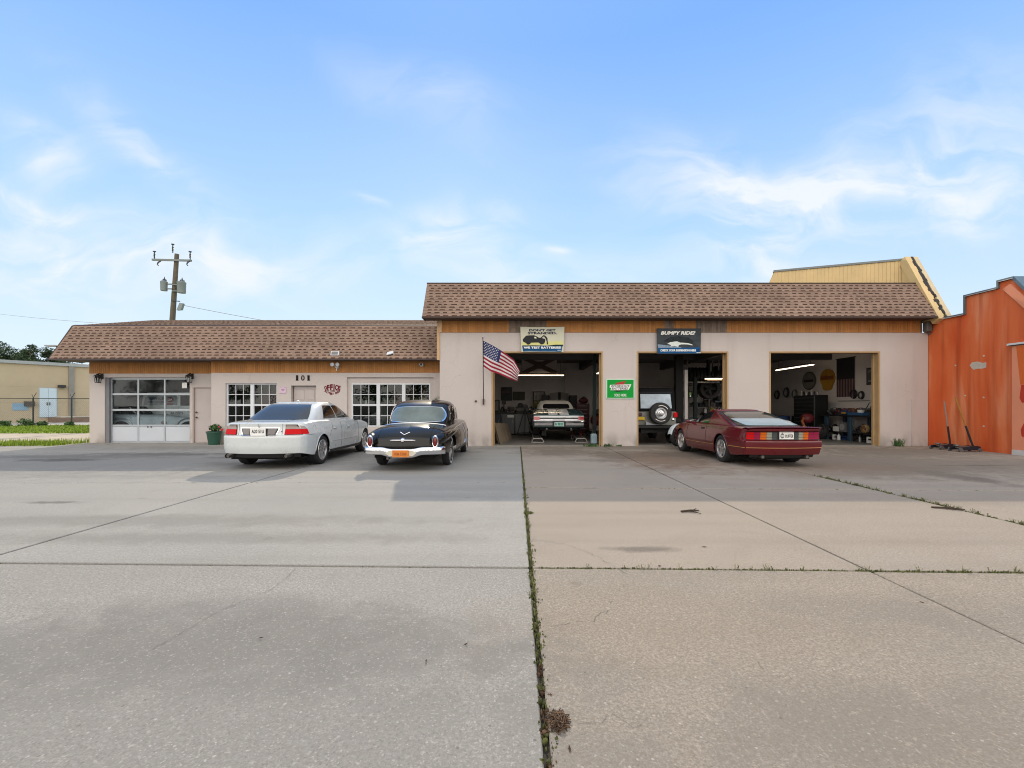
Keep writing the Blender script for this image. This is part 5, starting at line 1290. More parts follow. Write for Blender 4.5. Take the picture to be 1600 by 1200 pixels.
H = [(-8.22 + .06 * (math.sin(t) ** 3), 1.90 + .055 * (.81 * math.cos(t) - .31 * math.cos(2*t) - .12 * math.cos(3*t))) for t in np.linspace(0, 2*math.pi, 25)[:-1]]
mb.prism(H, YW - .018, YW - .013); mb.build('heart_print', M('mauve_print', (.42, .25, .42), .6), ps)
mb = MB()
for a, b_, c, d in ((-8.325, -8.26, 1.985, 2.0), (-8.18, -8.115, 1.985, 2.0), (-8.325, -8.26, 1.78, 1.795), (-8.18, -8.115, 1.78, 1.795)): mb.box(a, b_, YW - .016, YW - .013, c, d)
mb.build('corner_print', M('mauve_print', (.42, .25, .42), .6), ps)
# lanterns
def lantern(x, y, z, label):
    BK = M('black_iron', (.012, .012, .013), .45, .3); t = thing('wall_lantern', label, 'lantern', (x, y, z), group='black wall lanterns by the garage door')
    mb = MB(); mb.rbox(x - .05, x + .05, y - .025, y, z - .02, z + .18, .01); mb.tube([(x, y - .02, z + .12), (x, y - .12, z + .19), (x, y - .17, z + .14)], .014, 8)
    mb.build('bracket', BK, t, smooth=40)
    mb = MB(); c0 = (x, y - .17)
    mb.lathe([(.02, z + .16), (.11, z + .09), (.115, z + .07), (.10, z + .07)], (c0[0], c0[1], 0), 'z', 4, R(45), R(405)); mb.lathe([(.001, z - .16), (.085, z - .16), (.085, z - .135)], (c0[0], c0[1], 0), 'z', 4, R(45), R(405))
    for k in range(4):
        a = R(45 + 90 * k); mb.tube([(c0[0] + .078 * math.cos(a), c0[1] + .078 * math.sin(a), z - .14), (c0[0] + .105 * math.cos(a), c0[1] + .105 * math.sin(a), z + .075)], .009, 5)
    mb.build('lantern_cage', BK, t)
    mb = MB(); mb.lathe([(.060, z - .13), (.082, z + .07)], (c0[0], c0[1], 0), 'z', 4, R(45), R(405)); mb.build('lantern_glass', glass_mat('lantern_glass', (.8, .82, .84), 1, .03), t)
    mb = MB(); mb.lathe([(.018, z - .13), (.02, z - .02), (.022, z + .01), (.001, z + .035)], (c0[0], c0[1], 0), 'z', 10); mb.build('bulb', M('lamp_bulb', (.7, .68, .62), .4), t)
lantern(-14.95, YL, 2.32, 'black four sided lantern at the far left end of the garage door')
lantern(-11.70, YL, 2.32, 'black four sided lantern between the garage door and the plain pink door')
# flood light and cameras
fl = thing('flood_light', 'white twin headed flood light under the wing eave above the office sign', 'flood light', (-6.31, 15.95, 2.85))
mb = MB(); mb.lathe([(.001, 0), (.06, 0), (.06, .03), (.001, .03)], (-6.31, YW - .05, 2.70), 'y', 14); mb.build('mount', VINYL, fl)
for sg in (-1, 1):
    mb = MB(); mb.tube([(-6.31, YW - .05, 2.70), (-6.31 + sg * .06, YW - .12, 2.74)], .016, 8); mb.lathe([(.03, 0), (.062, -.10), (.066, -.14), (.055, -.135), (.001, -.12)], (-6.31 + sg * .09, YW - .10, 2.77), 'y', 14); mb.build('lamp_head', VINYL, fl, smooth=50)
mb = MB(); mb.tube([(-6.31, YW - .06, 2.68), (-6.31, YW - .09, 2.60)], .018, 8); mb.ball((-6.31, YW - .09, 2.585), .03, 8, 6); mb.build('sensor', VINYL, fl, smooth=50)
def camera_(x, label):
    t = thing('security_camera', label, 'camera', (x, 15.75, 2.8), group='white security cameras under the wing eave')
    y, z = YW - .12, 2.77
    mb = MB(); mb.tube([(x, y + .09, z + .05), (x, y, z)], .016, 8); mb.lathe([(.001, .07), (.06, .065), (.06, -.07), (.045, -.078)], (x, y, z), 'y', 16); mb.build('camera_housing', VINYL, t, smooth=45)
    mb = MB(); mb.lathe([(.045, -.076), (.001, -.07)], (x, y, z), 'y', 16); mb.build('lens', DARKTRIM, t)
camera_(-3.33, 'white round security camera under the wing eave right of the wide window')
dm = thing('dome_light', 'small white lamp stuck on the shingles of the wing mansard', 'lamp', (-4.33, 15.55, 3.12))
mb = MB(); mb.obox((-4.33, 15.56, 3.12), (.11, 0, .03), (0, .03, .05), (-.01, -.05, .03)); mb.build('lamp_head', VINYL, dm, bevel=.01)
mb = MB(); mb.obox((-4.33, 15.53, 3.07), (.09, 0, .02), (0, .012, .02), (0, -.02, .012)); mb.build('lamp_lens', DARKTRIM, dm)
dm = thing('wall_lamp', 'white boxy floodlight on the wing shingles above the twin headed light', 'flood light', (-6.22, 15.5, 3.1))
mb = MB(); mb.obox((-6.22, 15.58, 3.11), (.14, 0, 0), (0, .03, .075), (0, -.06, .025)); mb.build('lamp_head', VINYL, dm, bevel=.01)
mb = MB(); mb.obox((-6.22, 15.518, 3.135), (.11, 0, 0), (0, .022, .055), (0, -.004, .0016)); mb.build('lamp_lens', M('lens_smoke', (.16, .16, .17), .2), dm)
el = thing('eave_lamp', 'thin grey lamp sticking out of the left end of the wing roof', 'lamp', (-16.05, 15.8, 3.40))
mb = MB(); mb.tube([(-15.88, 15.8, 3.32), (-16.0, 15.8, 3.40)], .02, 8); mb.build('lamp_arm', DARKTRIM, el)
mb = MB(); mb.rbox(-16.36, -15.98, 15.72, 15.90, 3.395, 3.45, .02); mb.build('lamp_head', M('lamp_grey', (.35, .36, .36), .5), el)
# green board between the bays
gs = thing('battery_sign', 'green rectangular board with white border reading battery makers name and SOLD HERE', 'sign', (3.42, YM, 1.9))
gs['label'] = 'green rectangular battery dealer board with white border on the pier between left and middle bays'
z0, z1, x0, x1 = PZ(623, YM), PZ(592, YM), PX(947, YM), PX(991, YM); y = YM - .03
mb = MB(); mb.rbox(x0, x1, y, YM - .002, z0, z1, .008); mb.build('sign_border', M('mint_border', (.55, .72, .62), .5), gs)
mb = MB(); mb.box(x0 + .03, x1 - .03, y - .003, y - .0005, z0 + .03, z1 - .03); mb.build('sign_face', M('sign_green', (.012, .30, .045), .45, var=.05), gs)
xm, zm = (x0 + x1) / 2, (z0 + z1) / 2
mb = MB(); mb.prism([(xm - .16, zm + .19), (xm + .19, zm + .265), (xm + .12, zm + .16), (xm + .17, zm + .155), (xm - .10, zm - .11), (xm - .07, zm - .05), (xm - .15, zm - .05)], y - .006, y - .004); mb.build('flash_emblem', M('emblem_red', (.42, .05, .05), .5), gs)
WH = M('sign_white', (.80, .82, .80), .5, var=.03); SIGNK = M('sign_black', (.03, .03, .04), .5)
mb = MB(); mb.prism([(xm - .345, zm + .13), (xm + .36, zm + .15), (xm + .32, zm + .045), (xm + .27, zm - .04), (xm - .33, zm - .05), (xm - .31, zm + .03), (xm - .36, zm + .04)], y - .0095, y - .0075); mb.build('name_outline', WH, gs)
lettering('INTERSTATE', xm, y - .014, zm + .055, .62, .075, SIGNK, gs, bold=.01, shear=.3)
lettering('BATTERIES', xm - .02, y - .014, zm - .030, .55, .072, SIGNK, gs, bold=.01, shear=.3)
mb = MB(); mb.prism([(xm - .26, zm - .06), (xm + .20, zm - .06), (xm - .10, zm - .10)], y - .009, y - .0075); mb.build('emblem_shadow', SIGNK, gs)
lettering('SOLD HERE', xm, y - .008, z0 + .075, .40, .085, WH, gs, bold=.015)
# banners over the bays
def banner(label, x0, x1, z0, z1, y, sag, mat, inset=.02):
    t = thing('vinyl_banner', label, 'banner', ((x0 + x1) / 2, y, z0)); mb = MB()
    def f(u, v): 
        xin = (u - .5) * -2 * inset * (1 - v)
        return (x0 + (x1 - x0) * u + xin, y - .003 * math.sin(3.14 * u) * (1 - v) - .002 * math.sin(9 * u + 3 * v), z0 + (z1 - z0) * v - sag * 4 * u * (1 - u) * v)
    mb.grid(f, 24, 12); n = len(mb.v); b0 = [(a, b_ + .006, c) for a, b_, c in mb.v]
    mb.v += b0; mb.f += [tuple(i + n for i in q[::-1]) for q in mb.f]; mb.t *= 2; mb.mi *= 2
    mb.build('banner_sheet', mat, t, smooth=60)
    return t, f
x0, x1, z0, z1 = PX(813, 15.05), PX(882, 15.05), PZ(550, 15.05), PZ(510.5, 15.05); yb_ = 15.05
bt, bf = banner('pale yellow banner with dark car silhouette and DONT GET STRANDED over the left bay', x0, x1, z0, z1, yb_, .012, M('banner_cream', (.62, .62, .50), .5, var=.06), .035)
W_, H_ = x1 - x0, z1 - z0; xm = (x0 + x1) / 2; yf = yb_ - .0075
def bx_(u): return x0 + W_ * u
def bz_(v): return z0 + H_ * v
mb = MB(); mb.prism([(bx_(.03), bz_(.27)), (bx_(.95), bz_(.27)), (bx_(.97), bz_(.44)), (bx_(.03), bz_(.38))], yf + .004, yf + .006); mb.build('yellow_glow_print', M('print_yellow', (.66, .66, .28), .5, var=.08), bt)
mb = MB(); mb.prism([(bx_(.04), bz_(.245)), (bx_(.96), bz_(.26)), (bx_(.93), bz_(.01)), (bx_(.065), bz_(.02))], yf - .001, yf + .001); mb.build('blue_band_print', M('print_blue', (.012, .075, .19), .45, var=.2), bt)
mb = MB(); mb.prism([(bx_(.6), bz_(.25)), (bx_(.8), bz_(.29)), (bx_(.97), bz_(.29)), (bx_(.97), bz_(.245)), (bx_(.05), bz_(.235)), (bx_(.05), bz_(.26)), (bx_(.3), bz_(.262))], yf - .003, yf - .0012); mb.build('hill_print', M('print_dark_green', (.02, .03, .02), .5), bt)
PK = M('print_charcoal', (.035, .037, .042), .5)
car_s = [(.06, .42), (.055, .50), (.09, .57), (.13, .645), (.22, .66), (.31, .66), (.36, .63), (.42, .565), (.50, .545), (.56, .51), (.565, .44), (.55, .36), (.535, .33), (.50, .30), (.46, .30), (.44, .34), (.41, .375), (.24, .37), (.225, .32), (.19, .29), (.15, .30), (.13, .35), (.08, .39)]
mb = MB(); mb.prism([(bx_(a), bz_(b_)) for a, b_ in car_s], yf - .004, yf - .002); mb.build('car_print', PK, bt)
mb = MB(); mb.prism([(bx_(.315), bz_(.60)), (bx_(.345), bz_(.595)), (bx_(.375), bz_(.545)), (bx_(.35), bz_(.53)), (bx_(.32), bz_(.54))], yf - .006, yf - .0045); mb.build('car_window_print', M('print_pale', (.72, .74, .55), .5), bt)
man = [(.455, .555), (.525, .665), (.545, .66), (.59, .60), (.615, .53), (.615, .46), (.63, .30), (.60, .30), (.595, .42), (.575, .52), (.545, .60), (.53, .62), (.475, .54)]
mb = MB(); mb.prism([(bx_(a), bz_(b_)) for a, b_ in man], yf - .004, yf - .002); mb.build('figure_print', PK, bt)
NAVY = M('print_navy', (.03, .035, .075), .5)
lettering("DON'T GET", bx_(.50), yf - .003, bz_(.815), W_ * .60, H_ * .09, NAVY, bt, bold=.035)
lettering('STRANDED.', bx_(.50), yf - .003, bz_(.70), W_ * .66, H_ * .09, NAVY, bt, bold=.035)
lettering('WE TEST BATTERIES!', bx_(.50), yf - .006, bz_(.13), W_ * .85, H_ * .085, WH, bt, bold=.045)
mb = MB(); mb.box(bx_(.84), bx_(.92), yf - .005, yf - .002, bz_(.05), bz_(.08)); mb.box(bx_(.1), bx_(.8), yf - .005, yf - .002, bz_(.028), bz_(.040)); mb.build('small_print', M('print_lightblue', (.35, .48, .60), .5), bt)
x0, x1, z0, z1 = PX(1026, 15.05), PX(1095.5, 15.05), PZ(553, 15.05), PZ(513, 15.05)
bt, bf = banner('dark blue banner reading BUMPY RIDE over the middle bay', x0, x1, z0, z1, yb_, .004, M('banner_slate', (.055, .065, .075), .45, var=.35, scale=5), .02)
W_, H_ = x1 - x0, z1 - z0; xm = (x0 + x1) / 2
mb = MB(); mb.prism([(bx_(.03), bz_(.23)), (bx_(.97), bz_(.25)), (bx_(.97), bz_(.03)), (bx_(.04), bz_(.02))], yf - .001, yf + .001); mb.build('blue_band_print', M('print_blue2', (.012, .085, .24), .45, var=.2), bt)
mb = MB(); mb.prism([(bx_(.02), bz_(.38)), (bx_(.25), bz_(.33)), (bx_(.55), bz_(.26)), (bx_(.55), bz_(.24)), (bx_(.03), bz_(.235))], yf - .002, yf + .0005); mb.build('road_print', M('print_pale_blue', (.22, .29, .38), .5, var=.3, scale=14), bt)
mb = MB(); mb.prism([(bx_(.15), bz_(.50)), (bx_(.30), bz_(.66)), (bx_(.5), bz_(.69)), (bx_(.72), bz_(.64)), (bx_(.83), bz_(.50)), (bx_(.80), bz_(.36)), (bx_(.5), bz_(.44)), (bx_(.25), bz_(.47))], yf - .002, yf + .0005); mb.build('tyre_print', M('print_dark_slate', (.03, .037, .043), .5, var=.4, scale=12), bt)
arm = [(.24, .40), (.30, .455), (.40, .48), (.46, .49), (.52, .44), (.62, .43), (.70, .42), (.80, .37), (.80, .33), (.70, .365), (.62, .37), (.55, .37), (.50, .34), (.48, .27), (.44, .29), (.40, .31), (.30, .285), (.32, .34)]
mb = MB(); mb.prism([(bx_(a), bz_(b_)) for a, b_ in arm], yf - .005, yf - .0025); mb.build('suspension_arm_print', M('print_offwhite', (.68, .74, .72), .5), bt)
lettering('BUMPY RIDE?', bx_(.48), yf - .004, bz_(.745), W_ * .78, H_ * .145, WH, bt, bold=.05, shear=.22)
lettering('CHECK YOUR SUSPENSION HERE', bx_(.48), yf - .005, bz_(.095), W_ * .80, H_ * .085, WH, bt, bold=.045)
mb = MB(); mb.lathe([(.001, 0), (.055, 0), (.055, .003)], (bx_(.925), yf - .004, bz_(.14)), 'y', 20); mb.build('round_print', M('print_blue3', (.01, .05, .16), .5), bt)
mb = MB(); mb.box(bx_(.89), bx_(.985), yf - .005, yf - .002, bz_(.035), bz_(.055)); mb.build('small_print', WH, bt)
# flag on its raked pole
fg = thing('national_flag', 'stars and stripes flag on a thin pole beside the left bay', 'flag', (-1.12, YM, 1.0))
pb = Vector((-1.115, YM - .03, 1.47)); ptp = Vector((PX(754.5, 14.2), 14.2, PZ(528, 14.2)))
mb = MB(); mb.tube([pb, ptp], [.015, .012], 10); mb.ball(ptp, .022, 8, 6); mb.build('flag_pole', M('pole_dark', (.06, .05, .045), .5, .3), fg, smooth=50)
mb = MB(); mb.box(pb.x - .025, pb.x + .025, YM - .08, YM - .001, pb.z - .09, pb.z + .10); mb.build('pole_socket', DARKB, fg, bevel=.008)
CLOTH = [M('flag_red', (.36, .014, .04), .75, var=.08), M('flag_white', (.78, .72, .73), .75, var=.05), M('flag_blue', (.022, .038, .15), .75, var=.1)]
FB = 14.42
def fpt(u, v):
    """u along the fly, v down the hoist: cloth blown out to the right and drooping"""
    top = [(754.5, 532), (772, 541), (790, 552), (803, 562), (812, 579)]; bot = [(754.5, 572), (766, 580), (781, 585), (797, 592), (808, 596)]
    def ip(L_, q):
        q = q * (len(L_) - 1); i = min(int(q), len(L_) - 2); f_ = q - i; return (L_[i][0] * (1 - f_) + L_[i + 1][0] * f_, L_[i][1] * (1 - f_) + L_[i + 1][1] * f_)
    a, b_ = ip(top, u), ip(bot, u); px_, py_ = a[0] * (1 - v) + b_[0] * v, a[1] * (1 - v) + b_[1] * v
    base = ptp + (pb - ptp) * (.05 + .40 * v)
    Y = base.y - .35 * u + .13 * math.sin(5.2 * u - 2.0 * v) * u + .05 * math.sin(11 * u + 3 * v) * u
    return Vector((PX(px_, Y), Y, PZ(py_, Y)))
mb = MB(); nu, nv = 39, 26
V_ = [[mb.pt(fpt(u / nu, v / nv)) for u in range(nu + 1)] for v in range(nv + 1)]
for v in range(nv):
    for u in range(nu):
        st = v // 2; mb.cur = 2 if (u < 16 and st < 7) else (0 if st % 2 == 0 else 1); mb.face((V_[v][u], V_[v + 1][u], V_[v + 1][u + 1], V_[v][u + 1]))
mb.build('flag_cloth', CLOTH, fg, smooth=70)
mb = MB()
for r_ in range(9):
    for c in range(6 if r_ % 2 == 0 else 5):
        u = (.035 + .062 * c + (0 if r_ % 2 == 0 else .031)); v = .05 + .054 * r_
        ctr = fpt(u, v); eu = (fpt(u + .01, v) - ctr).normalized(); ev = (fpt(u, v + .01) - ctr).normalized(); nn = eu.cross(ev).normalized()
        if nn.y > 0: nn = -nn
        P_ = []
        for k in range(10):
            a = math.pi * k / 5; rr = .026 if k % 2 == 0 else .011; P_.append(ctr + nn * .006 + eu * rr * math.sin(a) - ev * rr * math.cos(a))
        mb.poly(P_)
mb.build('flag_stars', M('flag_star', (.72, .70, .72), .7), fg)

# ---- yellow metal parapet rising behind the right end
yp = thing('yellow_parapet', 'tall yellow ribbed metal parapet with torn edge behind the right roof end', 'parapet', (13.8, 15.7, 4.2))
YEL = M('faded_yellow_metal', (.66, .485, .235), .6, var=.1, scale=2, tone=.02); TORN = M('torn_felt', (.035, .035, .037), .95, var=.4); FLASH = M('grey_flashing', (.20, .22, .22), .6, .3, var=.2)
def yt(x): Y = 15.9 + (13.95 - x) * .37; return Y
mb = MB(); x = 9.85
while x < 13.93:
    x2 = min(x + .11, 13.93); z_ = 6.46 if x > 10.1 else 6.46
    ya, yb2 = yt(x), yt(x2)
    mb.prism([(x, ya), (x2, yb2), (x2, yb2 + .05), (x, ya + .05)], 4.6, 6.46, 'xy', tone=random.random()) if False else None
    zl = 6.46
    mb.quad((x, ya, 4.7), (x2 - .02, yb2, 4.7), (x2 - .02, yb2, zl), (x, ya, zl), tone=random.random()); mb.quad((x2 - .02, yb2, 4.7), (x2, yb2 + .003, 4.7), (x2, yb2 + .003, zl), (x2 - .02, yb2, zl), tone=.5)
    x = x2
# back of the panel and its raked left end
mb.quad((13.93, yt(13.93) + .1, 4.7), (9.85, yt(9.85) + .1, 4.7), (9.85, yt(9.85) + .1, 6.46), (13.93, yt(13.93) + .1, 6.46))
mb.poly([(9.85, yt(9.85) + .05, 4.7), (9.40, yt(9.4) + .05, 5.3), (9.85, yt(9.85) + .05, 6.46)])
mb.quad((9.85, yt(9.85), 4.7), (9.85, yt(9.85), 6.46), (9.40, yt(9.4), 5.3), (9.40, yt(9.4), 4.7))
mb.build('ribbed_panel', YEL, yp)
mb = MB(); mb.obox((11.9, yt(11.9) + .04, 6.49), (2.07, -.37 * 2.07, 0), (.02, .07, 0), (0, 0, .035)); mb.build('top_flashing', FLASH, yp)
def rake(x0, x1, d0, d1, name, mat, ztop=6.52, jag=None):
    mb = MB(); lo, hi = Vector((0, 14.58, 4.12)), Vector((0, 15.88, 6.52)); u = (hi - lo).normalized(); nrm = Vector((0, -u.z, u.y))
    n = 24 if jag else 1; Lg = (hi - lo).length
    for k in range(n):
        a, b_ = lo + u * Lg * k / n, lo + u * Lg * (k + 1) / n; j0 = jag(k) if jag else 0; j1 = jag(k, 1) if jag else 0
        P_ = [(x0 + j0, a), (x1 + j1, a), (x1 + j1, b_), (x0 + j0, b_)]
        T_ = [tuple(q + nrm * d1 + Vector((xx, 0, 0))) for xx, q in P_]; B_ = [tuple(q + nrm * d0 + Vector((xx, 0, 0))) for xx, q in P_]
        i = [mb.pt(p) for p in T_ + B_]; mb.face(i[:4])
        for s_ in range(4): mb.face((i[s_], i[s_ + 4], i[(s_ + 1) % 4 + 4], i[(s_ + 1) % 4]))
    return mb.build(name, mat, yp)
rake(13.50, 13.70, -.25, .03, 'rake_board', YEL); rake(13.80, 13.95, -.25, .03, 'rake_board', M('pale_yellow_board', (.60, .50, .32), .7, var=.1)); rake(13.70, 13.80, -.25, -.02, 'rake_gap', M('bare_board', (.50, .40, .24), .8, var=.15))
rj = random.Random(11); jg = [(rj.uniform(-.03, .05), rj.uniform(-.05, .02)) for _ in range(24)]
rake(13.67, 13.81, -.019, .034, 'torn_strip', TORN, jag=lambda k, s_=0: jg[k][s_] + (.045 if (k < 9 and s_ == 0 and k % 3) else 0) - (.03 if (k < 9 and s_ and k % 2) else 0))
mb = MB(); mb.prism([(14.58, 4.12), (15.88, 6.52), (16.0, 6.52), (16.0, 4.3), (15.15, 4.12)], 13.52, 13.93, 'yz'); mb.build('rake_core', YEL, yp, fix=True)
gd = thing('gutter_outlet', 'short dark metal gutter outlet where the shop meets the orange wall', 'gutter', (13.55, 15.0, 3.9))
mb = MB(); mb.rbox(13.44, 13.62, 14.92, 15.10, 3.78, 4.09, .02); mb.tube([(13.60, 15.06, 3.80), (13.66, 15.06, 3.70)], .03, 8); mb.build('outlet_box', M('dull_zinc', (.13, .13, .13), .6, .4), gd)

# ================================================================== orange building on the right
def orange_mat():
    m, t, b, N, L = shader_nodes('orange_stucco'); g = N('ShaderNodeNewGeometry')
    mp_ = N('ShaderNodeMapping'); mp_.inputs['Scale'].default_value = (1, .9, .16); L(g.outputs['Position'], mp_.inputs[0])
    n = N('ShaderNodeTexNoise'); n.inputs['Scale'].default_value = 1.5; n.inputs['Detail'].default_value = 4; n.inputs['Distortion'].default_value = .4; L(mp_.outputs[0], n.inputs['Vector'])
    r = N('ShaderNodeValToRGB'); L(n.outputs['Fac'], r.inputs[0]); e_ = r.color_ramp.elements
    e_[0].position = .33; e_[0].color = (.60, .085, .013, 1); e_[1].position = .52; e_[1].color = (.69, .155, .045, 1)
    for p, c in ((.60, (.73, .24, .105)), (.70, (.58, .115, .022))): q = e_.new(p); q.color = (*c, 1)
    n2 = N('ShaderNodeTexNoise'); n2.inputs['Scale'].default_value = 60; n2.inputs['Detail'].default_value = 3; L(g.outputs['Position'], n2.inputs['Vector'])
    mp3 = N('ShaderNodeMapping'); mp3.inputs['Scale'].default_value = (1, 2.6, .12); L(g.outputs['Position'], mp3.inputs[0]); n3 = N('ShaderNodeTexNoise'); n3.inputs['Scale'].default_value = 1.6; n3.inputs['Detail'].default_value = 8; L(mp3.outputs[0], n3.inputs['Vector'])
    m3 = N('ShaderNodeMapRange'); m3.inputs['From Min'].default_value = .50; m3.inputs['From Max'].default_value = .72; m3.inputs['To Max'].default_value = .75; L(n3.outputs['Fac'], m3.inputs['Value'])
    x3 = N('ShaderNodeMix'); x3.data_type = 'RGBA'; L(m3.outputs[0], x3.inputs['Factor']); L(r.outputs[0], x3.inputs['A']); x3.inputs['B'].default_value = (.36, .05, .010, 1)
    L(x3.outputs['Result'], b.inputs['Base Color']); b.inputs['Roughness'].default_value = .85
    bp = N('ShaderNodeBump'); bp.inputs['Strength'].default_value = .25; bp.inputs['Distance'].default_value = .01; L(n2.outputs['Fac'], bp.inputs['Height']); L(bp.outputs[0], b.inputs['Normal'])
    return m
ORANGE = orange_mat(); PEACH = M('salmon_stucco', (.72, .27, .15), .85, var=.12, scale=.8, bump=.2, bscale=60)
ob = thing('orange_building', 'orange stucco building with stepped grey coped parapet closing the right side of the lot', 'building', (14.5, 13.5, 0))
XO = 13.68
outl = [(15.3, 0), (15.3, 4.12), (13.87, 4.12), (13.87, 4.66), (12.92, 4.66), (12.92, 4.84), (12.55, 4.84), (11.85, 3.85), (11.85, 0)]
mb = MB(); mb.prism(outl, XO, XO + .3, 'yz'); mb.build('side_wall', ORANGE, ob, fix=True)
mb = MB(); mb.box(XO + .3, 26, 12.3, 12.5, 0, 3.9); mb.box(XO + .3, 26, 15.1, 15.3, 0, 4.12); mb.build('rear_and_front_wall', PEACH, ob)
COPE = M('grey_coping', (.16, .19, .20), .5, .4, var=.15); COPEL = M('coping_lip', (.55, .56, .56), .5, .2)
mb = MB(); c0, c1 = XO - .06, XO + .36
mb.box(c0, c1, 13.90, 15.32, 4.12, 4.17); mb.box(c0, c1, 13.85, 13.90, 4.12, 4.715); mb.box(c0, c1, 12.94, 13.85, 4.665, 4.715); mb.box(c0, c1, 12.89, 12.94, 4.665, 4.90); mb.box(c0, c1, 12.50, 12.89, 4.845, 4.90)
mb.build('coping', COPE, ob)
mb = MB(); mb.box(c0 - .008, c0, 13.91, 15.32, 4.115, 4.13); mb.box(c0 - .008, c0, 12.95, 13.85, 4.66, 4.675); mb.box(c0 - .008, c0, 12.5, 12.89, 4.84, 4.855); mb.build('coping_lip', COPEL, ob)
# raised raking band and the metal front roof seen end-on
mb = MB(); mb.prism([(12.80, 4.62), (12.60, 4.72), (11.80, 3.72), (11.80, 3.42)], XO - .035, XO, 'yz'); mb.build('raking_band', PEACH, ob, fix=True)
mb = MB(); mb.prism([(12.56, 4.86), (12.50, 4.90), (11.70, 3.80), (11.70, 3.70)], XO - .05, 26, 'yz'); mb.build('metal_roof', M('blue_grey_metal', (.13, .19, .23), .4, .5, var=.1), ob, fix=True)
mb = MB(); mb.box(XO - .10, XO, 11.85, 12.50, .14, 3.05); mb.build('front_pilaster', PEACH, ob, bevel=.01)
mb = MB(); mb.box(XO - .13, XO, 11.85, 12.47, 0, .14); mb.build('pilaster_base', M('pale_base', (.55, .53, .52), .8), ob)
mb = MB(); mb.box(XO - .14, XO + .2, 11.6, 12.55, 2.98, 3.03); mb.build('door_canopy', M('canopy_dark', (.06, .05, .05), .6), ob); mb = MB(); mb.box(XO - .16, XO - .14, 11.6, 12.57, 3.0, 3.05); mb.box(XO - .14, XO, 12.55, 12.57, 3.0, 3.05); mb.build('canopy_edge', M('canopy_white', (.66, .66, .64), .6), ob)
mb = MB(); REDP = M('red_paint_shape', (.50, .035, .012), .7)
mb.prism([(12.26, 1.9), (12.30, 1.55), (12.24, 1.42), (11.95, 1.45), (11.95, 1.9)], XO - .104, XO - .1005, 'yz'); mb.build('red_mural_patch', REDP, ob, fix=True); mb = MB(); mb.prism([(12.38, 2.95), (12.28, 1.91), (11.9, 1.91), (11.9, 2.95)], XO - .104, XO - .1005, 'yz'); mb.build('orange_mural_patch', M('orange_paint_shape', (.66, .13, .02), .7), ob, fix=True)
mb = MB(); mb.prism([(12.16, .95), (12.27, .70), (12.25, .52), (12.1, .45), (11.95, .5), (11.95, .95)], XO - .104, XO - .1005, 'yz'); mb.build('red_mural_patch', REDP, ob, fix=True)
PATCH = M('bare_plaster', (.52, .46, .38), .9, var=.15, scale=10)
mb = MB()
pp = [(1515, 571), (1519, 566), (1528, 565), (1535, 567), (1541, 566), (1541, 574), (1535, 576), (1527, 576), (1521, 578)]
def owall(px, py): Y = XO * F / (px - CX); return (Y, PZ(py, Y))
mb.prism([owall(*p) for p in pp], XO - .004, XO - .0005, 'yz')
for p in ((1537, 556), (1493, 571), (1508, 618), (1537, 621), (1537, 666)):
    Y, z = owall(*p); mb.prism([(Y + .03 * math.cos(a), z + .025 * math.sin(a)) for a in np.linspace(0, 6.28, 9)[:-1]], XO - .004, XO - .0005, 'yz')
mb.build('bare_patch', PATCH, ob, fix=True)

# ================================================================== cars outside and inside
white_sedan(); black_classic(); maroon_coupe(); striped_convertible()
STEEL = M('worn_steel', (.22, .22, .22), .45, .7, var=.2, scale=8)
BLKM = M('black_metal', (.018, .018, .02), .5, .2)
# ---- ramps under the convertible
def ramp(x, label):
    t = thing('wheel_ramp', label, 'ramp', (x, 17.5, 0), group='steel wheel ramps under the convertible')
    mb = MB(); y0, y1, h = 16.55, 18.3, .19
    mb.box(x - .13, x + .13, 17.62, 18.2, h - .02, h); mb.obox((x, 17.1, h / 2 - .005), (.13, 0, 0), (0, .53, .092), (0, -.002, .012)); mb.build('ramp_deck', STEEL, t)
    mb = MB()
    for sg in (-1, 1):
        mb.tube([(x + sg * .23, y0, .012), (x + sg * .15, y0, .155)], .016, 8); mb.tube([(x + sg * .15, y0, .155), (x + sg * .14, 18.2, h - .01)], .014, 8); mb.tube([(x + sg * .15, 18.15, .01), (x + sg * .14, 18.15, h - .02)], .016, 8); mb.tube([(x + sg * .20, 17.5, .01), (x + sg * .14, 17.62, h - .02)], .014, 8)
    mb.tube([(x - .15, y0, .155), (x + .15, y0, .155)], .016, 8); mb.tube([(x - .23, y0, .012), (x + .23, y0, .012)], .014, 8)
    mb.build('ramp_frame', M('galvanised', (.42, .40, .37), .4, .6, var=.2), t, smooth=50)
ramp(.75, 'steel wheel ramp under the left rear wheel of the convertible'); ramp(2.33, 'steel wheel ramp under the right rear wheel of the convertible')

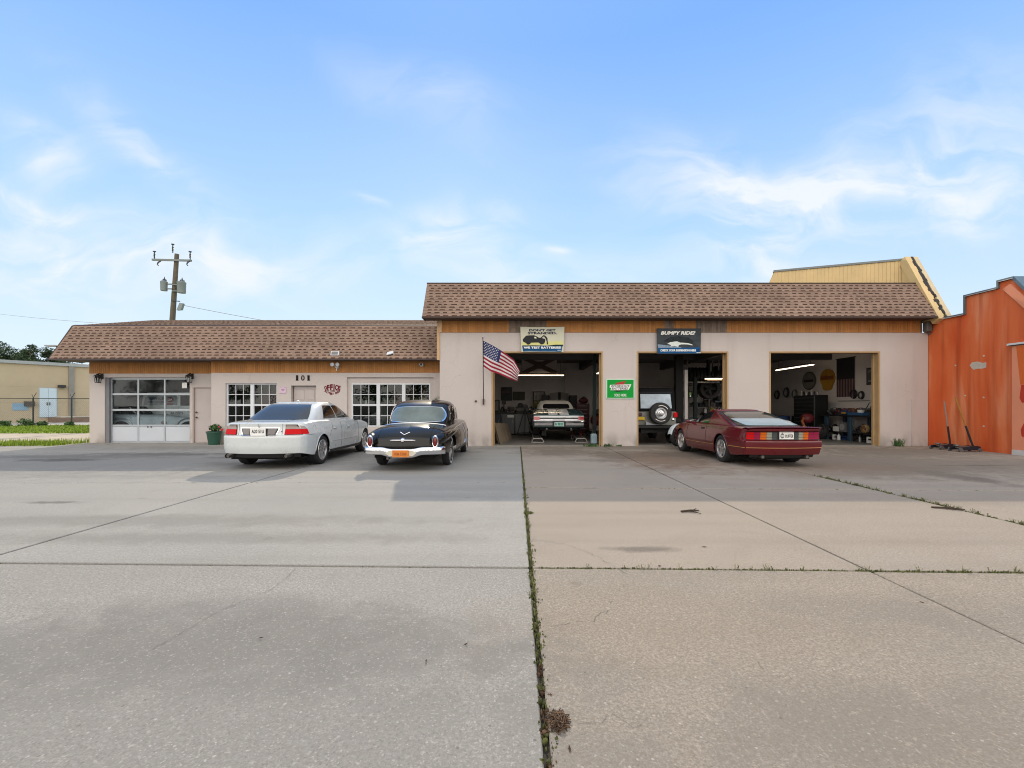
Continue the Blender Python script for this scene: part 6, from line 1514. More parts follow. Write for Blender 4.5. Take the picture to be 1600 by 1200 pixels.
# ---- off-roader with soft top in the middle bay
def off_roader():
    x0, y0 = 4.84, 15.85
    t = thing('off_road_car', 'silver off road car with black soft top and rear spare wheel in middle bay', 'car', (x0, y0 + 1.9, 0))
    bod = M('silver_green_paint', (.20, .21, .19), .35, .3, var=.1, coat=.5); soft = M('black_soft_top', (.010, .010, .012), .9, var=.25, bump=.2, spec=.1)
    def B(mb, nm, mat, p=None, smooth=35, bevel=0, fix=False):
        mb.v = [(a + x0, b + y0, c) for a, b, c in mb.v]; return mb.build(nm, mat, p or t, smooth=smooth, bevel=bevel, fix=fix)
    mb = MB(); mb.rbox(-.71, .71, 0, 2.2, .62, 1.16, .04); mb.rbox(-.60, .60, 2.15, 3.6, .62, 1.14, .06); B(mb, 'tub_body', bod)
    mb = MB()
    mb.prism([(-.02, 1.155), (.14, 1.93), (.30, 1.97), (1.9, 1.99), (2.25, 1.16)], -.675, .675, 'yz')
    o = B(mb, 'soft_top', soft, bevel=.035, smooth=0, fix=True)
    def rq(x, z, off): f = (z - 1.155) / .775; return (x, -.02 + .16 * f - off, z)
    wm = M('translucent_vinyl', (.34, .43, .52), .35, var=.3, scale=4, coat=.6)
    wmb = MB(); wmb.grid(lambda u, v: (lambda x, z: (x, rq(x, z, .012 + .010 * math.sin(7 * u + 4 * v))[1], z))((-.54 + 1.08 * u) * (1 - .02 * v), 1.25 + .50 * v), 18, 10); B(wmb, 'rear_window', wm, o)
    mb = MB(); mb.box(-.74, .74, -.03, .0, 1.70, 1.70001) if False else mb.obox((0, .10, 1.80), (.60, 0, 0), (0, .005, .028), (0, -.008, .0015)); B(mb, 'window_flap', M('flap_grey', (.02, .022, .027), .8, spec=.15), o)
    # spare wheel on the tailgate
    mb = MB(); rt, rr, h = .375, .20, .12
    mb.lathe([(rr, -h * .5), (rr + .02, -h * .85), (rt * .85, -h), (rt * .95, -h * .9), (rt, -h * .55), (rt, h * .55), (rt * .94, h), (rr, h)], (.08, -.20, 1.08), 'y', 36); sw = B(mb, 'spare_wheel', M('tyre_rubber', (.018, .018, .019), .8), smooth=45)
    mb = MB(); mb.lathe([(rr + .005, -.09), (rr, -.105), (rr * .86, -.075), (rr * .78, -.02), (rr * .62, -.035), (rr * .52, -.07), (rr * .36, -.08), (rr * .30, -.12), (rr * .16, -.125), (rr * .15, -.09), (.001, -.09)], (.08, -.20, 1.08), 'y', 32); B(mb, 'rim', M('polished_rim', (.62, .63, .65), .22, .9), sw)
    mb = MB()
    for a0 in (-.35, 2.6): mb.lathe([(rr + .055, -h - .001), (rr + .075, -h + .001)], (.08, -.20, 1.08), 'y', 16, a0, a0 + 1.35)
    B(mb, 'tyre_lettering', M('whitewall', (.75, .75, .72), .6), sw)
    mb = MB(); mb.box(-.02, .28, -.09, .01, .98, 1.16); B(mb, 'spare_carrier', BLKM)
    mb = MB(); mb.rbox(.60, .73, -.06, .02, .93, 1.11, .02); B(mb, 'tail_lamp', RED_LENS); mb = MB(); mb.rbox(-.66, -.50, -.06, .02, .98, 1.10, .02); B(mb, 'tail_lamp', M('dark_purple_lens', (.06, .012, .035), .3, coat=.6))
    mb = MB(); mb.lathe([(.001, -.03), (.04, -.022), (.05, 0), (.05, .02)], (.58, -.03, .86), 'y', 16); B(mb, 'fuel_cap', CHROME)
    mb = MB(); mb.rbox(-.70, -.41, -.075, -.03, .83, .96, .02); B(mb, 'number_plate', M('yellow_plate', (.68, .44, .02), .45, var=.1))
    mb = MB(); mb.rbox(-.84, .84, -.16, -.04, .55, .68, .03); B(mb, 'rear_bumper', BLKM)
    mb = MB(); mb.prism([(-.40, .55), (-.05, .60), (.10, .72), (-.10, .70), (-.38, .80)], -.12, -.09, 'xz'); B(mb, 'splash_shield', M('silver_sheet', (.36, .38, .42), .3, .6), bevel=.006)
    for sg in (-1, 1):
        for yc in (.55, 2.9):
            mb = MB(); mb.lathe([(.2, -.11), (.31, -.125), (.36, -.10), (.37, -.05), (.37, .05), (.36, .10), (.31, .125), (.2, .11)], (sg * .72, yc, .37), 'x', 28); wo = B(mb, 'wheel', M('tyre_rubber', (.018, .018, .019), .8), smooth=45)
            mb = MB(); mb.lathe([(.21, sg * .1), (.19, sg * .06), (.1, sg * .04), (.001, sg * .08)], (sg * .72, yc, .37), 'x', 24); B(mb, 'rim', M('polished_rim', (.62, .63, .65), .22, .9), wo)
        mb = MB(); mb.prism([(.05, .78), (.2, .92), (.9, .92), (1.05, .78), (1.0, .76), (.85, .88), (.25, .88), (.1, .76)], sg * .74, sg * .90, 'yz'); B(mb, 'wheel_flare', BLKM, fix=True)
    mb = MB(); mb.box(-.5, .5, .1, 3.5, .40, .62); B(mb, 'chassis', BLKM)
off_roader()
# ---- motorcycle between it and the coupe
def motorcycle():
    x0, y0 = 5.80, 15.25
    t = thing('motorcycle', 'motorcycle with silver mudguards and orange flame stripes half hidden behind the maroon coupe', 'motorcycle', (x0, y0, 0), R(-64)); t.scale = (1.1, 1.0, 1.1)
    def B(mb, nm, mat, p=None, smooth=45): return mb.build(nm, mat, p or t, local=True, smooth=smooth)
    sil = M('silver_blue_paint', (.60, .68, .74), .2, .2, coat=1.0, var=.08)
    for y in (-.55, .75):
        mb = MB(); mb.lathe([(.24, -.05), (.29, -.06), (.32, -.03), (.32, .03), (.29, .06), (.24, .05)], (0, y, .32), 'x', 28); wo = B(mb, 'wheel', M('tyre_rubber', (.018, .018, .019), .8))
        mb = MB(); mb.lathe([(.245, -.03), (.225, 0), (.245, .03)], (0, y, .32), 'x', 28)
        for k in range(10):
            a = k * .628; mb.tube([(0, y, .32), (0, y + .235 * math.cos(a), .32 + .235 * math.sin(a))], .006, 4)
        mb.lathe([(.06, -.05), (.06, .05)], (0, y, .32), 'x', 12); B(mb, 'rim', STEEL if y > 0 else M('dark_hub', (.05, .05, .05), .5, .5), wo)
        mb = MB(); pr = []
        for k in range(15):
            a = R(10 + (160 if y < 0 else 130) * k / 14); pr.append((y - .37 * math.cos(a), .32 + .37 * math.sin(a)))
        mb.grid(lambda u, v: (-.085 + .17 * u, *(lambda q: (q[0], q[1] - .025 * (2 * u - 1) ** 2))(pr[int(round(v * 14))])), 6, 14); B(mb, 'mudguard', sil)
    mb = MB(); mb.ball((0, .20, .64), .15, 14, 10, (.85, 1.7, .7)); B(mb, 'fuel_tank', sil, smooth=80)
    mb = MB(); mb.ball((0, -.28, .60), .14, 12, 8, (.9, 1.7, .45)); B(mb, 'seat', M('black_leather', (.015, .014, .014), .5), smooth=80)
    mb = MB(); mb.rbox(-.13, .13, -.12, .32, .25, .58, .05)
    for k in range(5): mb.rbox(-.15, .15, .02, .22, .40 + k * .04, .415 + k * .04, .006)
    B(mb, 'engine', M('engine_metal', (.16, .16, .16), .35, .8))
    mb = MB(); mb.tube([(0, .75, .32), (.0, .45, .80)], .025, 8); mb.tube([(-.30, .34, .76), (-.14, .42, .78), (.14, .42, .78), (.30, .34, .76)], .014, 8); mb.tube([(0, -.55, .32), (0, -.1, .45), (0, .3, .55), (0, .45, .74)], .022, 8); mb.tube([(.16, .1, .28), (.17, -.6, .26)], .035, 10); B(mb, 'frame', CHROME)
    mb = MB(); mb.ball((0, .56, .70), .09, 12, 8, (1, .9, 1)); B(mb, 'headlamp', CHROME, smooth=80)
    mb = MB()
    for sg in (-1, 1):
        for k, (a, b_) in enumerate((((-.62, .60), (-.50, .42)), ((-.50, .42), (-.44, .56)), ((-.36, .62), (-.20, .38)))):
            mb.tube([(sg * .165, a[0], a[1]), (sg * .165, b_[0], b_[1])], .016, 6)
        mb.prism([(-.66, .36), (-.16, .36), (-.14, .58), (-.50, .64)], sg * .13, sg * .155, 'yz')
    mb2 = MB()
    for sg in (-1, 1): mb2.rbox(min(sg * .10, sg * .16), max(sg * .10, sg * .16), -.68, -.14, .36, .62, .03)
    B(mb2, 'saddle_bag', M('black_leather', (.015, .014, .014), .5)); mb.f = mb.f; B(mb, 'flame_stripe', M('flame_orange', (.68, .26, .10), .4, coat=.5))
motorcycle()

# ---- lamps in the workshop (lit tubes)
TUBE = M('lit_tube', (1.0, .80, .55), .5, emit=11.0, var=0, rvar=0)
def tube_lamp(a, b_, label, drop=.25):
    a, b_ = Vector(a), Vector(b_); t = thing('tube_lamp', label, 'lamp', tuple((a + b_) / 2), group='lit tube lamps hanging in the workshop')
    d = (b_ - a).normalized(); s_ = d.cross(Vector((0, 0, 1))).normalized()
    mb = MB(); mb.obox((a + b_) / 2 + Vector((0, 0, .05)), d * (b_ - a).length / 2, s_ * .07, Vector((0, 0, .025)));
    for p in (a + d * .15, b_ - d * .15): mb.tube([p + Vector((0, 0, .07)), (p.x, p.y, 3.6)], .006, 5)
    mb.build('lamp_housing', M('lamp_housing', (.10, .09, .085), .6), t)
    mb = MB(); mb.tube([a + s_ * .03, b_ + s_ * .03], .009, 8); mb.tube([a - s_ * .03, b_ - s_ * .03], .009, 8); mb.build('tube', TUBE, t, smooth=60)
tube_lamp((.05, 20.0, 2.68), (2.05, 20.0, 2.68), 'lit tube lamp hanging under the crossed ventilator in the left bay')
tube_lamp((11.25, 17.3, 2.90), (11.40, 20.0, 2.90), 'lit tube lamp slanting over the right bay beside the oval sign')
tube_lamp((3.22, 17.0, 2.62), (3.22, 18.2, 2.62), 'short lit tube lamp beside the green lift post in the left bay')
tube_lamp((8.1, 19.6, 2.50), (8.9, 19.6, 2.50), 'short lit tube lamp above the rack of the middle bay')
# ---- left bay
def framed(name, label, cat, x0, x1, z0, z1, y, mat, fmat, parts=()):
    t = thing(name, label, cat, ((x0 + x1) / 2, y, z0)); mb = MB(); mb.box(x0, x1, y - .03, y, z0, z1); mb.build('frame', fmat, t)
    mb = MB(); mb.box(x0 + .03, x1 - .03, y - .035, y - .031, z0 + .03, z1 - .03); mb.build('picture', mat, t)
    for k, (a, b_, c, d, m_) in enumerate(parts):
        mb = MB(); W_, H_ = x1 - x0, z1 - z0; mb.box(x0 + W_ * a, x0 + W_ * b_, y - .0375 - .002 * k, y - .0355 - .002 * k, z0 + H_ * c, z0 + H_ * d); mb.build('print', m_, t)
    return t
vt = thing('vent_panel', 'square grey ventilator panel with dark crossed braces hung under the left bay ceiling', 'ventilator', (1.0, 20.3, 2.75))
mb = MB(); mb.box(.20, 1.78, 20.30, 20.45, 2.72, 3.58); mb.build('panel_box', M('vent_grey', (.36, .32, .31), .7, var=.1), vt)
mb = MB()
for sg in (-1, 1): mb.obox((1.0, 20.27, 3.14), (.76, 0, sg * .36), (0, .025, 0), (-.04 * sg, 0, .085))
mb.lathe([(.001, 20.20), (.16, 20.20), (.16, 20.26)], (1.0, 0, 3.14), 'y', 16); mb.box(-.1, 2.15, 20.24, 20.30, 2.72, 2.77); mb.build('cross_brace', M('rusty_brace', (.075, .05, .045), .8), vt)
mb = MB(); mb.tube([(.3, 20.38, 3.5), (.3, 20.38, 3.62)], .02, 6); mb.tube([(1.7, 20.38, 3.5), (1.7, 20.38, 3.62)], .02, 6); mb.build('hanger', BLKM, vt)
YB = 24.35
framed('wall_poster', 'dark poster with torn top corner on the back wall of the left bay', 'poster', PX(783, YB), PX(800, YB), PZ(626, YB), PZ(605, YB), YB, M('poster_dark', (.045, .05, .05), .6, var=.5, scale=4), BLKM, [(.1, .8, .55, .75, M('poster_rose', (.12, .07, .07), .6)), (.3, .9, .1, .35, M('poster_green', (.04, .07, .06), .6))])
framed('pin_board', 'dull olive pin board on the back wall beside the dark poster', 'board', PX(801, YB), PX(820, YB), PZ(625.5, YB), PZ(612, YB), YB, M('board_olive', (.10, .10, .075), .8, var=.3), BLKM)
# bench with cabinets
wb = thing('work_bench', 'long grey workbench with metal cabinet doors along the left bay back wall', 'workbench', (.2, 21.0, 0)); yb0 = 20.9
mb = MB(); mb.rbox(-2.2, 1.35, yb0 - .05, yb0 + .75, .98, 1.04, .01); mb.build('bench_top', M('bench_dark', (.06, .055, .05), .6), wb)
for i, (a, b_, m_) in enumerate(((-2.15, -.75, M('navy_metal', (.035, .045, .075), .5)), (-.70, -.12, M('grey_cab', (.10, .11, .12), .45, .2)), (-.08, .56, M('grey_cab_light', (.15, .16, .165), .45, .2)), (.60, 1.30, M('grey_cab', (.10, .11, .12), .45, .2)))):
    mb = MB(); mb.rbox(a, b_, yb0, yb0 + .7, .05, .975, .012); d = mb.build('cabinet', m_, wb)
    mb = MB(); mb.box(b_ - .10, b_ - .07, yb0 - .02, yb0, .55, .70); mb.build('handle', STEEL, d)
    if i in (1, 3): mb = MB(); mb.box(a + .25, a + .55, yb0 - .006, yb0 - .001, .80, .92); mb.build('paper_label', PLATE_W, d)
mn = thing('monitor', 'old boxy grey monitor standing at the left end of the grey workbench', 'monitor', (-1.05, 21.2, 1.04))
mb = MB(); mb.rbox(-1.30, -.82, 21.1, 21.5, 1.06, 1.62, .03); mb.build('case', M('dark_case', (.04, .04, .042), .6), mn); mb = MB(); mb.rbox(-1.25, -.87, 21.09, 21.11, 1.13, 1.56, .02); mb.build('screen', M('screen_grey', (.14, .14, .145), .2), mn)
def bench_tool(x, y, z, label, name, cat, kind):
    t = thing(name, label, cat, (x, y, z))
    if kind == 'drill':
        mb = MB(); mb.rbox(x - .14, x + .14, y - .15, y + .15, z, z + .04, .01); mb.tube([(x, y + .05, z), (x, y + .05, z + .45)], .03, 8); mb.build('stand', BLKM, t); mb = MB(); mb.rbox(x - .09, x + .09, y - .16, y + .14, z + .36, z + .58, .03); mb.tube([(x, y - .1, z + .36), (x, y - .1, z + .2)], .02, 8); mb.build('motor_head', M('tool_black', (.03, .03, .032), .5), t)
    elif kind == 'grinder':
        mb = MB(); mb.lathe([(.001, -.13), (.09, -.13), (.10, 0), (.09, .13), (.001, .13)], (x, y, z + .16), 'x', 16); mb.rbox(x - .07, x + .07, y - .08, y + .08, z, z + .08, .01); mb.build('motor', M('tool_grey', (.08, .08, .085), .5), t); mb = MB()
        for sg in (-1, 1): mb.lathe([(.001, sg * .17), (.11, sg * .17), (.11, sg * .21), (.001, sg * .21)], (x, y, z + .16), 'x', 18)
        mb.build('grinding_wheel', STEEL, t)
    elif kind == 'compressor':
        mb = MB(); mb.rbox(x - .3, x + .3, y - .15, y + .15, z, z + .22, .04); mb.build('base_box', M('tool_grey', (.08, .08, .085), .5), t); mb = MB(); mb.ball((x - .1, y, z + .3), .14, 10, 8); mb.rbox(x + .02, x + .24, y - .1, y + .1, z + .2, z + .36, .03); mb.build('pump', M('tool_black', (.03, .03, .032), .5), t)
bench_tool(-.62, 21.25, 1.04, 'black bench drill standing right of the old monitor', 'bench_drill', 'drill', 'drill')
bench_tool(-.25, 21.2, 1.04, 'small twin wheel bench grinder next to the black drill', 'bench_grinder', 'grinder', 'grinder')
bench_tool(.25, 21.25, 1.04, 'lumpy dark air pump in the middle of the grey workbench', 'air_pump', 'pump', 'compressor')
pp = thing('potted_plant', 'yellow green leafy plant in a dark pot at the right end of the grey workbench', 'plant', (.95, 21.25, 1.04))
mb = MB(); mb.lathe([(.08, 1.04), (.11, 1.2), (.10, 1.2), (.001, 1.18)], (.95, 21.25, 0), 'z', 14); mb.build('pot', M('dark_pot', (.03, .03, .03), .6), pp)
def leafball(c, r, n, size, flat=.8, seed=0, mb=None):
    rr_ = random.Random(seed); mb = mb or MB()
    for _ in range(n):
        d = Vector((rr_.gauss(0, 1), rr_.gauss(0, 1), rr_.gauss(0, 1))).normalized() * r * rr_.random() ** .45; d.z *= flat
        p = Vector(c) + d; a = Vector((rr_.gauss(0, 1), rr_.gauss(0, 1), rr_.gauss(0, .6))).normalized(); b_ = a.cross(Vector((rr_.gauss(0, 1), rr_.gauss(0, 1), rr_.gauss(0, 1)))).normalized()
        s_ = size * rr_.uniform(.6, 1.3); i = [mb.pt(p - a * s_), mb.pt(p + b_ * s_ * .42), mb.pt(p + a * s_), mb.pt(p - b_ * s_ * .42)]; mb.face(i, rr_.random())
    return mb
LEAFY = M('leaf_yellow_green', (.22, .22, .06), .6, tone=.5); LEAFG = M('leaf_green', (.045, .105, .025), .6, tone=.55); LEAFD = M('leaf_dark', (.028, .058, .018), .65, tone=.6)
leafball((.95, 21.25, 1.38), .25, 160, .06, .8, 3).build('foliage', LEAFY, pp)
sr = thing('bottle_rack', 'narrow black rack of white bottles on the back wall behind the convertible', 'rack', (1.3, 24.0, 1.4))
xa, xb = PX(833, 23.9), PX(851, 23.9)
mb = MB()
for z in (1.28, 1.62, 2.06): mb.box(xa, xb, 23.78, 24.10, z, z + .03)
for x in (xa, xb - .04): mb.box(x, x + .04, 23.78, 24.10, 1.0, 2.10)
mb.build('rack_frame', BLKM, sr)
for k in range(5):
    x = xa + .09 + k * .105; mb = MB(); mb.lathe([(.001, 1.65), (.036, 1.65), (.036, 1.86), (.015, 1.92), (.015, 1.98), (.001, 1.98)], (x, 23.9, 0), 'z', 12)
    o = mb.build('bottle', M('bottle_white', (.55, .52, .50), .4), None, smooth=50); tag(o, 'white squeeze bottle in the upper shelf of the black wall rack', 'bottle', 'white bottles in the black wall rack')
for k in range(4):
    x = xa + .10 + k * .12; mb = MB(); mb.rbox(x - .045, x + .045, 23.85, 23.95, 1.312, 1.48, .015); o = mb.build('canister', M('canister_grey', (.20, .19, .19), .5), None); tag(o, 'grey canister in the lower shelf of the black wall rack', 'canister', 'grey canisters in the black wall rack')
# striped bonnet panel leaning above the convertible
hb = thing('car_bonnet', 'grey car bonnet with dark centre stripe and chrome arc stood up behind the convertible', 'car bonnet', (2.2, 23.6, 1.2))
xa, xb = PX(860, 23.5), PX(889, 23.5)
mb = MB(); mb.grid(lambda u, v: (xa + (xb - xa) * u, 23.5 - .06 * math.sin(3.14 * u) + .25 * v, 1.0 + 1.0 * v + .05 * math.sin(3.14 * u) * v), 10, 8); mb.build('panel', M('panel_grey', (.26, .25, .25), .4, var=.1), hb, smooth=60)
xm = (xa + xb) / 2; mb = MB(); mb.grid(lambda u, v: (xm - .07 + .14 * u, 23.43 + .25 * v, 1.0 + 1.04 * v), 2, 6); mb.build('stripe', BLKM, hb)
mb = MB(); mb.tube([(xm - .30 + .6 * k / 12, 23.50, 1.58 + .10 * math.sin(math.pi * k / 12)) for k in range(13)], .018, 6); mb.build('chrome_arc', M('arc_white', (.6, .6, .6), .3, .5), hb)
for sg, lab in ((-1, 'left'), (1, 'right')):
    sp_ = thing('speaker', 'black box speaker standing on the %s of the striped bonnet' % lab, 'speaker', (xm + sg * .72, 23.6, 1.3)); mb = MB(); mb.rbox(xm + sg * .72 - .2, xm + sg * .72 + .2, 23.6, 23.9, 1.25, 1.88, .02); mb.build('cabinet', BLKM, sp_); mb = MB(); mb.lathe([(.14, 23.595), (.10, 23.61), (.02, 23.60), (.001, 23.60)], (xm + sg * .72, 0, 1.5), 'y', 18); mb.build('cone', M('cone_grey', (.04, .04, .042), .7), sp_)
sh_ = thing('storage_shelf', 'dark shelf on legs carrying the black speakers behind the convertible', 'shelf', (xm, 23.7, 0)); mb = MB(); mb.box(xm - 1.2, xm + 1.2, 23.35, 24.1, 1.2, 1.245)
for sx in (-1.1, 1.1): mb.box(xm + sx - .03, xm + sx + .03, 23.4, 23.46, 0, 1.2); mb.box(xm + sx - .03, xm + sx + .03, 24.0, 24.06, 0, 1.2)
mb.build('shelf_board', BLKM, sh_)
def tool_chest(x0, x1, y0, y1, h, mat, label, nd, face='y'):
    t = thing('tool_chest', label, 'tool chest', ((x0 + x1) / 2, (y0 + y1) / 2, 0)); mb = MB(); mb.rbox(x0, x1, y0, y1, .10, h, .015)
    for a in (x0 + .06, x1 - .06):
        for b_ in (y0 + .06, y1 - .06): mb.lathe([(.001, a - .02), (.05, a - .02), (.05, a + .02), (.001, a + .02)], (0, b_, .05), 'x', 12)
    mb.build('case', mat, t); hh = (h - .25) / nd
    for k in range(nd):
        z = .18 + hh * k
        mb = MB()
        if face == 'y': mb.rbox(x0 + .03, x1 - .03, y0 - .018, y0 + .01, z, z + hh - .02, .006)
        else: mb.rbox(x0 - .018, x0 + .01, y0 + .03, y1 - .03, z, z + hh - .02, .006)
        d = mb.build('drawer', mat, t); mb = MB()
        if face == 'y': mb.box(x0 + .10, x1 - .10, y0 - .03, y0 - .018, z + hh - .055, z + hh - .035)
        else: mb.box(x0 - .03, x0 - .018, y0 + .10, y1 - .10, z + hh - .055, z + hh - .035)
        mb.build('handle', STEEL, d)
    return t
tool_chest(PX(901, 20.6), PX(921, 20.6), 20.6, 21.2, 1.45, M('dark_maroon_metal', (.055, .012, .018), .4, .2), 'dark maroon drawer chest right of the convertible', 7)
jb = thing('tool_bag', 'dark red soft tool bag lying on top of the maroon drawer chest', 'bag', (3.05, 20.9, 1.45)); mb = MB(); mb.ball((3.05, 20.9, 1.58), .2, 10, 8, (1.1, .8, .75), .06); mb.build('bag_body', M('bag_red', (.07, .015, .018), .8), jb, smooth=60); mb = MB(); mb.tube([(2.9, 20.85, 1.66), (3.05, 20.85, 1.78), (3.2, 20.85, 1.66)], .012, 6); mb.build('handle', BLKM, jb)
def lift_post(x, y, h, w_, mat, label):
    t = thing('lift_post', label, 'lift post', (x, y, 0)); mb = MB(); mb.rbox(x - w_, x + w_, y - w_, y + w_, .02, h, .01); mb.build('column', mat, t); mb = MB(); mb.box(x - w_ * 1.8, x + w_ * 1.8, y - w_ * 1.8, y + w_ * 1.8, .003, .02); mb.build('base_plate', STEEL, t); mb = MB(); mb.rbox(x - w_ * 1.3, x + w_ * 1.3, y - w_ * 1.5, y - w_ - .001, .5, .85, .01); mb.build('carriage', BLKM, t)
DGREEN = M('dark_green_metal', (.012, .030, .028), .45, .2); PSTEEL = M('pale_grey_paint', (.55, .53, .50), .5, var=.1)
lift_post(PX(928.5, 17.0), 17.0, 3.3, .055, DGREEN, 'dark green lift post at the right side of the left bay')
lift_post(PX(1071.5, 16.6), 16.6, 2.65, .058, PSTEEL, 'pale grey steel lift post in the middle bay')
lift_post(PX(1086, 18.2), 18.2, 2.5, .06, DGREEN, 'slim dark green lift post right of the pale post')
lift_post(PX(1060, 17.8), 17.8, 3.3, .14, BLKM, 'thick black post behind the off road car')
jg_ = thing('fluid_jug', 'pale teal plastic jug standing inside the right jamb of the left bay', 'jug', (2.70, 16.0, 0)); mb = MB(); mb.rbox(2.60, 2.80, 15.9, 16.15, .005, .36, .03); mb.build('jug_body', M('jug_teal', (.32, .45, .50), .4), jg_); mb = MB(); mb.lathe([(.001, .44), (.03, .44), (.035, .36)], (2.65, 16.02, 0), 'z', 12); mb.build('cap', DARKTRIM, jg_)
cp = thing('air_compressor', 'dark red air tank on legs behind the right jamb of the left bay', 'compressor', (3.3, 18.6, 0)); mb = MB(); mb.lathe([(.001, 3.0), (.12, 3.02), (.22, 3.1), (.22, 3.6), (.12, 3.68), (.001, 3.7)], (0, 18.6, .75), 'x', 20); mb.build('tank', M('tank_red', (.13, .014, .016), .4, .2), cp, smooth=50); mb = MB()
for a in (3.15, 3.55):
    for b_ in (18.45, 18.75): mb.box(a - .02, a + .02, b_ - .02, b_ + .02, 0, .6)
mb.rbox(3.1, 3.6, 18.45, 18.75, .97, 1.2, .05); mb.build('motor_and_legs', BLKM, cp)
# corrugated sheets leaning inside the left jamb
cs = thing('ribbed_sheet', 'brown ribbed sheets leaning inside the left jamb of the left bay', 'sheet', (-.5, 17.2, 0))
mb = MB()
for k in range(2):
    def cf(u, v): 
        y = 16.0 + 2.1 * u; s_ = v; return (-.80 + .42 * u + (.20 * (1 - s_) - .05) + .05 * k + .014 * math.sin(30 * u), y + .4 * u, .004 + s_ * (.74 - .12 * u))
    mb.grid(cf, 60, 6)
mb.build('sheet_panel', M('cardboard_brown', (.20, .155, .11), .85, var=.2, scale=3), cs, smooth=70)
at_ = thing('tripod_stand', 'dark folding tripod stand with a round foot ring before the grey cabinets', 'stand', (.35, 20.2, 0)); mb = MB()
for k in range(3):
    a = k * 2.09 + .5; mb.tube([(.35, 20.2, 1.25), (.35 + .42 * math.cos(a), 20.2 + .3 * math.sin(a), .02)], .018, 6)
mb.build('legs', BLKM, at_); mb = MB(); mb.lathe([(.20, .12), (.30, .10), (.32, .13), (.20, .15)], (.35, 20.2, 0), 'z', 20); mb.build('foot_ring', STEEL, at_)
# ---- middle bay
tr = thing('tyre_rack', 'high steel rack holding a row of used tyres in the middle bay', 'rack', (8.3, 20.3, 2.4)); mb = MB()
for y in (20.0, 20.6): mb.box(PX(1066, 20.3), PX(1120, 20.3), y - .02, y + .02, 2.36, 2.40)
for x in (PX(1070, 20.3), PX(1118, 20.3)):
    for y in (20.0, 20.6): mb.box(x - .025, x + .025, y - .025, y + .025, 2.40, 3.62)
mb.build('rack_frame', STEEL, tr)
T0 = None
for k in range(8):
    x = 7.65 + .16 * k + (.25 if k > 5 else 0)
    mb = MB(); r_ = .33 if k < 6 else .36; mb.lathe([(.20, -.06), (.27, -.075), (r_ * .95, -.06), (r_, -.03), (r_, .03), (r_ * .95, .06), (.27, .075), (.20, .06)], (x, 20.3, 2.39 + r_), 'x', 26); o = mb.build('used_tyre', M('tyre_rubber', (.018, .018, .019), .8), None, smooth=45)
    tag(o, 'used black tyre standing upright on the high rack of the middle bay', 'tyre', 'used tyres on the high rack')
pr = thing('parts_shelf', 'tall open parts shelf with grey boards against the middle bay back wall', 'shelf', (8.6, 22.5, 0)); xa, xb = PX(1073, 22.5), PX(1134, 22.5); mb = MB()
for z in (.5, 1.25, 2.32, 2.55): mb.box(xa, xa + (1.0 if z > 1.4 else xb - xa), 22.3, 22.8, z, z + .035)
for x in (xa, xa + 1.0, xb - .05): mb.box(x, x + .05, 22.3, 22.35, 0, 2.9 if x < xb - .3 else 1.5)
mb.build('shelf_frame', STEEL, pr)
rp = random.Random(21)
for k in range(7):
    x = xa + .15 + k * .27; h = rp.uniform(.12, .32); w_ = rp.uniform(.08, .13); mb = MB(); mb.rbox(x - w_, x + w_, 22.38, 22.7, 1.287, 1.287 + h, .02); mb.rbox(x - w_ * .6, x + w_ * .6, 22.42, 22.6, 1.28 + h, 1.33 + h, .01)
    tag(mb.build('parts_box', M('parts_box_%d' % (k % 3), [(.07, .065, .06), (.16, .15, .14), (.03, .035, .05)][k % 3], .7), None), 'small dusty parts box on the waist high board of the parts shelf', 'box', 'parts boxes on the parts shelf')
for k in range(6):
    z = 2.36 + .03 if k < 3 else 2.59; x = xa + .2 + (k % 3) * .3; mb = MB(); mb.tube([(xa + .05, 22.36 + .07 * (k % 3), z + .045), (xa + .98, 22.36 + .07 * (k % 3), z + .05)], .042, 10); tag(mb.build('pipe', M('grey_pipe', (.24, .23, .22), .5, .4), None, smooth=60), 'grey metal pipe lying on the upper boards of the parts shelf', 'pipe', 'pipes on the parts shelf')
wr = thing('wall_shelf', 'wooden edged wall shelf glowing under a lamp at the right of the middle bay', 'shelf', (8.5, 19.9, 2.4)); mb = MB(); mb.box(PX(1104, 19.9), PX(1134, 19.9), 19.8, 20.2, 2.43, 2.50); mb.build('shelf_board', M('shelf_wood', (.34, .20, .12), .6, var=.2), wr); mb = MB()
for x in (PX(1108, 19.9), PX(1130, 19.9)): mb.box(x - .015, x + .015, 19.85, 20.15, 2.50, 3.62)
mb.build('hanger', BLKM, wr)
df = thing('drum_fan', 'big black drum fan hanging under the wall shelf of the middle bay', 'fan', (8.75, 20.8, 1.9)); mb = MB(); mb.lathe([(.32, 20.6), (.46, 20.58), (.48, 20.66), (.48, 20.95), (.40, 21.0), (.001, 21.0)], (8.75, 0, 2.12), 'y', 26); mb.build('drum', BLKM, df, smooth=50); mb = MB()
for k in range(5):
    a = k * 1.257; mb.obox((8.75 + .18 * math.cos(a), 20.72, 2.12 + .18 * math.sin(a)), (.15 * math.cos(a), .02, .15 * math.sin(a)), (-.06 * math.sin(a), .03, .06 * math.cos(a)), (0, .005, 0))
mb.build('blades', M('fan_grey', (.06, .06, .06), .5), df); mb = MB(); mb.tube([(8.75, 20.8, 2.58), (8.75, 20.8, 3.62)], .02, 6); mb.build('hanger', BLKM, df)
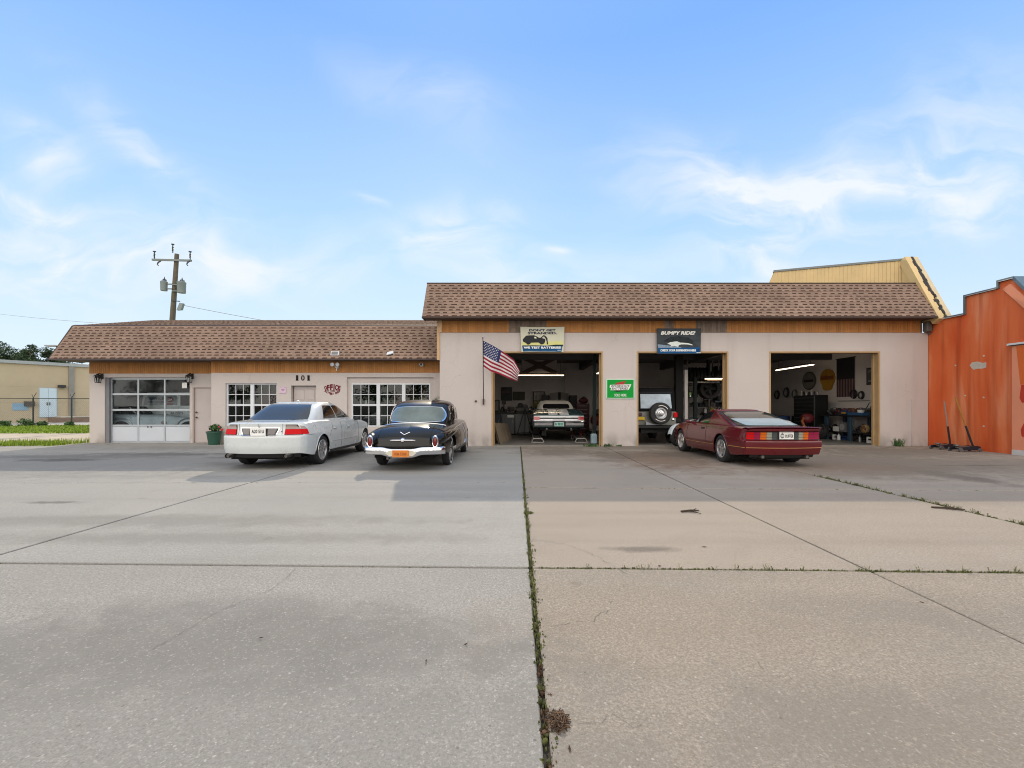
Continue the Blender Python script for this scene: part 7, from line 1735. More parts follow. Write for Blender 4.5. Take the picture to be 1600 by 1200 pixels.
mc = thing('milling_stand', 'dark metal machine stand with chrome levers in front of the parts shelf', 'machine', (8.4, 19.2, 0)); mb = MB(); mb.rbox(7.95, 8.95, 19.0, 19.5, .02, .95, .02); mb.rbox(7.85, 9.0, 18.95, 19.55, .95, 1.02, .01); mb.build('stand_box', BLKM, mc); mb = MB(); mb.tube([(8.3, 19.1, 1.02), (8.3, 19.1, 1.45)], .02, 8); mb.tube([(8.6, 19.1, 1.02), (8.55, 19.1, 1.35)], .016, 8); mb.tube([(8.3, 19.1, 1.5), (8.75, 19.1, 1.52)], .025, 8); mb.ball((8.6, 19.1, 1.38), .035, 8, 6); mb.build('steel_lever', STEEL, mc)
gc = thing('cloth_roll', 'pale slim paper roll standing upright on the waist high shelf of the middle bay', 'roll', (8.75, 21.6, 1.2)); mb = MB(); mb.lathe([(.001, 1.287), (.05, 1.287), (.05, 1.78), (.001, 1.78)], (PX(1089, 22.45), 22.45, 0), 'z', 14); mb.build('paper_roll', PLATE_W, gc, smooth=50)
rw_ = thing('rear_window', 'small back window of the workshop with bright greenery behind it', 'window', (9.16, 24.5, 1.78)); mb = MB()
mb.box(8.90, 8.95, 24.44, 24.5, 1.78, 2.12); mb.box(9.37, 9.42, 24.44, 24.5, 1.78, 2.12); mb.box(8.95, 9.37, 24.44, 24.5, 2.08, 2.12); mb.box(8.95, 9.37, 24.44, 24.5, 1.78, 1.82); mb.build('window_frame', BLKM, rw_); mb = MB(); mb.box(8.95, 9.37, 24.47, 24.475, 1.82, 2.08); mb.build('pane', glass_mat('clear_pane', (.85, .88, .86), 1.0), rw_)
bsh = thing('shrub', 'sunlit yellow green shrub growing behind the workshop back window', 'shrub', (9.6, 26.5, 0)); leafball((9.6, 26.6, 1.5), 1.5, 2600, .10, .9, 8).build('foliage', M('leaf_bright', (.20, .26, .04), .6, tone=.5), bsh); mb = MB(); mb.tube([(9.6, 26.6, -.05), (9.6, 26.6, 1.4)], [.06, .03], 7); mb.build('stem', M('bark', (.09, .07, .05), .9), bsh)
# ---- right bay, along the right-hand wall
XW = 13.355
def rwz(py, Y): return PZ(py, Y)
ov = thing('oval_sign', 'grey oval board hung high on the right bay side wall above the black cabinet', 'sign', (XW, 20.8, 2.0)); mb = MB(); mb.lathe([(.001, 0), (.40, 0), (.42, .01), (.42, .03), (.001, .03)], (0, 0, 0), 'x', 36); mb.v = [(XW - .03 + a, 20.8 + b_ * 1.15, 2.48 + c * 1.0) for a, b_, c in mb.v]; mb.build('board', M('oval_rim', (.09, .085, .075), .5), ov)
mb = MB(); mb.lathe([(.001, 0), (.37, 0)], (0, 0, 0), 'x', 36); mb.v = [(XW - .034, 20.8 + b_ * 1.15, 2.48 + c) for a, b_, c in mb.v]; mb.build('face', M('oval_face', (.22, .21, .19), .5, var=.2, scale=3), ov); mb = MB(); mb.box(XW - .038, XW - .035, 20.46, 21.14, 2.42, 2.53); mb.build('dark_band', BLKM, ov)
ss = thing('scallop_sign', 'yellow scallop shaped sign with red band on the right bay side wall', 'sign', (XW, 19.55, 2.0)); yc, zc = 19.55, 2.52
pts = [(yc + .46 * math.cos(a) * (1 + .02 * math.cos(14 * a)), zc + .40 * math.sin(a) * (1 + .02 * math.cos(14 * a))) for a in np.linspace(R(-38), R(218), 40)] + [(yc - .25, zc - .48), (yc - .12, zc - .52), (yc + .12, zc - .52), (yc + .25, zc - .48)]
mb = MB(); mb.prism(pts, XW - .04, XW, 'yz'); mb.build('board', M('sign_ochre', (.42, .22, .03), .5, var=.1), ss, fix=True)
mb = MB(); mb.box(XW - .044, XW - .041, yc - .40, yc + .40, zc - .06, zc + .10); mb.build('red_band', M('sign_brown_red', (.22, .07, .025), .5), ss); mb = MB()
for k in range(7): a = R(30 + 20 * k); mb.tube([(XW - .043, yc + .05 * math.cos(a), zc + .11), (XW - .043, yc + .42 * math.cos(a), zc + .10 + .28 * math.sin(a))], .006, 4)
mb.build('ribs', M('sign_brown', (.24, .12, .02), .5), ss)
wf = thing('wall_flag', 'dark striped flag hanging vertically on the right bay side wall', 'flag', (XW, 18.5, 1.7)); y0, y1, z0, z1 = 17.98, 19.0, 1.70, 3.28
cl = [M('flag_black', (.014, .014, .018), .85), M('flag_dull_red', (.07, .02, .025), .8), M('flag_dull_white', (.17, .13, .13), .8)]
mb = MB(); ns = 13
for k in range(ns):
    mb.cur = 1 if k % 2 == 0 else 2; a, b_ = y0 + (y1 - y0) * k / ns, y0 + (y1 - y0) * (k + 1) / ns
    zt = z1 - (.62 if k > 5 else .0)
    mb.cur = (1 if k % 2 == 0 else 2); mb.quad((XW - .02 - .006 * math.sin(k), b_, z0), (XW - .02 - .006 * math.sin(k - 1), a, z0), (XW - .02, a, z0 + .72), (XW - .02, b_, z0 + .72))
    mb.cur = 0; mb.quad((XW - .02, b_, z0 + .72), (XW - .02, a, z0 + .72), (XW - .02, a, z1), (XW - .02, b_, z1))
mb.build('flag_cloth', cl, wf); mb = MB(); mb.tube([(XW - .02, y0 - .05, z1), (XW - .02, y1 + .05, z1)], .015, 6); mb.build('flag_rod', BLKM, wf)
pw = thing('wall_poster', 'dark navy poster near the front of the right bay side wall', 'poster', (XW, 17.1, 2.1)); mb = MB(); mb.box(XW - .02, XW, 16.86, 17.38, 2.13, 2.78); mb.build('frame', BLKM, pw); mb = MB(); mb.box(XW - .026, XW - .021, 16.9, 17.34, 2.17, 2.74); mb.build('picture', M('poster_navy', (.025, .03, .055), .4), pw); mb = MB(); mb.lathe([(.10, 0), (.14, 0)], (XW - .03, 17.14, 2.55), 'x', 16, .3, 4.6); mb.box(XW - .03, XW - .027, 16.98, 17.28, 2.24, 2.30); mb.build('print', M('poster_print', (.18, .19, .24), .5), pw)
tc_ = tool_chest(12.40, 12.95, 18.95, 20.4, 1.79, M('black_cabinet', (.022, .025, .026), .4, .3), 'tall black drawer cabinet against the right bay side wall', 9, 'x')
mb = MB(); mb.box(12.37, 12.40, 18.955, 18.99, .12, 1.76); mb.build('corner_strip', STEEL, tc_)
bt_ = random.Random(4)
for k in range(7):
    y = 19.1 + k * .18; h = bt_.uniform(.15, .26); mb = MB(); mb.lathe([(.001, 1.792), (.04, 1.792), (.04, 1.79 + h * .75), (.018, 1.79 + h * .85), (.018, 1.79 + h), (.001, 1.79 + h)], (12.6, y, 0), 'z', 12); tag(mb.build('spray_can', M('can_%d' % (k % 2), [(.42, .42, .42), (.03, .03, .035)][k % 2], .35, .5), None, smooth=45), 'spray can standing on top of the tall black cabinet', 'can', 'spray cans on the black cabinet')
wr2 = thing('steel_bench', 'steel workbench with blue legs along the right bay side wall', 'workbench', (12.9, 17.2, 0)); mb = MB(); mb.box(12.45, 13.33, 15.75, 18.75, .93, .99); mb.build('bench_top', BLKM, wr2); mb = MB(); mb.box(12.5, 13.3, 15.8, 18.7, .30, .335); mb.build('lower_shelf', BLKM, wr2)
BLUEL = M('blue_leg_paint', (.035, .075, .115), .45, .1, var=.15)
for y in (15.85, 17.1, 18.4):
    mb = MB(); mb.rbox(12.47, 12.55, y - .08, y + .08, 0, .929, .008); mb.build('leg', BLUEL, wr2); mb = MB(); mb.rbox(13.2, 13.28, y - .06, y + .06, 0, .929, .008); mb.build('leg', BLUEL, wr2)
mb = MB(); mb.box(XW - .03, XW - .001, 15.9, 18.9, 1.52, 1.55); mb.build('wall_rail', M('rail_grey', (.2, .2, .2), .5), wr2)
def lump(name, label, cat, c, r, sq, mat, extra=None):
    t = thing(name, label, cat, (c[0], c[1], c[2] - r * sq[2])); mb = MB(); mb.ball(c, r, 12, 8, sq, .07); mb.build('body_part', mat, t, smooth=60)
    if extra: extra(t)
    return t
def bucket(name, label, cat, x, y, z, r, h, mat):
    t = thing(name, label, cat, (x, y, z)); mb = MB(); mb.lathe([(.001, z + .004), (r * .8, z + .004), (r, z + h), (r * .95, z + h), (r * .76, z + .02), (.001, z + .02)], (x, y, 0), 'z', 18); mb.build('tub', mat, t, smooth=40); mb = MB(); mb.tube([(x - r, y, z + h), (x - r * .6, y, z + h * 1.4), (x + r * .6, y, z + h * 1.4), (x + r, y, z + h)], .008, 6); mb.build('handle', STEEL, t)
bucket('bucket', 'small white bucket on the steel bench beside the blue tray', 'bucket', 12.65, 16.75, .99, .11, .20, PLATE_W)
ty = thing('parts_tray', 'blue parts tray on the front edge of the steel bench', 'tray', (12.65, 17.0, .99)); mb = MB(); mb.box(12.48, 12.85, 16.45, 17.2, .992, 1.02)
for q in ((12.48, 12.50, 16.45, 17.2), (12.83, 12.85, 16.45, 17.2), (12.50, 12.83, 16.45, 16.47), (12.50, 12.83, 17.18, 17.2)): mb.box(*q, 1.02, 1.09)
mb.build('tray_pan', M('tray_blue', (.03, .10, .22), .4), ty)
def eng(t): 
    mb = MB()
    for k in range(4): mb.tube([(13.0 + .05 * k, 16.0 + .1 * k, 1.25), (12.8 + .1 * k, 16.1 + .1 * k, 1.45 - .05 * k)], .02, 6)
    mb.build('hose', BLKM, t); mb = MB(); mb.rbox(12.7, 12.95, 15.95, 16.3, 1.0, 1.25, .03); mb.build('block', M('engine_brown', (.08, .035, .03), .6), t)
lump('engine', 'dark engine block heaped with hoses at the near end of the steel bench', 'engine', (12.85, 16.2, 1.22), .22, (1, 1.2, 1), BLKM, eng)
tgr = thing('bench_grinder', 'black bench grinder at the far end of the steel bench', 'grinder', (12.7, 18.2, .99)); mb = MB(); mb.lathe([(.001, -.14), (.1, -.14), (.12, 0), (.1, .14), (.001, .14)], (12.7, 18.2, 1.14), 'y', 16) if False else mb.ball((12.7, 18.2, 1.14), .14, 12, 8, (1, 1.3, 1)); mb.build('motor', M('tool_black', (.03, .03, .032), .5), tgr, smooth=50); mb = MB(); mb.ball((12.62, 18.1, 1.22), .05, 8, 6, (1, 1.4, .6)); mb.build('guard', M('guard_grey', (.35, .35, .35), .4), tgr)
yd = thing('power_drill', 'small yellow power drill lying on the steel bench', 'drill', (12.6, 17.5, .99)); mb = MB(); mb.tube([(12.56, 17.42, 1.06), (12.6, 17.65, 1.06)], .04, 8); mb.tube([(12.6, 17.6, 1.05), (12.66, 17.63, .995)], .028, 8); mb.build('drill_body', M('tool_yellow', (.55, .34, .03), .5), yd); mb = MB(); mb.tube([(12.54, 17.33, 1.06), (12.56, 17.42, 1.06)], .016, 8); mb.build('chuck', STEEL, yd)
dl = thing('desk_lamp', 'black crane neck desk lamp on the steel bench by the wall', 'lamp', (13.2, 17.0, .99)); mb = MB(); mb.lathe([(.001, 1.0), (.09, .995), (.09, 1.02), (.001, 1.03)], (13.1, 17.3, 0), 'z', 14); mb.tube([(13.1, 17.3, 1.02), (13.1, 17.1, 1.2), (13.1, 16.95, 1.42), (13.1, 16.85, 1.52), (13.05, 16.75, 1.52)], .014, 8); mb.build('arm', BLKM, dl); mb = MB(); mb.lathe([(.03, 1.56), (.05, 1.54), (.09, 1.46), (.085, 1.46), (.001, 1.52)], (13.03, 16.72, 0), 'z', 14); mb.build('lamp_shade', M('shade_grey', (.4, .4, .42), .4), dl)
vi = thing('wall_clamp', 'small dark bracket shelf on the near end of the right bay side wall', 'bracket', (13.2, 16.5, 1.7)); mb = MB(); mb.rbox(13.05, 13.35, 16.4, 16.7, 1.62, 1.68, .01); mb.rbox(13.1, 13.3, 16.45, 16.65, 1.68, 1.78, .02); mb.build('bracket_shelf', BLKM, vi)
pb_ = thing('carton', 'pale opened carton on the lower shelf of the steel bench', 'carton', (12.7, 17.9, .34)); mb = MB(); mb.rbox(12.55, 12.85, 17.7, 18.1, .337, .52, .008); mb.build('carton_box', PLATE_W, pb_)
pf = thing('caged_fan', 'square grey caged fan on the lower shelf of the steel bench', 'fan', (12.6, 17.5, .34)); mb = MB(); mb.rbox(12.5, 12.62, 17.35, 17.68, .337, .70, .01); mb.build('fan_case', M('fan_case', (.13, .13, .135), .5), pf); mb = MB(); mb.lathe([(.03, -.004), (.13, -.004), (.13, .004), (.03, .004)], (12.495, 17.51, .52), 'x', 18); mb.build('fan_grille', M('fan_light', (.33, .33, .34), .5), pf)
cl_ = thing('wire_coil', 'light brown coil of cable on the lower shelf of the steel bench', 'coil', (12.65, 16.5, .34)); mb = MB()
for k in range(6): mb.lathe([(.10 + .012 * k, -.05), (.16, -.03 + .0 * k), (.165, .03), (.10, .05)], (12.62, 16.5, .337 + .166), 'x', 20)
mb.build('cable', M('coil_brown', (.36, .22, .10), .6, var=.3), cl_, smooth=60)
for i, (x, y, label, m_) in enumerate(((12.55, 17.75, 'white plastic bottle on the floor under the steel bench', PLATE_W), (12.58, 16.7, 'shiny metal can on the floor under the steel bench', STEEL))):
    t = thing('bottle' if i == 0 else 'metal_can', label, 'bottle' if i == 0 else 'can', (x, y, 0)); mb = MB(); mb.lathe([(.001, .004), (.055, .004), (.055, .17), (.02, .21), (.02, .25), (.001, .25)], (x, y, 0), 'z', 14); mb.build('container', m_, t, smooth=45); mb = MB(); mb.lathe([(.001, .275), (.022, .275), (.022, .25)], (x, y, 0), 'z', 12); mb.build('cap', DARKTRIM, t)
def vac(t):
    mb = MB(); mb.lathe([(.001, .02), (.2, .02), (.2, .42), (.001, .44)], (11.75, 18.5, 0), 'z', 18); mb.build('drum', BLKM, t)
    mb = MB(); mb.tube([(11.6, 18.4, .85), (11.45, 18.3, .72), (11.5, 18.2, .5), (11.65, 18.25, .35)], .05, 8); mb.build('hose', M('dull_orange', (.30, .09, .03), .6), t)
lump('shop_vacuum', 'dark red shop vacuum standing before the tall black cabinet', 'vacuum cleaner', (11.8, 18.5, .82), .27, (1, .8, .75), M('dull_dark_red', (.15, .014, .02), .5), vac)
sw_ = thing('loose_wheel', 'loose wheel with silver rim leaning against the steel bench leg', 'wheel', (11.8, 17.7, 0)); mb = MB(); mb.lathe([(.2, -.08), (.27, -.1), (.31, -.06), (.31, .06), (.27, .1), (.2, .08)], (0, 0, 0), 'x', 26); M4 = Matrix.Translation((12.2, 18.25, .31)) @ Matrix.Rotation(R(14), 4, 'Y'); mb.v = [tuple(M4 @ Vector(v)) for v in mb.v]; mb.build('tyre', M('tyre_rubber', (.018, .018, .019), .8), sw_, smooth=45); mb = MB(); mb.lathe([(.2, -.07), (.17, -.03), (.05, -.05), (.001, -.06)], (0, 0, 0), 'x', 24); mb.v = [tuple(M4 @ Vector(v)) for v in mb.v]; mb.build('rim', M('polished_rim', (.62, .63, .65), .22, .9), sw_)
# clutter at the far left of the right bay
fb = thing('parts_bench', 'dark bench piled with parts at the back of the right bay', 'workbench', (11.2, 22.0, 0)); mb = MB(); mb.box(10.0, 12.3, 21.6, 22.5, .85, .92)
for x in (10.1, 12.2):
    for y in (21.7, 22.4): mb.box(x - .05, x + .05, y - .05, y + .05, 0, .85)
mb.build('bench_top', BLKM, fb)
for k in range(6):
    x = 10.2 + k * .36; r_ = bt_.uniform(.13, .24); lump('machine_part', 'dark oily machine part heaped on the back bench of the right bay', 'machine part', (x, 21.95, .92 + r_ * .8), r_, (1, 1, .8), M('oily_part_%d' % (k % 3), [(.03, .03, .032), (.07, .06, .055), (.05, .022, .02)][k % 3], .55, .3), lambda t, x=x, r_=r_: (lambda m: (m.tube([(x - r_, 21.9, .95), (x, 21.85, .95 + r_ * 1.7), (x + r_, 21.9, 1.0)], .02, 6), m.build('hose', BLKM, t)))(MB()))['group'] = 'oily machine parts on the back bench'
for i, (x, lab) in enumerate(((10.25, 'left'), (11.15, 'right'))):
    t = thing('rag', 'small yellow rag on the %s side of the back bench' % lab, 'rag', (x, 21.62, .92)); mb = MB(); mb.grid(lambda u, v: (x - .12 + .24 * u, 21.58 + .16 * v, .93 + .05 * math.sin(6 * u + 4 * v) * math.sin(3.1 * v) + .03), 8, 6); mb.build('cloth', M('rag_yellow', (.50, .46, .14), .8), t, smooth=60)
for x in (9.55, 10.6):
    t = thing('dark_strip_shelf', 'narrow black hanging board on the back wall of the right bay' if x < 10 else 'wider black hanging board on the back wall of the right bay', 'board', (x, 24.3, 1.6)); mb = MB(); mb.rbox(x - (.08 if x < 10 else .12), x + (.08 if x < 10 else .12), 24.28, 24.38, 1.55, 2.45, .01); mb.build('board', BLKM, t); mb = MB(); mb.rbox(x - .05, x + .05, 24.255, 24.28, 1.7, 2.2, .008); mb.build('tool_row', M('tool_grey', (.08, .08, .085), .5), t)

# ---- vehicles behind the glazed door, added blocks imitating reflections in the wing windows
def van():
    t = thing('parked_van', 'white van with dark red round emblem parked inside behind the glazed garage door', 'van', (-13.7, 19.0, 0)); wp = M('van_white', (.82, .82, .79), .35, coat=.6, var=.04); y = 18.2
    mb = MB(); mb.prism([(-15.15, .35), (-15.0, 1.80), (-14.8, 1.88), (-12.2, 1.90), (-11.6, 1.3), (-10.9, 1.15), (-10.8, .35)], y, 20.0, 'xz'); mb.build('body', wp, t, bevel=.05, fix=True)
    gl = M('van_glass', (.30, .32, .33), .1, spec=.8)
    mb = MB(); mb.prism([(-14.94, 1.36), (-14.86, 1.68), (-14.72, 1.75), (-13.62, 1.75), (-13.58, 1.70), (-13.58, 1.36)], y - .012, y - .001, 'xz'); wo = mb.build('side_window', gl, t)
    mb = MB(); mb.prism([(-13.46, 1.34), (-13.46, 1.76), (-12.5, 1.76), (-12.1, 1.34)], y - .012, y - .001, 'xz'); mb.build('door_window', BLKM, t)
    mb = MB(); mb.box(-13.53, -13.515, y - .006, y - .001, .5, 1.85); mb.box(-12.0, -11.985, y - .006, y - .001, .5, 1.3); mb.build('door_gap', M('grey_line', (.25, .26, .27), .6), t)
    rd = M('emblem_dark_red', (.20, .012, .02), .5); mb = MB(); mb.lathe([(.001, 0), (.115, 0), (.12, .004)], (0, 0, 0), 'y', 24); mb.v = [(-13.86 + a * 1.15, y - .020 + b_, 1.58 + c * .9) for a, b_, c in mb.v]; mb.box(-13.98, -13.74, y - .020, y - .0145, 1.37, 1.44); eo = mb.build('round_emblem', rd, t); lettering('DA', -13.86, y - .026, 1.54, .19, .09, PLATE_W, eo, bold=.03)
    lettering('SERVICE', -14.42, y - .018, 1.58, .62, .095, INK, t, bold=.03); lettering('AUTO', -13.62, y - .006, .98, .52, .12, M('grey_line', (.25, .26, .27), .6), t, bold=.03)
    mb = MB(); mb.box(-14.75, -14.1, y - .018, y - .0125, 1.45, 1.47); mb.build('lettering_line', INK, t); mb = MB(); mb.box(-14.75, -14.1, y - .018, y - .0125, 1.51, 1.53); mb.build('lettering_line', INK, t)
    for x in (-14.3, -11.5):
        mb = MB(); mb.lathe([(.2, -.1), (.32, -.11), (.35, -.06), (.35, .06), (.32, .11), (.2, .1)], (x, y + .12, .35), 'y', 24); wo = mb.build('wheel', M('tyre_rubber', (.018, .018, .019), .8), t, smooth=45); mb = MB(); mb.lathe([(.2, -.09), (.15, -.06), (.001, -.1)], (x, y + .12, .35), 'y', 20); mb.build('rim', STEEL, wo)
van()
def wing_car():
    t = thing('stored_car', 'silver car stored side on close behind the glazed garage door', 'car', (-13.2, 17.4, 0)); sp_ = M('silver_blue_grey', (.44, .48, .50), .3, .3, coat=.8, var=.05); y = 16.82
    mb = MB(); mb.prism([(-15.15, .34), (-15.15, .98), (-14.95, 1.03), (-13.9, 1.02), (-13.0, 1.0), (-12.3, .93), (-11.5, .84), (-11.35, .6), (-11.35, .32)], y, 18.0, 'xz'); mb.build('body', sp_, t, bevel=.09, fix=True)
    mb = MB(); mb.prism([(-15.1, 1.0), (-14.95, 1.30), (-14.5, 1.33), (-14.15, 1.0)], y + .2, 17.8, 'xz'); mb.build('cabin', M('side_glass_dark', (.012, .013, .014), .05), t, bevel=.05, fix=True)
    for x in (-14.62, -12.15):
        mb = MB(); mb.lathe([(.22, -.1), (.33, -.11), (.37, -.06), (.37, .06), (.33, .11), (.22, .1)], (x, y + .06, .40), 'y', 26); wo = mb.build('wheel', M('tyre_rubber', (.018, .018, .019), .8), t, smooth=45); mb = MB(); mb.lathe([(.22, -.09), (.16, -.07), (.001, -.10)], (x, y + .06, .40), 'y', 20); mb.build('rim', STEEL, wo)
        mb = MB(); mb.tube([(x + .46 * math.cos(a), y - .005, .42 + .46 * math.sin(a)) for a in np.linspace(0, math.pi, 15)], .03, 6); mb.build('arch_trim', M('pale_silver', (.6, .6, .6), .3, .6), t, smooth=60)
    mb = MB(); mb.ball((-13.05, y, .72), .09, 10, 6, (1.3, .4, .8)); mb.build('headlamp', CLEAR_LENS, t, smooth=60)
wing_car()
def window_reflection(x0, x1, y, h, mat, label, top=None):  # added block standing in for a coloured reflection in the office panes
    t = thing('reflection_block', label, 'reflection_block', ((x0 + x1) / 2, y, 0)); mb = MB(); mb.rbox(x0, x1, y, y + .5, -.02, h, .02); mb.build('block_body', mat, t); mb = MB(); xm_ = (x0 + x1) / 2
    mb.rbox(x0 + .03, xm_ - .01, y - .02, y, .06, h - .06, .006); mb.rbox(xm_ + .01, x1 - .03, y - .02, y, .06, h - .06, .006); mb.build('doors', top or mat, t)
window_reflection(-9.75, -9.1, 17.3, 1.95, M('dim_red', (.20, .025, .035), .5), 'dull red block added as a reflected colour in the left office window'); window_reflection(-8.9, -8.2, 17.6, 1.75, M('dim_teal', (.03, .11, .11), .5), 'teal block added as a reflected colour in the left office window')
window_reflection(-5.6, -5.0, 17.6, 1.95, M('dim_green', (.02, .06, .035), .5), 'dark green block added as a reflected colour behind the left sash of the wide window'); window_reflection(-4.75, -3.9, 17.4, 2.05, M('dim_brown_red', (.15, .035, .03), .5), 'brown red block added as a reflected colour behind the middle sash of the wide window'); window_reflection(-3.7, -3.0, 17.3, 2.1, M('dim_red2', (.24, .035, .035), .5), 'red block added as a reflected colour behind the right sash of the wide window')
pn = thing('window_notice', 'small white notice stuck inside the left sash of the wide window', 'notice', (-5.36, YW + .14, 1.42)); mb = MB(); mb.box(-5.39, -5.31, YW + .125, YW + .13, 1.41, 1.54); mb.build('paper', PLATE_W, pn); mb = MB(); mb.box(-5.38, -5.33, YW + .123, YW + .1245, 1.47, 1.475); mb.box(-5.38, -5.34, YW + .123, YW + .1245, 1.445, 1.45); mb.build('print_line', INK, pn)

# ---- small things outside
gp = thing('flower_pot', 'green plastic tub with a leafy plant standing beside the white sedan', 'plant pot', (-10.45, 15.70, 0)); mb = MB(); mb.lathe([(.001, .005), (.17, .005), (.225, .40), (.245, .40), (.245, .46), (.215, .46), (.20, .42), (.001, .41)], (-10.45, 15.70, 0), 'z', 22); mb.build('pot', M('green_plastic', (.018, .075, .05), .45, var=.1), gp, smooth=35); leafball((-10.42, 15.70, .56), .19, 220, .055, .75, 5).build('foliage', LEAFG, gp)
mb = MB(); mb.ball((-10.13, 15.62, .52), .045, 8, 6); mb.ball((-10.22, 15.6, .62), .03, 8, 6); mb.build('red_flower', M('flower_red', (.55, .03, .03), .6), gp)
pl_ = thing('tall_pot_plant', 'green palm-like pot plant against the wall behind the black classic car', 'plant', (-3.05, 15.62, 0)); mb = MB(); mb.lathe([(.001, .005), (.16, .005), (.21, .42), (.19, .42), (.001, .38)], (-3.05, 15.62, 0), 'z', 18); mb.build('pot', M('brown_pot', (.14, .06, .035), .7), pl_, smooth=35); mb = MB(); rq = random.Random(2)
for k in range(34):
    a = rq.uniform(0, 6.28); l = rq.uniform(.35, .65); h = rq.uniform(1.05, 1.32); p0 = Vector((-3.05, 15.62, .4)); p1 = Vector((-3.05 + .12 * math.cos(a), 15.62 + .08 * math.sin(a), .4 + h * .75)); p2 = Vector((-3.05 + l * math.cos(a), 15.62 - abs(l * math.sin(a)) * .35, .42 + h)); s_ = Vector((-math.sin(a), .3, .2)).normalized() * .022
    i = [mb.pt(p0 - s_ * .4), mb.pt(p0 + s_ * .4), mb.pt(p1 + s_), mb.pt(p1 - s_), mb.pt(p2)]; tn = rq.random(); mb.face(i[:4], tn); mb.face((i[3], i[2], i[4]), tn)
mb.build('fronds', LEAFG, pl_)
def weed(px, w_, n, hmax, label, Y=15.0, seed=1):
    x = PX(px, Y); rq = random.Random(seed); t = thing('weed_tuft', label, 'weed', (x, Y, 0)); mb = MB()
    for _ in range(n):
        a = rq.uniform(0, 6.28); h = hmax * rq.uniform(.35, 1); bx, by = x + rq.gauss(0, w_ * .4), Y + rq.gauss(0, .04); l = h * rq.uniform(.2, .9); dx_, dy_ = .008 * math.cos(a + 1.57), .008 * math.sin(a + 1.57); ex, ey = bx + l * math.cos(a), by - abs(l * math.sin(a)) * .5
        i = [mb.pt(p) for p in ((bx - dx_, by - dy_, -.01), (bx + dx_, by + dy_, -.01), ((bx + ex) / 2 + dx_, (by + ey) / 2 + dy_, h * .7), ((bx + ex) / 2 - dx_, (by + ey) / 2 - dy_, h * .7), (ex, ey, h))]; tn = rq.random(); mb.face(i[:4], tn); mb.face((i[3], i[2], i[4]), tn)
    mb.build('leaves', LEAFG, t); leafball((x, Y, hmax * .25), w_ * .6, int(n * .8), .03, .35, seed).build('small_leaves', LEAFG, t)
weed(1403, .16, 70, .32, 'tall weed tuft at the wall foot right of the right bay', 15.0, 3); weed(950, .16, 60, .12, 'low weed tuft at the foot of the pier below the green sign', 14.95, 4); weed(925, .28, 120, .10, 'spreading low weeds on the threshold of the left bay', 14.95, 5); weed(968, .14, 24, .08, 'sparse weeds along the foot of the pier between two bays', 15.0, 6); weed(1466, .22, 60, .12, 'low dead weeds at the foot of the orange wall', 14.6, 7); weed(340, .25, 26, .08, 'thin weeds along the wing wall foot by the green tub', 15.7, 8)
# two trolley jacks against the orange wall
def jack(x, y, rz, L_, hc, label, lean, hl):
    t = thing('trolley_jack', label, 'trolley jack', (x, y, 0), rz, 'trolley jacks against the orange wall'); bm = M('jack_navy', (.02, .025, .04), .45, .3)
    def B(mb, nm, mat, p=None, smooth=40): return mb.build(nm, mat, p or t, local=True, smooth=smooth)
    mb = MB()
    for sg in (-1, 1): mb.prism([(-L_ * .5, .05), (-L_ * .5, .12), (-L_ * .15, .14), (L_ * .35, .17), (L_ * .5, .14), (L_ * .5, .05)], sg * .13, sg * .115, 'xz')
    mb.rbox(L_ * .2, L_ * .48, -.114, .114, .06, .16, .02); B(mb, 'chassis', bm)
    mb = MB(); mb.rbox(-L_ * .40, L_ * .2, -.05, .05, .09, .15, .02); mb.lathe([(.001, .20), (.075, .20), (.075, .17), (.03, .16)], (-L_ * .38, 0, 0), 'z', 14); B(mb, 'lift_arm', STEEL)
    for xx in (-L_ * .44, L_ * .44):
        for sg in (-1, 1):
            mb = MB(); r_ = .06 if xx < 0 else .05; mb.lathe([(.001, sg * .13), (r_, sg * .13), (r_, sg * .17), (.001, sg * .17)], (xx, 0, r_), 'y', 16); B(mb, 'wheel', STEEL)
    b0 = Vector((L_ * .36, 0, .14)); d = Vector((lean[0], lean[1], 1)).normalized(); mb = MB(); mb.tube([b0, b0 + d * hl * .42], .026, 8); ho = B(mb, 'handle_grip', BLKM); mb = MB(); mb.tube([b0 + d * hl * .42, b0 + d * hl], .018, 8); B(mb, 'handle_bar', hc, ho)
jack(13.18, 14.05, R(8), .62, M('handle_grey', (.30, .29, .28), .5, .5), 'trolley jack with grey upright handle by the orange wall', (-.10, .05), 1.35); jack(13.14, 13.35, R(4), .70, M('handle_amber', (.36, .17, .02), .6), 'trolley jack with amber leaning handle by the orange wall', (-.22, .15), 1.50)

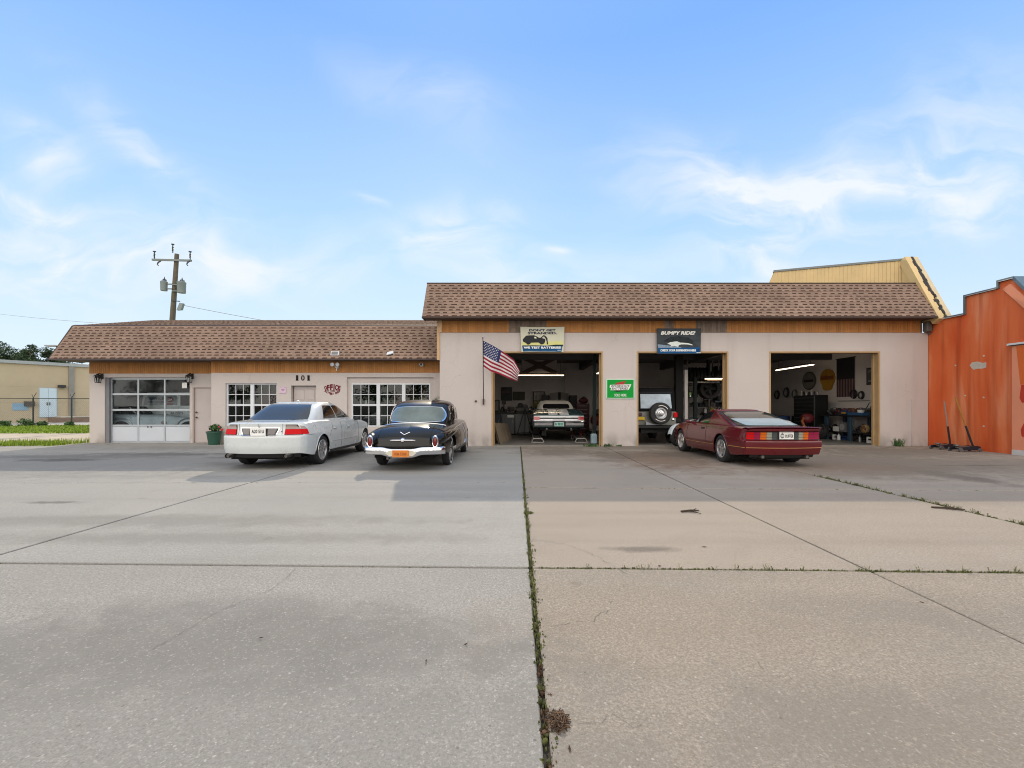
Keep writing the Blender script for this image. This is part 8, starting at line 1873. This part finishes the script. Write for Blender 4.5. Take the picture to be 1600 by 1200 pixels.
# ---- more of the workshop's clutter
def clutter(kind, x, y, z, s_=1.0, seed=0):
    """one small thing; returns (object, name, category)"""
    rq = random.Random(seed); mb = MB()
    if kind == 'oil_bottle':
        r_ = .05 * s_; h = .24 * s_; mb.rbox(x - r_, x + r_, y - r_ * .7, y + r_ * .7, z, z + h * .75, .012); mb.lathe([(.02 * s_, z + h * .74), (.02 * s_, z + h), (.001, z + h)], (x, y, 0), 'z', 10)
    elif kind == 'paint_can':
        r_ = .085 * s_; h = .2 * s_; mb.lathe([(.001, z), (r_, z), (r_, z + h), (r_ * .92, z + h), (r_ * .92, z + h - .01), (.001, z + h - .01)], (x, y, 0), 'z', 18)
    elif kind == 'plastic_crate':
        w_, d_, h = .24 * s_, .18 * s_, .22 * s_
        mb.box(x - w_, x + w_, y - d_, y + d_, z, z + .015)
        for q in ((x - w_, x - w_ + .015, y - d_, y + d_), (x + w_ - .015, x + w_, y - d_, y + d_), (x - w_ + .015, x + w_ - .015, y - d_, y - d_ + .015), (x - w_ + .015, x + w_ - .015, y + d_ - .015, y + d_)):
            for a, b_ in ((.015, .09), (.12, .16), (.19, .22)): mb.box(*q, z + a * s_, z + b_ * s_)
    elif kind == 'hose_coil':       # hung flat on the right wall (x is the wall face)
        for k in range(4): mb.tube([(x - .03 - .02 * k, y + (.20 - .012 * k) * s_ * math.cos(a), z + (.22 - .012 * k) * s_ * math.sin(a)) for a in np.linspace(0, 6.28, 22)], .014, 6)
    elif kind == 'toolbox':
        mb.rbox(x - .22 * s_, x + .22 * s_, y - .11 * s_, y + .11 * s_, z, z + .17 * s_, .015); mb.rbox(x - .21 * s_, x + .21 * s_, y - .10 * s_, y + .10 * s_, z + .172 * s_, z + .21 * s_, .015); mb.tube([(x - .09, y, z + .2 * s_), (x - .08, y, z + .26 * s_), (x + .08, y, z + .26 * s_), (x + .09, y, z + .2 * s_)], .01, 6)
    elif kind == 'brake_drum':
        mb.lathe([(.05, z + .10), (.07, z + .11), (.15 * s_, z + .10), (.17 * s_, z + .09), (.18 * s_, z), (.16 * s_, z), (.15 * s_, z + .08)], (x, y, 0), 'z', 22)
    elif kind == 'gear_lump':
        mb.lathe([(.001, z), (.12 * s_, z), (.13 * s_, z + .08), (.08 * s_, z + .12), (.09 * s_, z + .2), (.04 * s_, z + .26), (.001, z + .26)], (x, y, 0), 'z', 12); mb.tube([(x - .1, y, z + .1), (x - .22 * s_, y - .03, z + .14)], .03, 8); mb.tube([(x + .1, y, z + .15), (x + .2 * s_, y, z + .05)], .025, 8)
    elif kind == 'hanging_belt':    # fan belts on the back wall
        for k in range(2): mb.tube([(x + (.08 + .02 * k) * math.sin(a), y - .01 - .012 * k, z - .26 * s_ + .26 * s_ * math.cos(a)) for a in np.linspace(0, 6.28, 18)], .010, 5)
    elif kind == 'spanner':         # on the right wall
        mb.rbox(x - .012, x, y - .014, y + .014, z, z + .26 * s_, .004); mb.lathe([(.012, -.012), (.032, -.012), (.032, 0), (.012, 0)], (x, y, z + .27 * s_), 'x', 12); mb.lathe([(.010, -.012), (.026, -.012), (.026, 0), (.010, 0)], (x, y, z - .012), 'x', 12)
    return mb
CM = [M('clutter_white', (.60, .60, .58), .5), M('clutter_red', (.30, .02, .02), .45), M('clutter_blue', (.03, .07, .20), .45), M('clutter_black', (.02, .02, .022), .5), M('clutter_yellow', (.50, .34, .03), .5), M('clutter_grey', (.16, .16, .16), .5, .4), M('clutter_rust', (.14, .065, .035), .75), M('clutter_green', (.03, .12, .06), .5)]
def scatter(kind, name, cat, label, group, spots):
    for i, (x, y, z, s_, c) in enumerate(spots): tag(clutter(kind, x, y, z, s_, i).build(name, CM[c], None, smooth=40), label, cat, group)
# steel bench, right bay
scatter('oil_bottle', 'oil_bottle', 'bottle', 'plastic oil bottle standing on the steel bench of the right bay', 'oil bottles on the steel bench', [(12.95, 17.5, .992, 1, 3), (13.05, 17.62, .992, 1.1, 0), (12.98, 17.75, .992, .9, 1), (13.1, 17.9, .992, 1, 4), (13.05, 18.45, .992, 1.1, 2), (13.15, 16.7, .992, 1.2, 0), (13.12, 16.55, .992, 1.1, 1)])
scatter('paint_can', 'paint_can', 'can', 'round paint can under the steel bench of the right bay', 'paint cans under the steel bench', [(12.7, 17.3, .003, 1, 5), (12.66, 16.35, .003, 1.1, 0), (12.9, 16.2, .003, 1, 2), (12.62, 18.1, .003, 1, 0), (12.85, 18.2, .003, 1.1, 6)])
scatter('plastic_crate', 'plastic_crate', 'crate', 'slatted plastic crate under the steel bench of the right bay', 'plastic crates under the steel bench', [(12.95, 17.75, .003, 1, 2), (12.9, 16.75, .003, 1, 3), (13.0, 16.25, .338, .9, 1)])
scatter('gear_lump', 'gearbox_part', 'machine part', 'oily gearbox part lying on the steel bench of the right bay', 'gearbox parts on the steel bench', [(12.72, 17.95, .992, 1, 3), (12.75, 17.25, .992, .8, 6), (12.95, 18.55, .992, 1.1, 3), (12.78, 18.5, .992, .8, 5)])
scatter('gear_lump', 'cast_part', 'machine part', 'cast machine part on the lower shelf of the steel bench', 'cast parts on the lower shelf', [(12.75, 16.05, .338, 1, 6), (12.8, 16.95, .338, 1, 3), (12.9, 17.15, .338, .8, 5), (12.85, 18.4, .338, 1.1, 3)])
scatter('hose_coil', 'hose_coil', 'hose', 'coiled air hose hanging on the right bay side wall', 'coiled hoses on the right bay side wall', [(13.35, 21.8, 1.9, 1, 5), (13.35, 22.5, 2.0, 1.1, 3), (13.35, 23.3, 1.9, 1, 3)])
scatter('spanner', 'wall_spanner', 'spanner', 'steel spanner hung above the bench on the right bay side wall', 'spanners on the right bay side wall', [(13.35, 16.1 + .12 * k, 1.20, .7 + .05 * (k % 4), 5) for k in range(9)])
scatter('toolbox', 'toolbox', 'toolbox', 'hand toolbox on the floor before the black cabinet in the right bay', 'toolboxes before the black cabinet', [(11.6, 19.5, .003, 1.2, 1), (11.1, 20.3, .003, 1.2, 2)])
scatter('brake_drum', 'brake_drum', 'brake drum', 'rusty brake drum on the floor at the back of the right bay', 'brake drums in the right bay', [(11.0, 21.2, .003, 1, 6), (10.6, 21.0, .003, 1.1, 6), (10.2, 21.25, .003, 1, 5)])
scatter('plastic_crate', 'stacked_crate', 'crate', 'plastic crate stacked beside the back bench of the right bay', 'crates stacked by the back bench', [(9.6, 21.8, .003, 1.2, 2), (9.6, 21.8, .29, 1.2, 3), (9.6, 21.8, .577, 1.2, 1), (12.0, 22.9, .003, 1.3, 4), (12.0, 22.9, .31, 1.3, 2)])
scatter('oil_bottle', 'fluid_bottle', 'bottle', 'plastic fluid bottle on the back bench of the right bay', 'fluid bottles on the back bench', [(10.1 + .19 * k, 22.3, .922, 1.2 + .1 * (k % 3), (0, 4, 1, 3, 2, 0, 7, 3, 0, 1, 4)[k]) for k in range(11)])
scatter('hanging_belt', 'fan_belt', 'belt', 'black fan belt hanging on the back wall of the right bay', 'fan belts on the back wall', [(9.2 + .32 * k, 24.38, 3.0, 1, 3) for k in range(9)])
# left bay
scatter('oil_bottle', 'cleaner_bottle', 'bottle', 'small bottle standing on the grey workbench of the left bay', 'bottles on the grey workbench', [(-.45, 21.4, 1.042, .9, 0), (-.08, 21.4, 1.042, 1, 4), (.02, 21.35, 1.042, .9, 1), (.6, 21.4, 1.042, 1, 0), (.70, 21.35, 1.042, 1.1, 3), (1.18, 21.3, 1.042, 1, 2)])
scatter('toolbox', 'small_toolbox', 'toolbox', 'hand toolbox on the floor beside the maroon drawer chest', 'toolboxes by the maroon chest', [(2.6, 19.9, .003, 1.1, 1), (3.3, 20.2, .003, 1.1, 3)])
scatter('paint_can', 'grease_can', 'can', 'grease can on the floor before the grey workbench', 'grease cans before the grey workbench', [(-.55, 20.5, .003, 1.2, 5), (.95, 20.6, .003, 1.2, 1), (1.2, 20.45, .003, 1.1, 0)])
# middle bay
scatter('oil_bottle', 'shelf_bottle', 'bottle', 'plastic bottle on the machine stand of the middle bay', 'bottles on the machine stand', [(8.0 + .13 * k, 19.35, 1.022, 1.0 + .1 * (k % 3), (0, 3, 4, 0, 1, 2, 0)[k]) for k in range(7)])
scatter('plastic_crate', 'shelf_crate', 'crate', 'plastic crate on the lowest board of the parts shelf', 'crates on the parts shelf', [(8.75, 22.55, .537, 1, 2), (9.4, 22.55, .537, 1, 3), (9.95, 22.55, .537, .9, 1)])
scatter('gear_lump', 'axle_part', 'machine part', 'oily axle part on the floor under the machine stand', 'axle parts on the middle bay floor', [(7.6, 19.2, .003, 1.3, 3), (7.5, 18.6, .003, 1.1, 6), (9.2, 19.0, .003, 1.3, 3), (9.3, 18.4, .003, 1.2, 5)])

# oil drums and a steel rack of boxes in the dark corners
def drum(x, y, c, i):
    mb = MB(); r_ = .29; mb.lathe([(.001, .004), (r_, .004), (r_ + .01, .02), (r_, .04), (r_, .28), (r_ + .012, .30), (r_, .32), (r_, .58), (r_ + .012, .60), (r_, .62), (r_, .85), (r_ + .01, .87), (r_ - .02, .875), (.001, .86)], (x, y, 0), 'z', 24); return mb.build('oil_drum', CM[c], None, smooth=40)
for i, (x, y, c) in enumerate(((11.6, 21.2, 3), (12.25, 21.0, 2), (12.95, 20.9, 3), (12.6, 21.6, 6), (9.15, 20.2, 3), (8.55, 18.4, 2))): tag(drum(x, y, c, i), 'steel oil drum standing in a dark corner of the workshop', 'drum', 'oil drums in the workshop')
rk = thing('steel_rack', 'tall steel rack loaded with boxes against the back wall of the right bay', 'rack', (10.9, 23.9, 0)); mb = MB()
for z in (.3, .9, 1.45): mb.box(9.9, 12.0, 23.6, 24.2, z, z + .03)
for x in (9.9, 11.96):
    for y in (23.6, 24.16): mb.box(x, x + .04, y, y + .04, 0, 1.9)
mb.build('rack_frame', BLKM, rk); rq = random.Random(77)
for k in range(21):
    z = (.332, .932, 1.482)[k // 7]; x = 10.1 + .28 * (k % 7); h = rq.uniform(.15, .38); w_ = rq.uniform(.08, .125); mb = MB(); mb.rbox(x - w_, x + w_, 23.65, 24.0, z, z + h, .01); mb.box(x - w_ * .6, x + w_ * .6, 23.644, 23.649, z + h * .4, z + h * .7)
    tag(mb.build('rack_box', CM[rq.choice((3, 5, 6, 3, 2, 0, 6))], None), 'box on the tall steel rack at the back of the right bay', 'box', 'boxes on the tall steel rack')

rq = random.Random(91)
scatter('gear_lump', 'bench_part', 'machine part', 'dark machine part crowded along the back of the steel bench', 'parts along the back of the steel bench', [(rq.uniform(12.95, 13.22), 15.95 + .27 * k, .992, rq.uniform(.8, 1.5), rq.choice((3, 3, 6, 5))) for k in range(10)])
scatter('toolbox', 'bench_toolbox', 'toolbox', 'hand toolbox standing on the steel bench of the right bay', 'toolboxes on the steel bench', [(12.85, 18.0, .992, 1.0, 1), (12.9, 16.5, .992, .9, 3), (12.75, 17.62, .992, .8, 2)])
scatter('hose_coil', 'cable_loop', 'cable', 'loop of cable hanging above the steel bench on the right bay side wall', 'cable loops above the steel bench', [(13.35, 17.6, 1.75, .7, 3), (13.35, 18.0, 1.8, .8, 3)])
scatter('gear_lump', 'floor_part', 'machine part', 'oily machine part on the floor under the steel bench', 'parts on the floor under the steel bench', [(12.75 + .1 * (k % 3), 15.95 + .34 * k, .003, rq.uniform(.9, 1.4), rq.choice((3, 6, 5))) for k in range(8)])
scatter('gear_lump', 'chest_part', 'machine part', 'dark part lying on the parts bench at the rear of the left bay', 'dark parts on the grey workbench', [(-2.0 + .33 * k, 21.45, 1.042, rq.uniform(.7, 1.1), rq.choice((3, 5, 6))) for k in range(9)])
# ================================================================== far things at the left
BEIGE = M('beige_block_paint', (.44, .37, .255), .85, var=.10, scale=.5, bump=.1, bscale=25)
wb_ = thing('warehouse', 'low beige block warehouse with grey roof edge behind the chain link fence', 'building', (-40, 38, 0))
A, Bp = Vector((-46.0, 27.6, 0)), Vector((-32.5, 49.8, 0)); U = (Bp - A).normalized(); NRM = Vector((U.y, -U.x, 0))
def wp(s_, z, o_=0.0): p = A + U * s_ + NRM * o_; return (p.x, p.y, z)
LW = (Bp - A).length
def wbox(mb, s0, s1, z0, z1, o0, o1, tone=.5):
    c = [wp(s0, z0, o0), wp(s1, z0, o0), wp(s1, z0, o1), wp(s0, z0, o1), wp(s0, z1, o0), wp(s1, z1, o0), wp(s1, z1, o1), wp(s0, z1, o1)]; i = [mb.pt(p) for p in c]
    for q in ((0, 3, 2, 1), (4, 5, 6, 7), (0, 1, 5, 4), (1, 2, 6, 5), (2, 3, 7, 6), (3, 0, 4, 7)): mb.face([i[k] for k in q], tone)
def s_at(px):      # distance along the wall seen at a given pixel column
    t_ = (px - CX) / F; return (t_ * A.y - A.x) / (U.x - t_ * U.y)
def z_at(px, py): s_ = s_at(px); return PZ(py, A.y + U.y * s_), s_
mb = MB(); wbox(mb, 0, LW, -.1, 4.75, -14, 0); mb.build('wall', BEIGE, wb_, fix=True)
mb = MB(); wbox(mb, -.2, LW + .2, 4.752, 5.0, -14, .18); mb.build('roof_edge', M('roof_grey', (.32, .35, .36), .5, .2, var=.1), wb_)
s0 = s_at(111); mb = MB(); wbox(mb, s0 - .16, s0 + .16, 0, 4.75, .002, .16); mb.build('downspout', M('spout_grey', (.22, .215, .20), .6), wb_)
for zz in (1.6, 2.9): mb = MB(); wbox(mb, 0, LW, zz, zz + .012, .001, .006); mb.build('wall_joint', M('joint_tan', (.33, .275, .19), .9), wb_)
(zb_, s0), (_, s1) = z_at(62, 652), z_at(88, 652); zt_ = z_at(75, 607)[0]; DW = M('door_pale_blue', (.50, .62, .70), .5, var=.05)
mb = MB(); wbox(mb, s0 - .06, s1 + .06, zb_ - .02, zt_ + .06, .002, .03); fr_ = mb.build('door_frame', M('door_frame_grey', (.40, .46, .50), .5), wb_)
for a, b_ in ((s0, (s0 + s1) / 2 - .01), ((s0 + s1) / 2 + .01, s1)):
    mb = MB(); wbox(mb, a, b_, zb_, zt_, .032, .07); d = mb.build('door', DW, wb_); mb = MB(); h0 = (s0 + s1) / 2; q = h0 - .10 if a < h0 - .1 else h0 + .06; wbox(mb, q, q + .05, zb_ + 1.0, zb_ + 1.25, .072, .12); mb.build('handle', DARKTRIM, d)
z_, s_ = z_at(95, 604); mb = MB(); wbox(mb, s_ - .2, s_ + .25, z_ - .1, z_ + .12, .002, .35); mb.build('wall_light', DARKTRIM, wb_)
z_, s_ = z_at(47, 631); mb = MB(); wbox(mb, s_ - .35, s_ + .25, z_ - .2, z_ + .2, .002, .2); mb.build('meter_box', M('meter_brown', (.06, .05, .05), .6), wb_)
z_, s_ = z_at(32, 635); mb = MB(); wbox(mb, s_ - .45, s_ + .45, z_ - .32, z_ + .25, .002, .03); mb.build('blue_sign', M('sign_pale_blue', (.22, .36, .50), .6), wb_)
mb = MB(); wbox(mb, s_at(75), LW, -.05, .36, .002, 1.6); mb.build('loading_step', M('brown_step', (.20, .135, .10), .9, var=.2), wb_); mb = MB(); wbox(mb, s_at(86), LW, .362, .44, .002, 1.62); mb.build('step_edge', M('pale_concrete', (.50, .47, .40), .9), wb_)
# chain link fence
fe = thing('chain_link_fence', 'low chain link fence with dark posts and barbed arms before the beige warehouse', 'fence', (-30, 30, 0)); FP = M('fence_dark', (.05, .052, .05), .6, .4)
fx = lambda px: PX(px, 30.0)
posts = [fx(-60), fx(52), fx(112), fx(172), fx(232)]
for x in posts:
    mb = MB(); mb.tube([(x, 30, -.05), (x, 30, 1.86)], .045, 8); mb.tube([(x, 30, 1.86), (x + .32, 29.9, 2.2)], .018, 6); mb.tube([(x, 30, 1.86), (x - .25, 30.15, 2.12)], .014, 6); mb.build('post', FP, fe, smooth=50)
mb = MB(); mb.tube([(posts[0], 30, 1.84), (posts[-1], 30, 1.80)], .025, 6); mb.build('top_rail', FP, fe)
mb = MB(); x = posts[0]
while x < posts[-1]:
    for sg in (-1, 1):
        q = .9 * sg; mb.tube([(x - q, 30.0 + .012 * sg, .0), (x + q, 30.0 + .012 * sg, 1.80)], .0028, 3, cap=False)
    x += .13
mb.build('wire_mesh', M('wire_grey', (.16, .16, .155), .5, .6), fe)
# bushes along the fence
for i, (px, Y, r_) in enumerate(((41, 29.6, .45), (8, 29.2, .35), (108, 29.9, .25), (66, 29.4, .28))):
    x = PX(px, Y); t = thing('low_bush', ['dark green bush at the foot of the left fence post', 'small green bush at the left edge before the fence', 'small bush at the foot of the right fence post', 'tiny bush between the two fence posts'][i], 'bush', (x, Y, 0)); leafball((x, Y, r_ * .5), r_, 260, .09, .7, 30 + i).build('foliage', LEAFG, t); mb = MB(); mb.tube([(x, Y, -.05), (x, Y, r_ * .5)], .02, 5); mb.build('stem', M('bark', (.09, .07, .05), .9), t)
# utility pole with transformers
Yp = 29.6; xp = PX(269.5, Yp)
up = thing('utility_pole', 'leaning wooden utility pole with crossarm and grey transformers behind the wing roof', 'utility pole', (xp, Yp, 0))
PW = M('pole_wood', (.115, .098, .070), .9, var=.25, scale=2); zt0 = PZ(397, Yp); xt = PX(275, Yp); xof = lambda z: xp + (xt - PX(268, Yp)) * (z - 6.9) / (zt0 - 6.9)
mb = MB(); mb.tube([(xp - .2, Yp, -.05), (xof(6.9), Yp, 6.9), (xof(zt0), Yp, zt0)], [.20, .16, .125], 14); mb.build('pole', PW, up, smooth=50)
GI = M('insulator_dark', (.04, .048, .048), .4); GZ = M('galvanised_arm', (.18, .21, .21), .5, .4); TG = M('transformer_grey', (.20, .24, .25), .45, .1)
za = PZ(407.5, Yp); xl, xr = PX(241, Yp), PX(302, Yp)
mb = MB(); mb.obox(((xl + xr) / 2, Yp - .16, za - .01), ((xr - xl) / 2, 0, -.03), (0, .05, 0), (0, 0, .06)); mb.build('crossarm', GZ, up)
def insul(x, z, h, p=None):
    mb = MB(); mb.lathe([(.001, z), (.03, z), (.03, z + h * .2), (.06, z + h * .25), (.035, z + h * .35), (.06, z + h * .45), (.035, z + h * .55), (.06, z + h * .65), (.03, z + h * .72), (.03, z + h * .86), (.09, z + h * .92), (.09, z + h), (.001, z + h)], (x, Yp - .16, 0), 'z', 10); mb.build('insulator', GI, p or up, smooth=40)
insul(PX(244.5, Yp), za + .05, .52); insul(PX(300, Yp), za + .02, .54); insul(PX(273, Yp), zt0 + .02, .58)
for px in (253, 298.5):
    x = PX(px, Yp); mb = MB(); mb.tube([(x + .08, Yp - .2, za - .06), (x - .02, Yp - .28, za - .2), (x - .06, Yp - .3, za - .32), (x + .02, Yp - .3, za - .42)], [.05, .045, .035, .03], 8); mb.build('fuse_cutout', GI, up, smooth=50)
def transf(px0, px1, py0, py1, sl):
    x0, x1, z0, z1 = PX(px0, Yp), PX(px1, Yp), PZ(py1, Yp), PZ(py0, Yp); x, r_ = (x0 + x1) / 2, (x1 - x0) / 2
    mb = MB(); mb.lathe([(.001, z0), (r_ * .9, z0), (r_ * .92, z0 + .03), (r_ * .96, z1 - .1), (r_, z1 - .08), (r_, z1 - .02), (r_ * .7, z1 + .03), (.001, z1 + .04)], (x, Yp - .2, 0), 'z', 20); o = mb.build('transformer', TG, up, smooth=40)
    for dx_, h in ((-.25, .18), (.15, .32), (.6, .16))[:3]:
        mb = MB(); mb.lathe([(.04, z1), (.045, z1 + h * .5), (.02, z1 + h * .8), (.001, z1 + h)], (x + dx_ * r_, Yp - .2, 0), 'z', 8); mb.build('bushing', GI, o)
    mb = MB(); xx = xof(z0); mb.box(min(x, xx), max(x, xx), Yp - .22, Yp - .12, z0 + .1, z0 + .16); mb.box(min(x, xx), max(x, xx), Yp - .22, Yp - .12, z1 - .2, z1 - .14); mb.build('bracket', GZ, o)
transf(255, 265, 441, 455.5, 0); transf(281, 293.5, 442, 459, 0)
mb = MB(); zz = PZ(470.5, Yp); mb.tube([(xof(zz), Yp - .15, zz), (PX(284, Yp), Yp - .15, zz - .05)], .03, 6); mb.build('bracket_arm', GI, up)
mb = MB(); x0, x1, z0, z1 = PX(281, Yp), PX(291, Yp), PZ(486, Yp), PZ(475, Yp); mb.prism([(x0, z0), (x0 + .05, z0 + .12), ((x0 + x1) / 2 - .02, z1), (x1, z1 - .02), (x1 - .12, z0 + .02)], Yp - .30, Yp - .12, 'xz'); mb.build('switch_box', TG, up, fix=True)
mb = MB(); mb.tube([(PX(277, Yp), Yp - .16, PZ(444, Yp)), (xof(8.5) + .15, Yp - .14, 8.3), (xof(7) + .12, Yp - .14, 5)], .012, 5); mb.build('down_wire', GI, up)
# wires
WIRE = M('wire_pale', (.30, .31, .32), .5)
def wire(a, b_, sag, label, r_=.012):
    a, b_ = Vector(a), Vector(b_); mb = MB(); mb.tube([a + (b_ - a) * (k / 16) - Vector((0, 0, sag * 4 * (k / 16) * (1 - k / 16))) for k in range(17)], r_, 5); tag(mb.build('overhead_wire', WIRE, None), label, 'wire')
wire((PX(290, Yp), Yp - .1, PZ(478, Yp)), (PX(600, 27), 27, PZ(530, 27)), .1, 'thin service wire running from the utility pole down to the right', .016)
wire((-60, 44, PZ(466, 44)), (PX(269, 29.6), 29.4, PZ(512, 29.6)), .4, 'thin pale wire crossing the sky at the far left', .012)
# trees behind the warehouse
BARK = M('bark', (.09, .07, .05), .9)
def tree(px, Y, ptop, spread, label, seed, n=7):
    rq = random.Random(seed); x = PX(px, Y); H = PZ(ptop, Y); t = thing('tree', label, 'tree', (x, Y, 0), group='trees behind the warehouse'); mb = MB()
    mb.tube([(x, Y, -.1), (x + .2, Y, H * .35), (x + .1, Y, H * .6)], [.32, .24, .15], 9); cr_ = MB()
    for k in range(n):
        a = rq.uniform(0, 6.28); rad = spread * rq.uniform(.25, 1.0); c = Vector((x + rad * math.cos(a), Y + rad * math.sin(a) * .8, H * (.60 + .36 * rq.random() * (1 - .45 * rad / spread)))); mid = Vector((x + rad * .4 * math.cos(a), Y + rad * .4 * math.sin(a), H * .55))
        mb.tube([(x + .15, Y, H * .42), mid, c], [.13, .08, .03], 6)
        for q in range(4): o = Vector((rq.gauss(0, .7), rq.gauss(0, .7), rq.gauss(0, .35))); leafball(tuple(c + o), rq.uniform(.45, .95), 190, .13, .6, rq.randint(0, 10**6), cr_)
    mb.build('trunk', BARK, t, smooth=50); cr_.build('crown', LEAFD, t)
tree(54, 58, 524, 3.4, 'rounded dark oak tree standing highest above the warehouse roof', 12, 13); tree(6, 58, 528, 2.8, 'dark oak tree at the left edge above the warehouse roof', 14, 11); tree(84, 60, 543, 2.8, 'lower spreading oak beside the end of the shop roof', 17, 9); tree(120, 64, 556, 3.0, 'sparse low oak seen under the shop roof overhang', 23, 8); tree(28, 62, 545, 2.4, 'low oak filling the gap between the two taller oaks', 29, 8)

# the street side behind the viewer (seen only as reflections in glass, chrome and paint)
def street_tree(seed):
    rq = random.Random(seed); t = thing('street_tree', 'leafy tree standing across the street from the shop', 'tree', (0, 0, 0), group='trees across the street'); mb = MB(); mb.tube([(0, 0, -.1), (.1, 0, 2.0), (0, .1, 4.0)], [.28, .2, .12], 8); cr_ = MB()
    for k in range(14): c = (rq.gauss(0, 1.6), rq.gauss(0, 1.4), rq.uniform(2.6, 7.6)); leafball(c, rq.uniform(1.0, 1.7), 150, .24, .8, rq.randint(0, 10**6), cr_)
    mb.build('trunk', BARK, t, smooth=50); cr_.build('crown', LEAFG, t); return t
base_t = [street_tree(5), street_tree(9)]; rq = random.Random(3); first = [True, True]
for k in range(18):
    i = k % 2; o = base_t[i] if first[i] else dup(base_t[i]); first[i] = False
    o.location = (-58 + 6.8 * k + rq.uniform(-1.5, 1.5), -40 + rq.uniform(-4, 3), 0); o.rotation_euler = (0, 0, rq.uniform(0, 6)); q = rq.uniform(.65, 1.15); o.scale = (q, q, q)
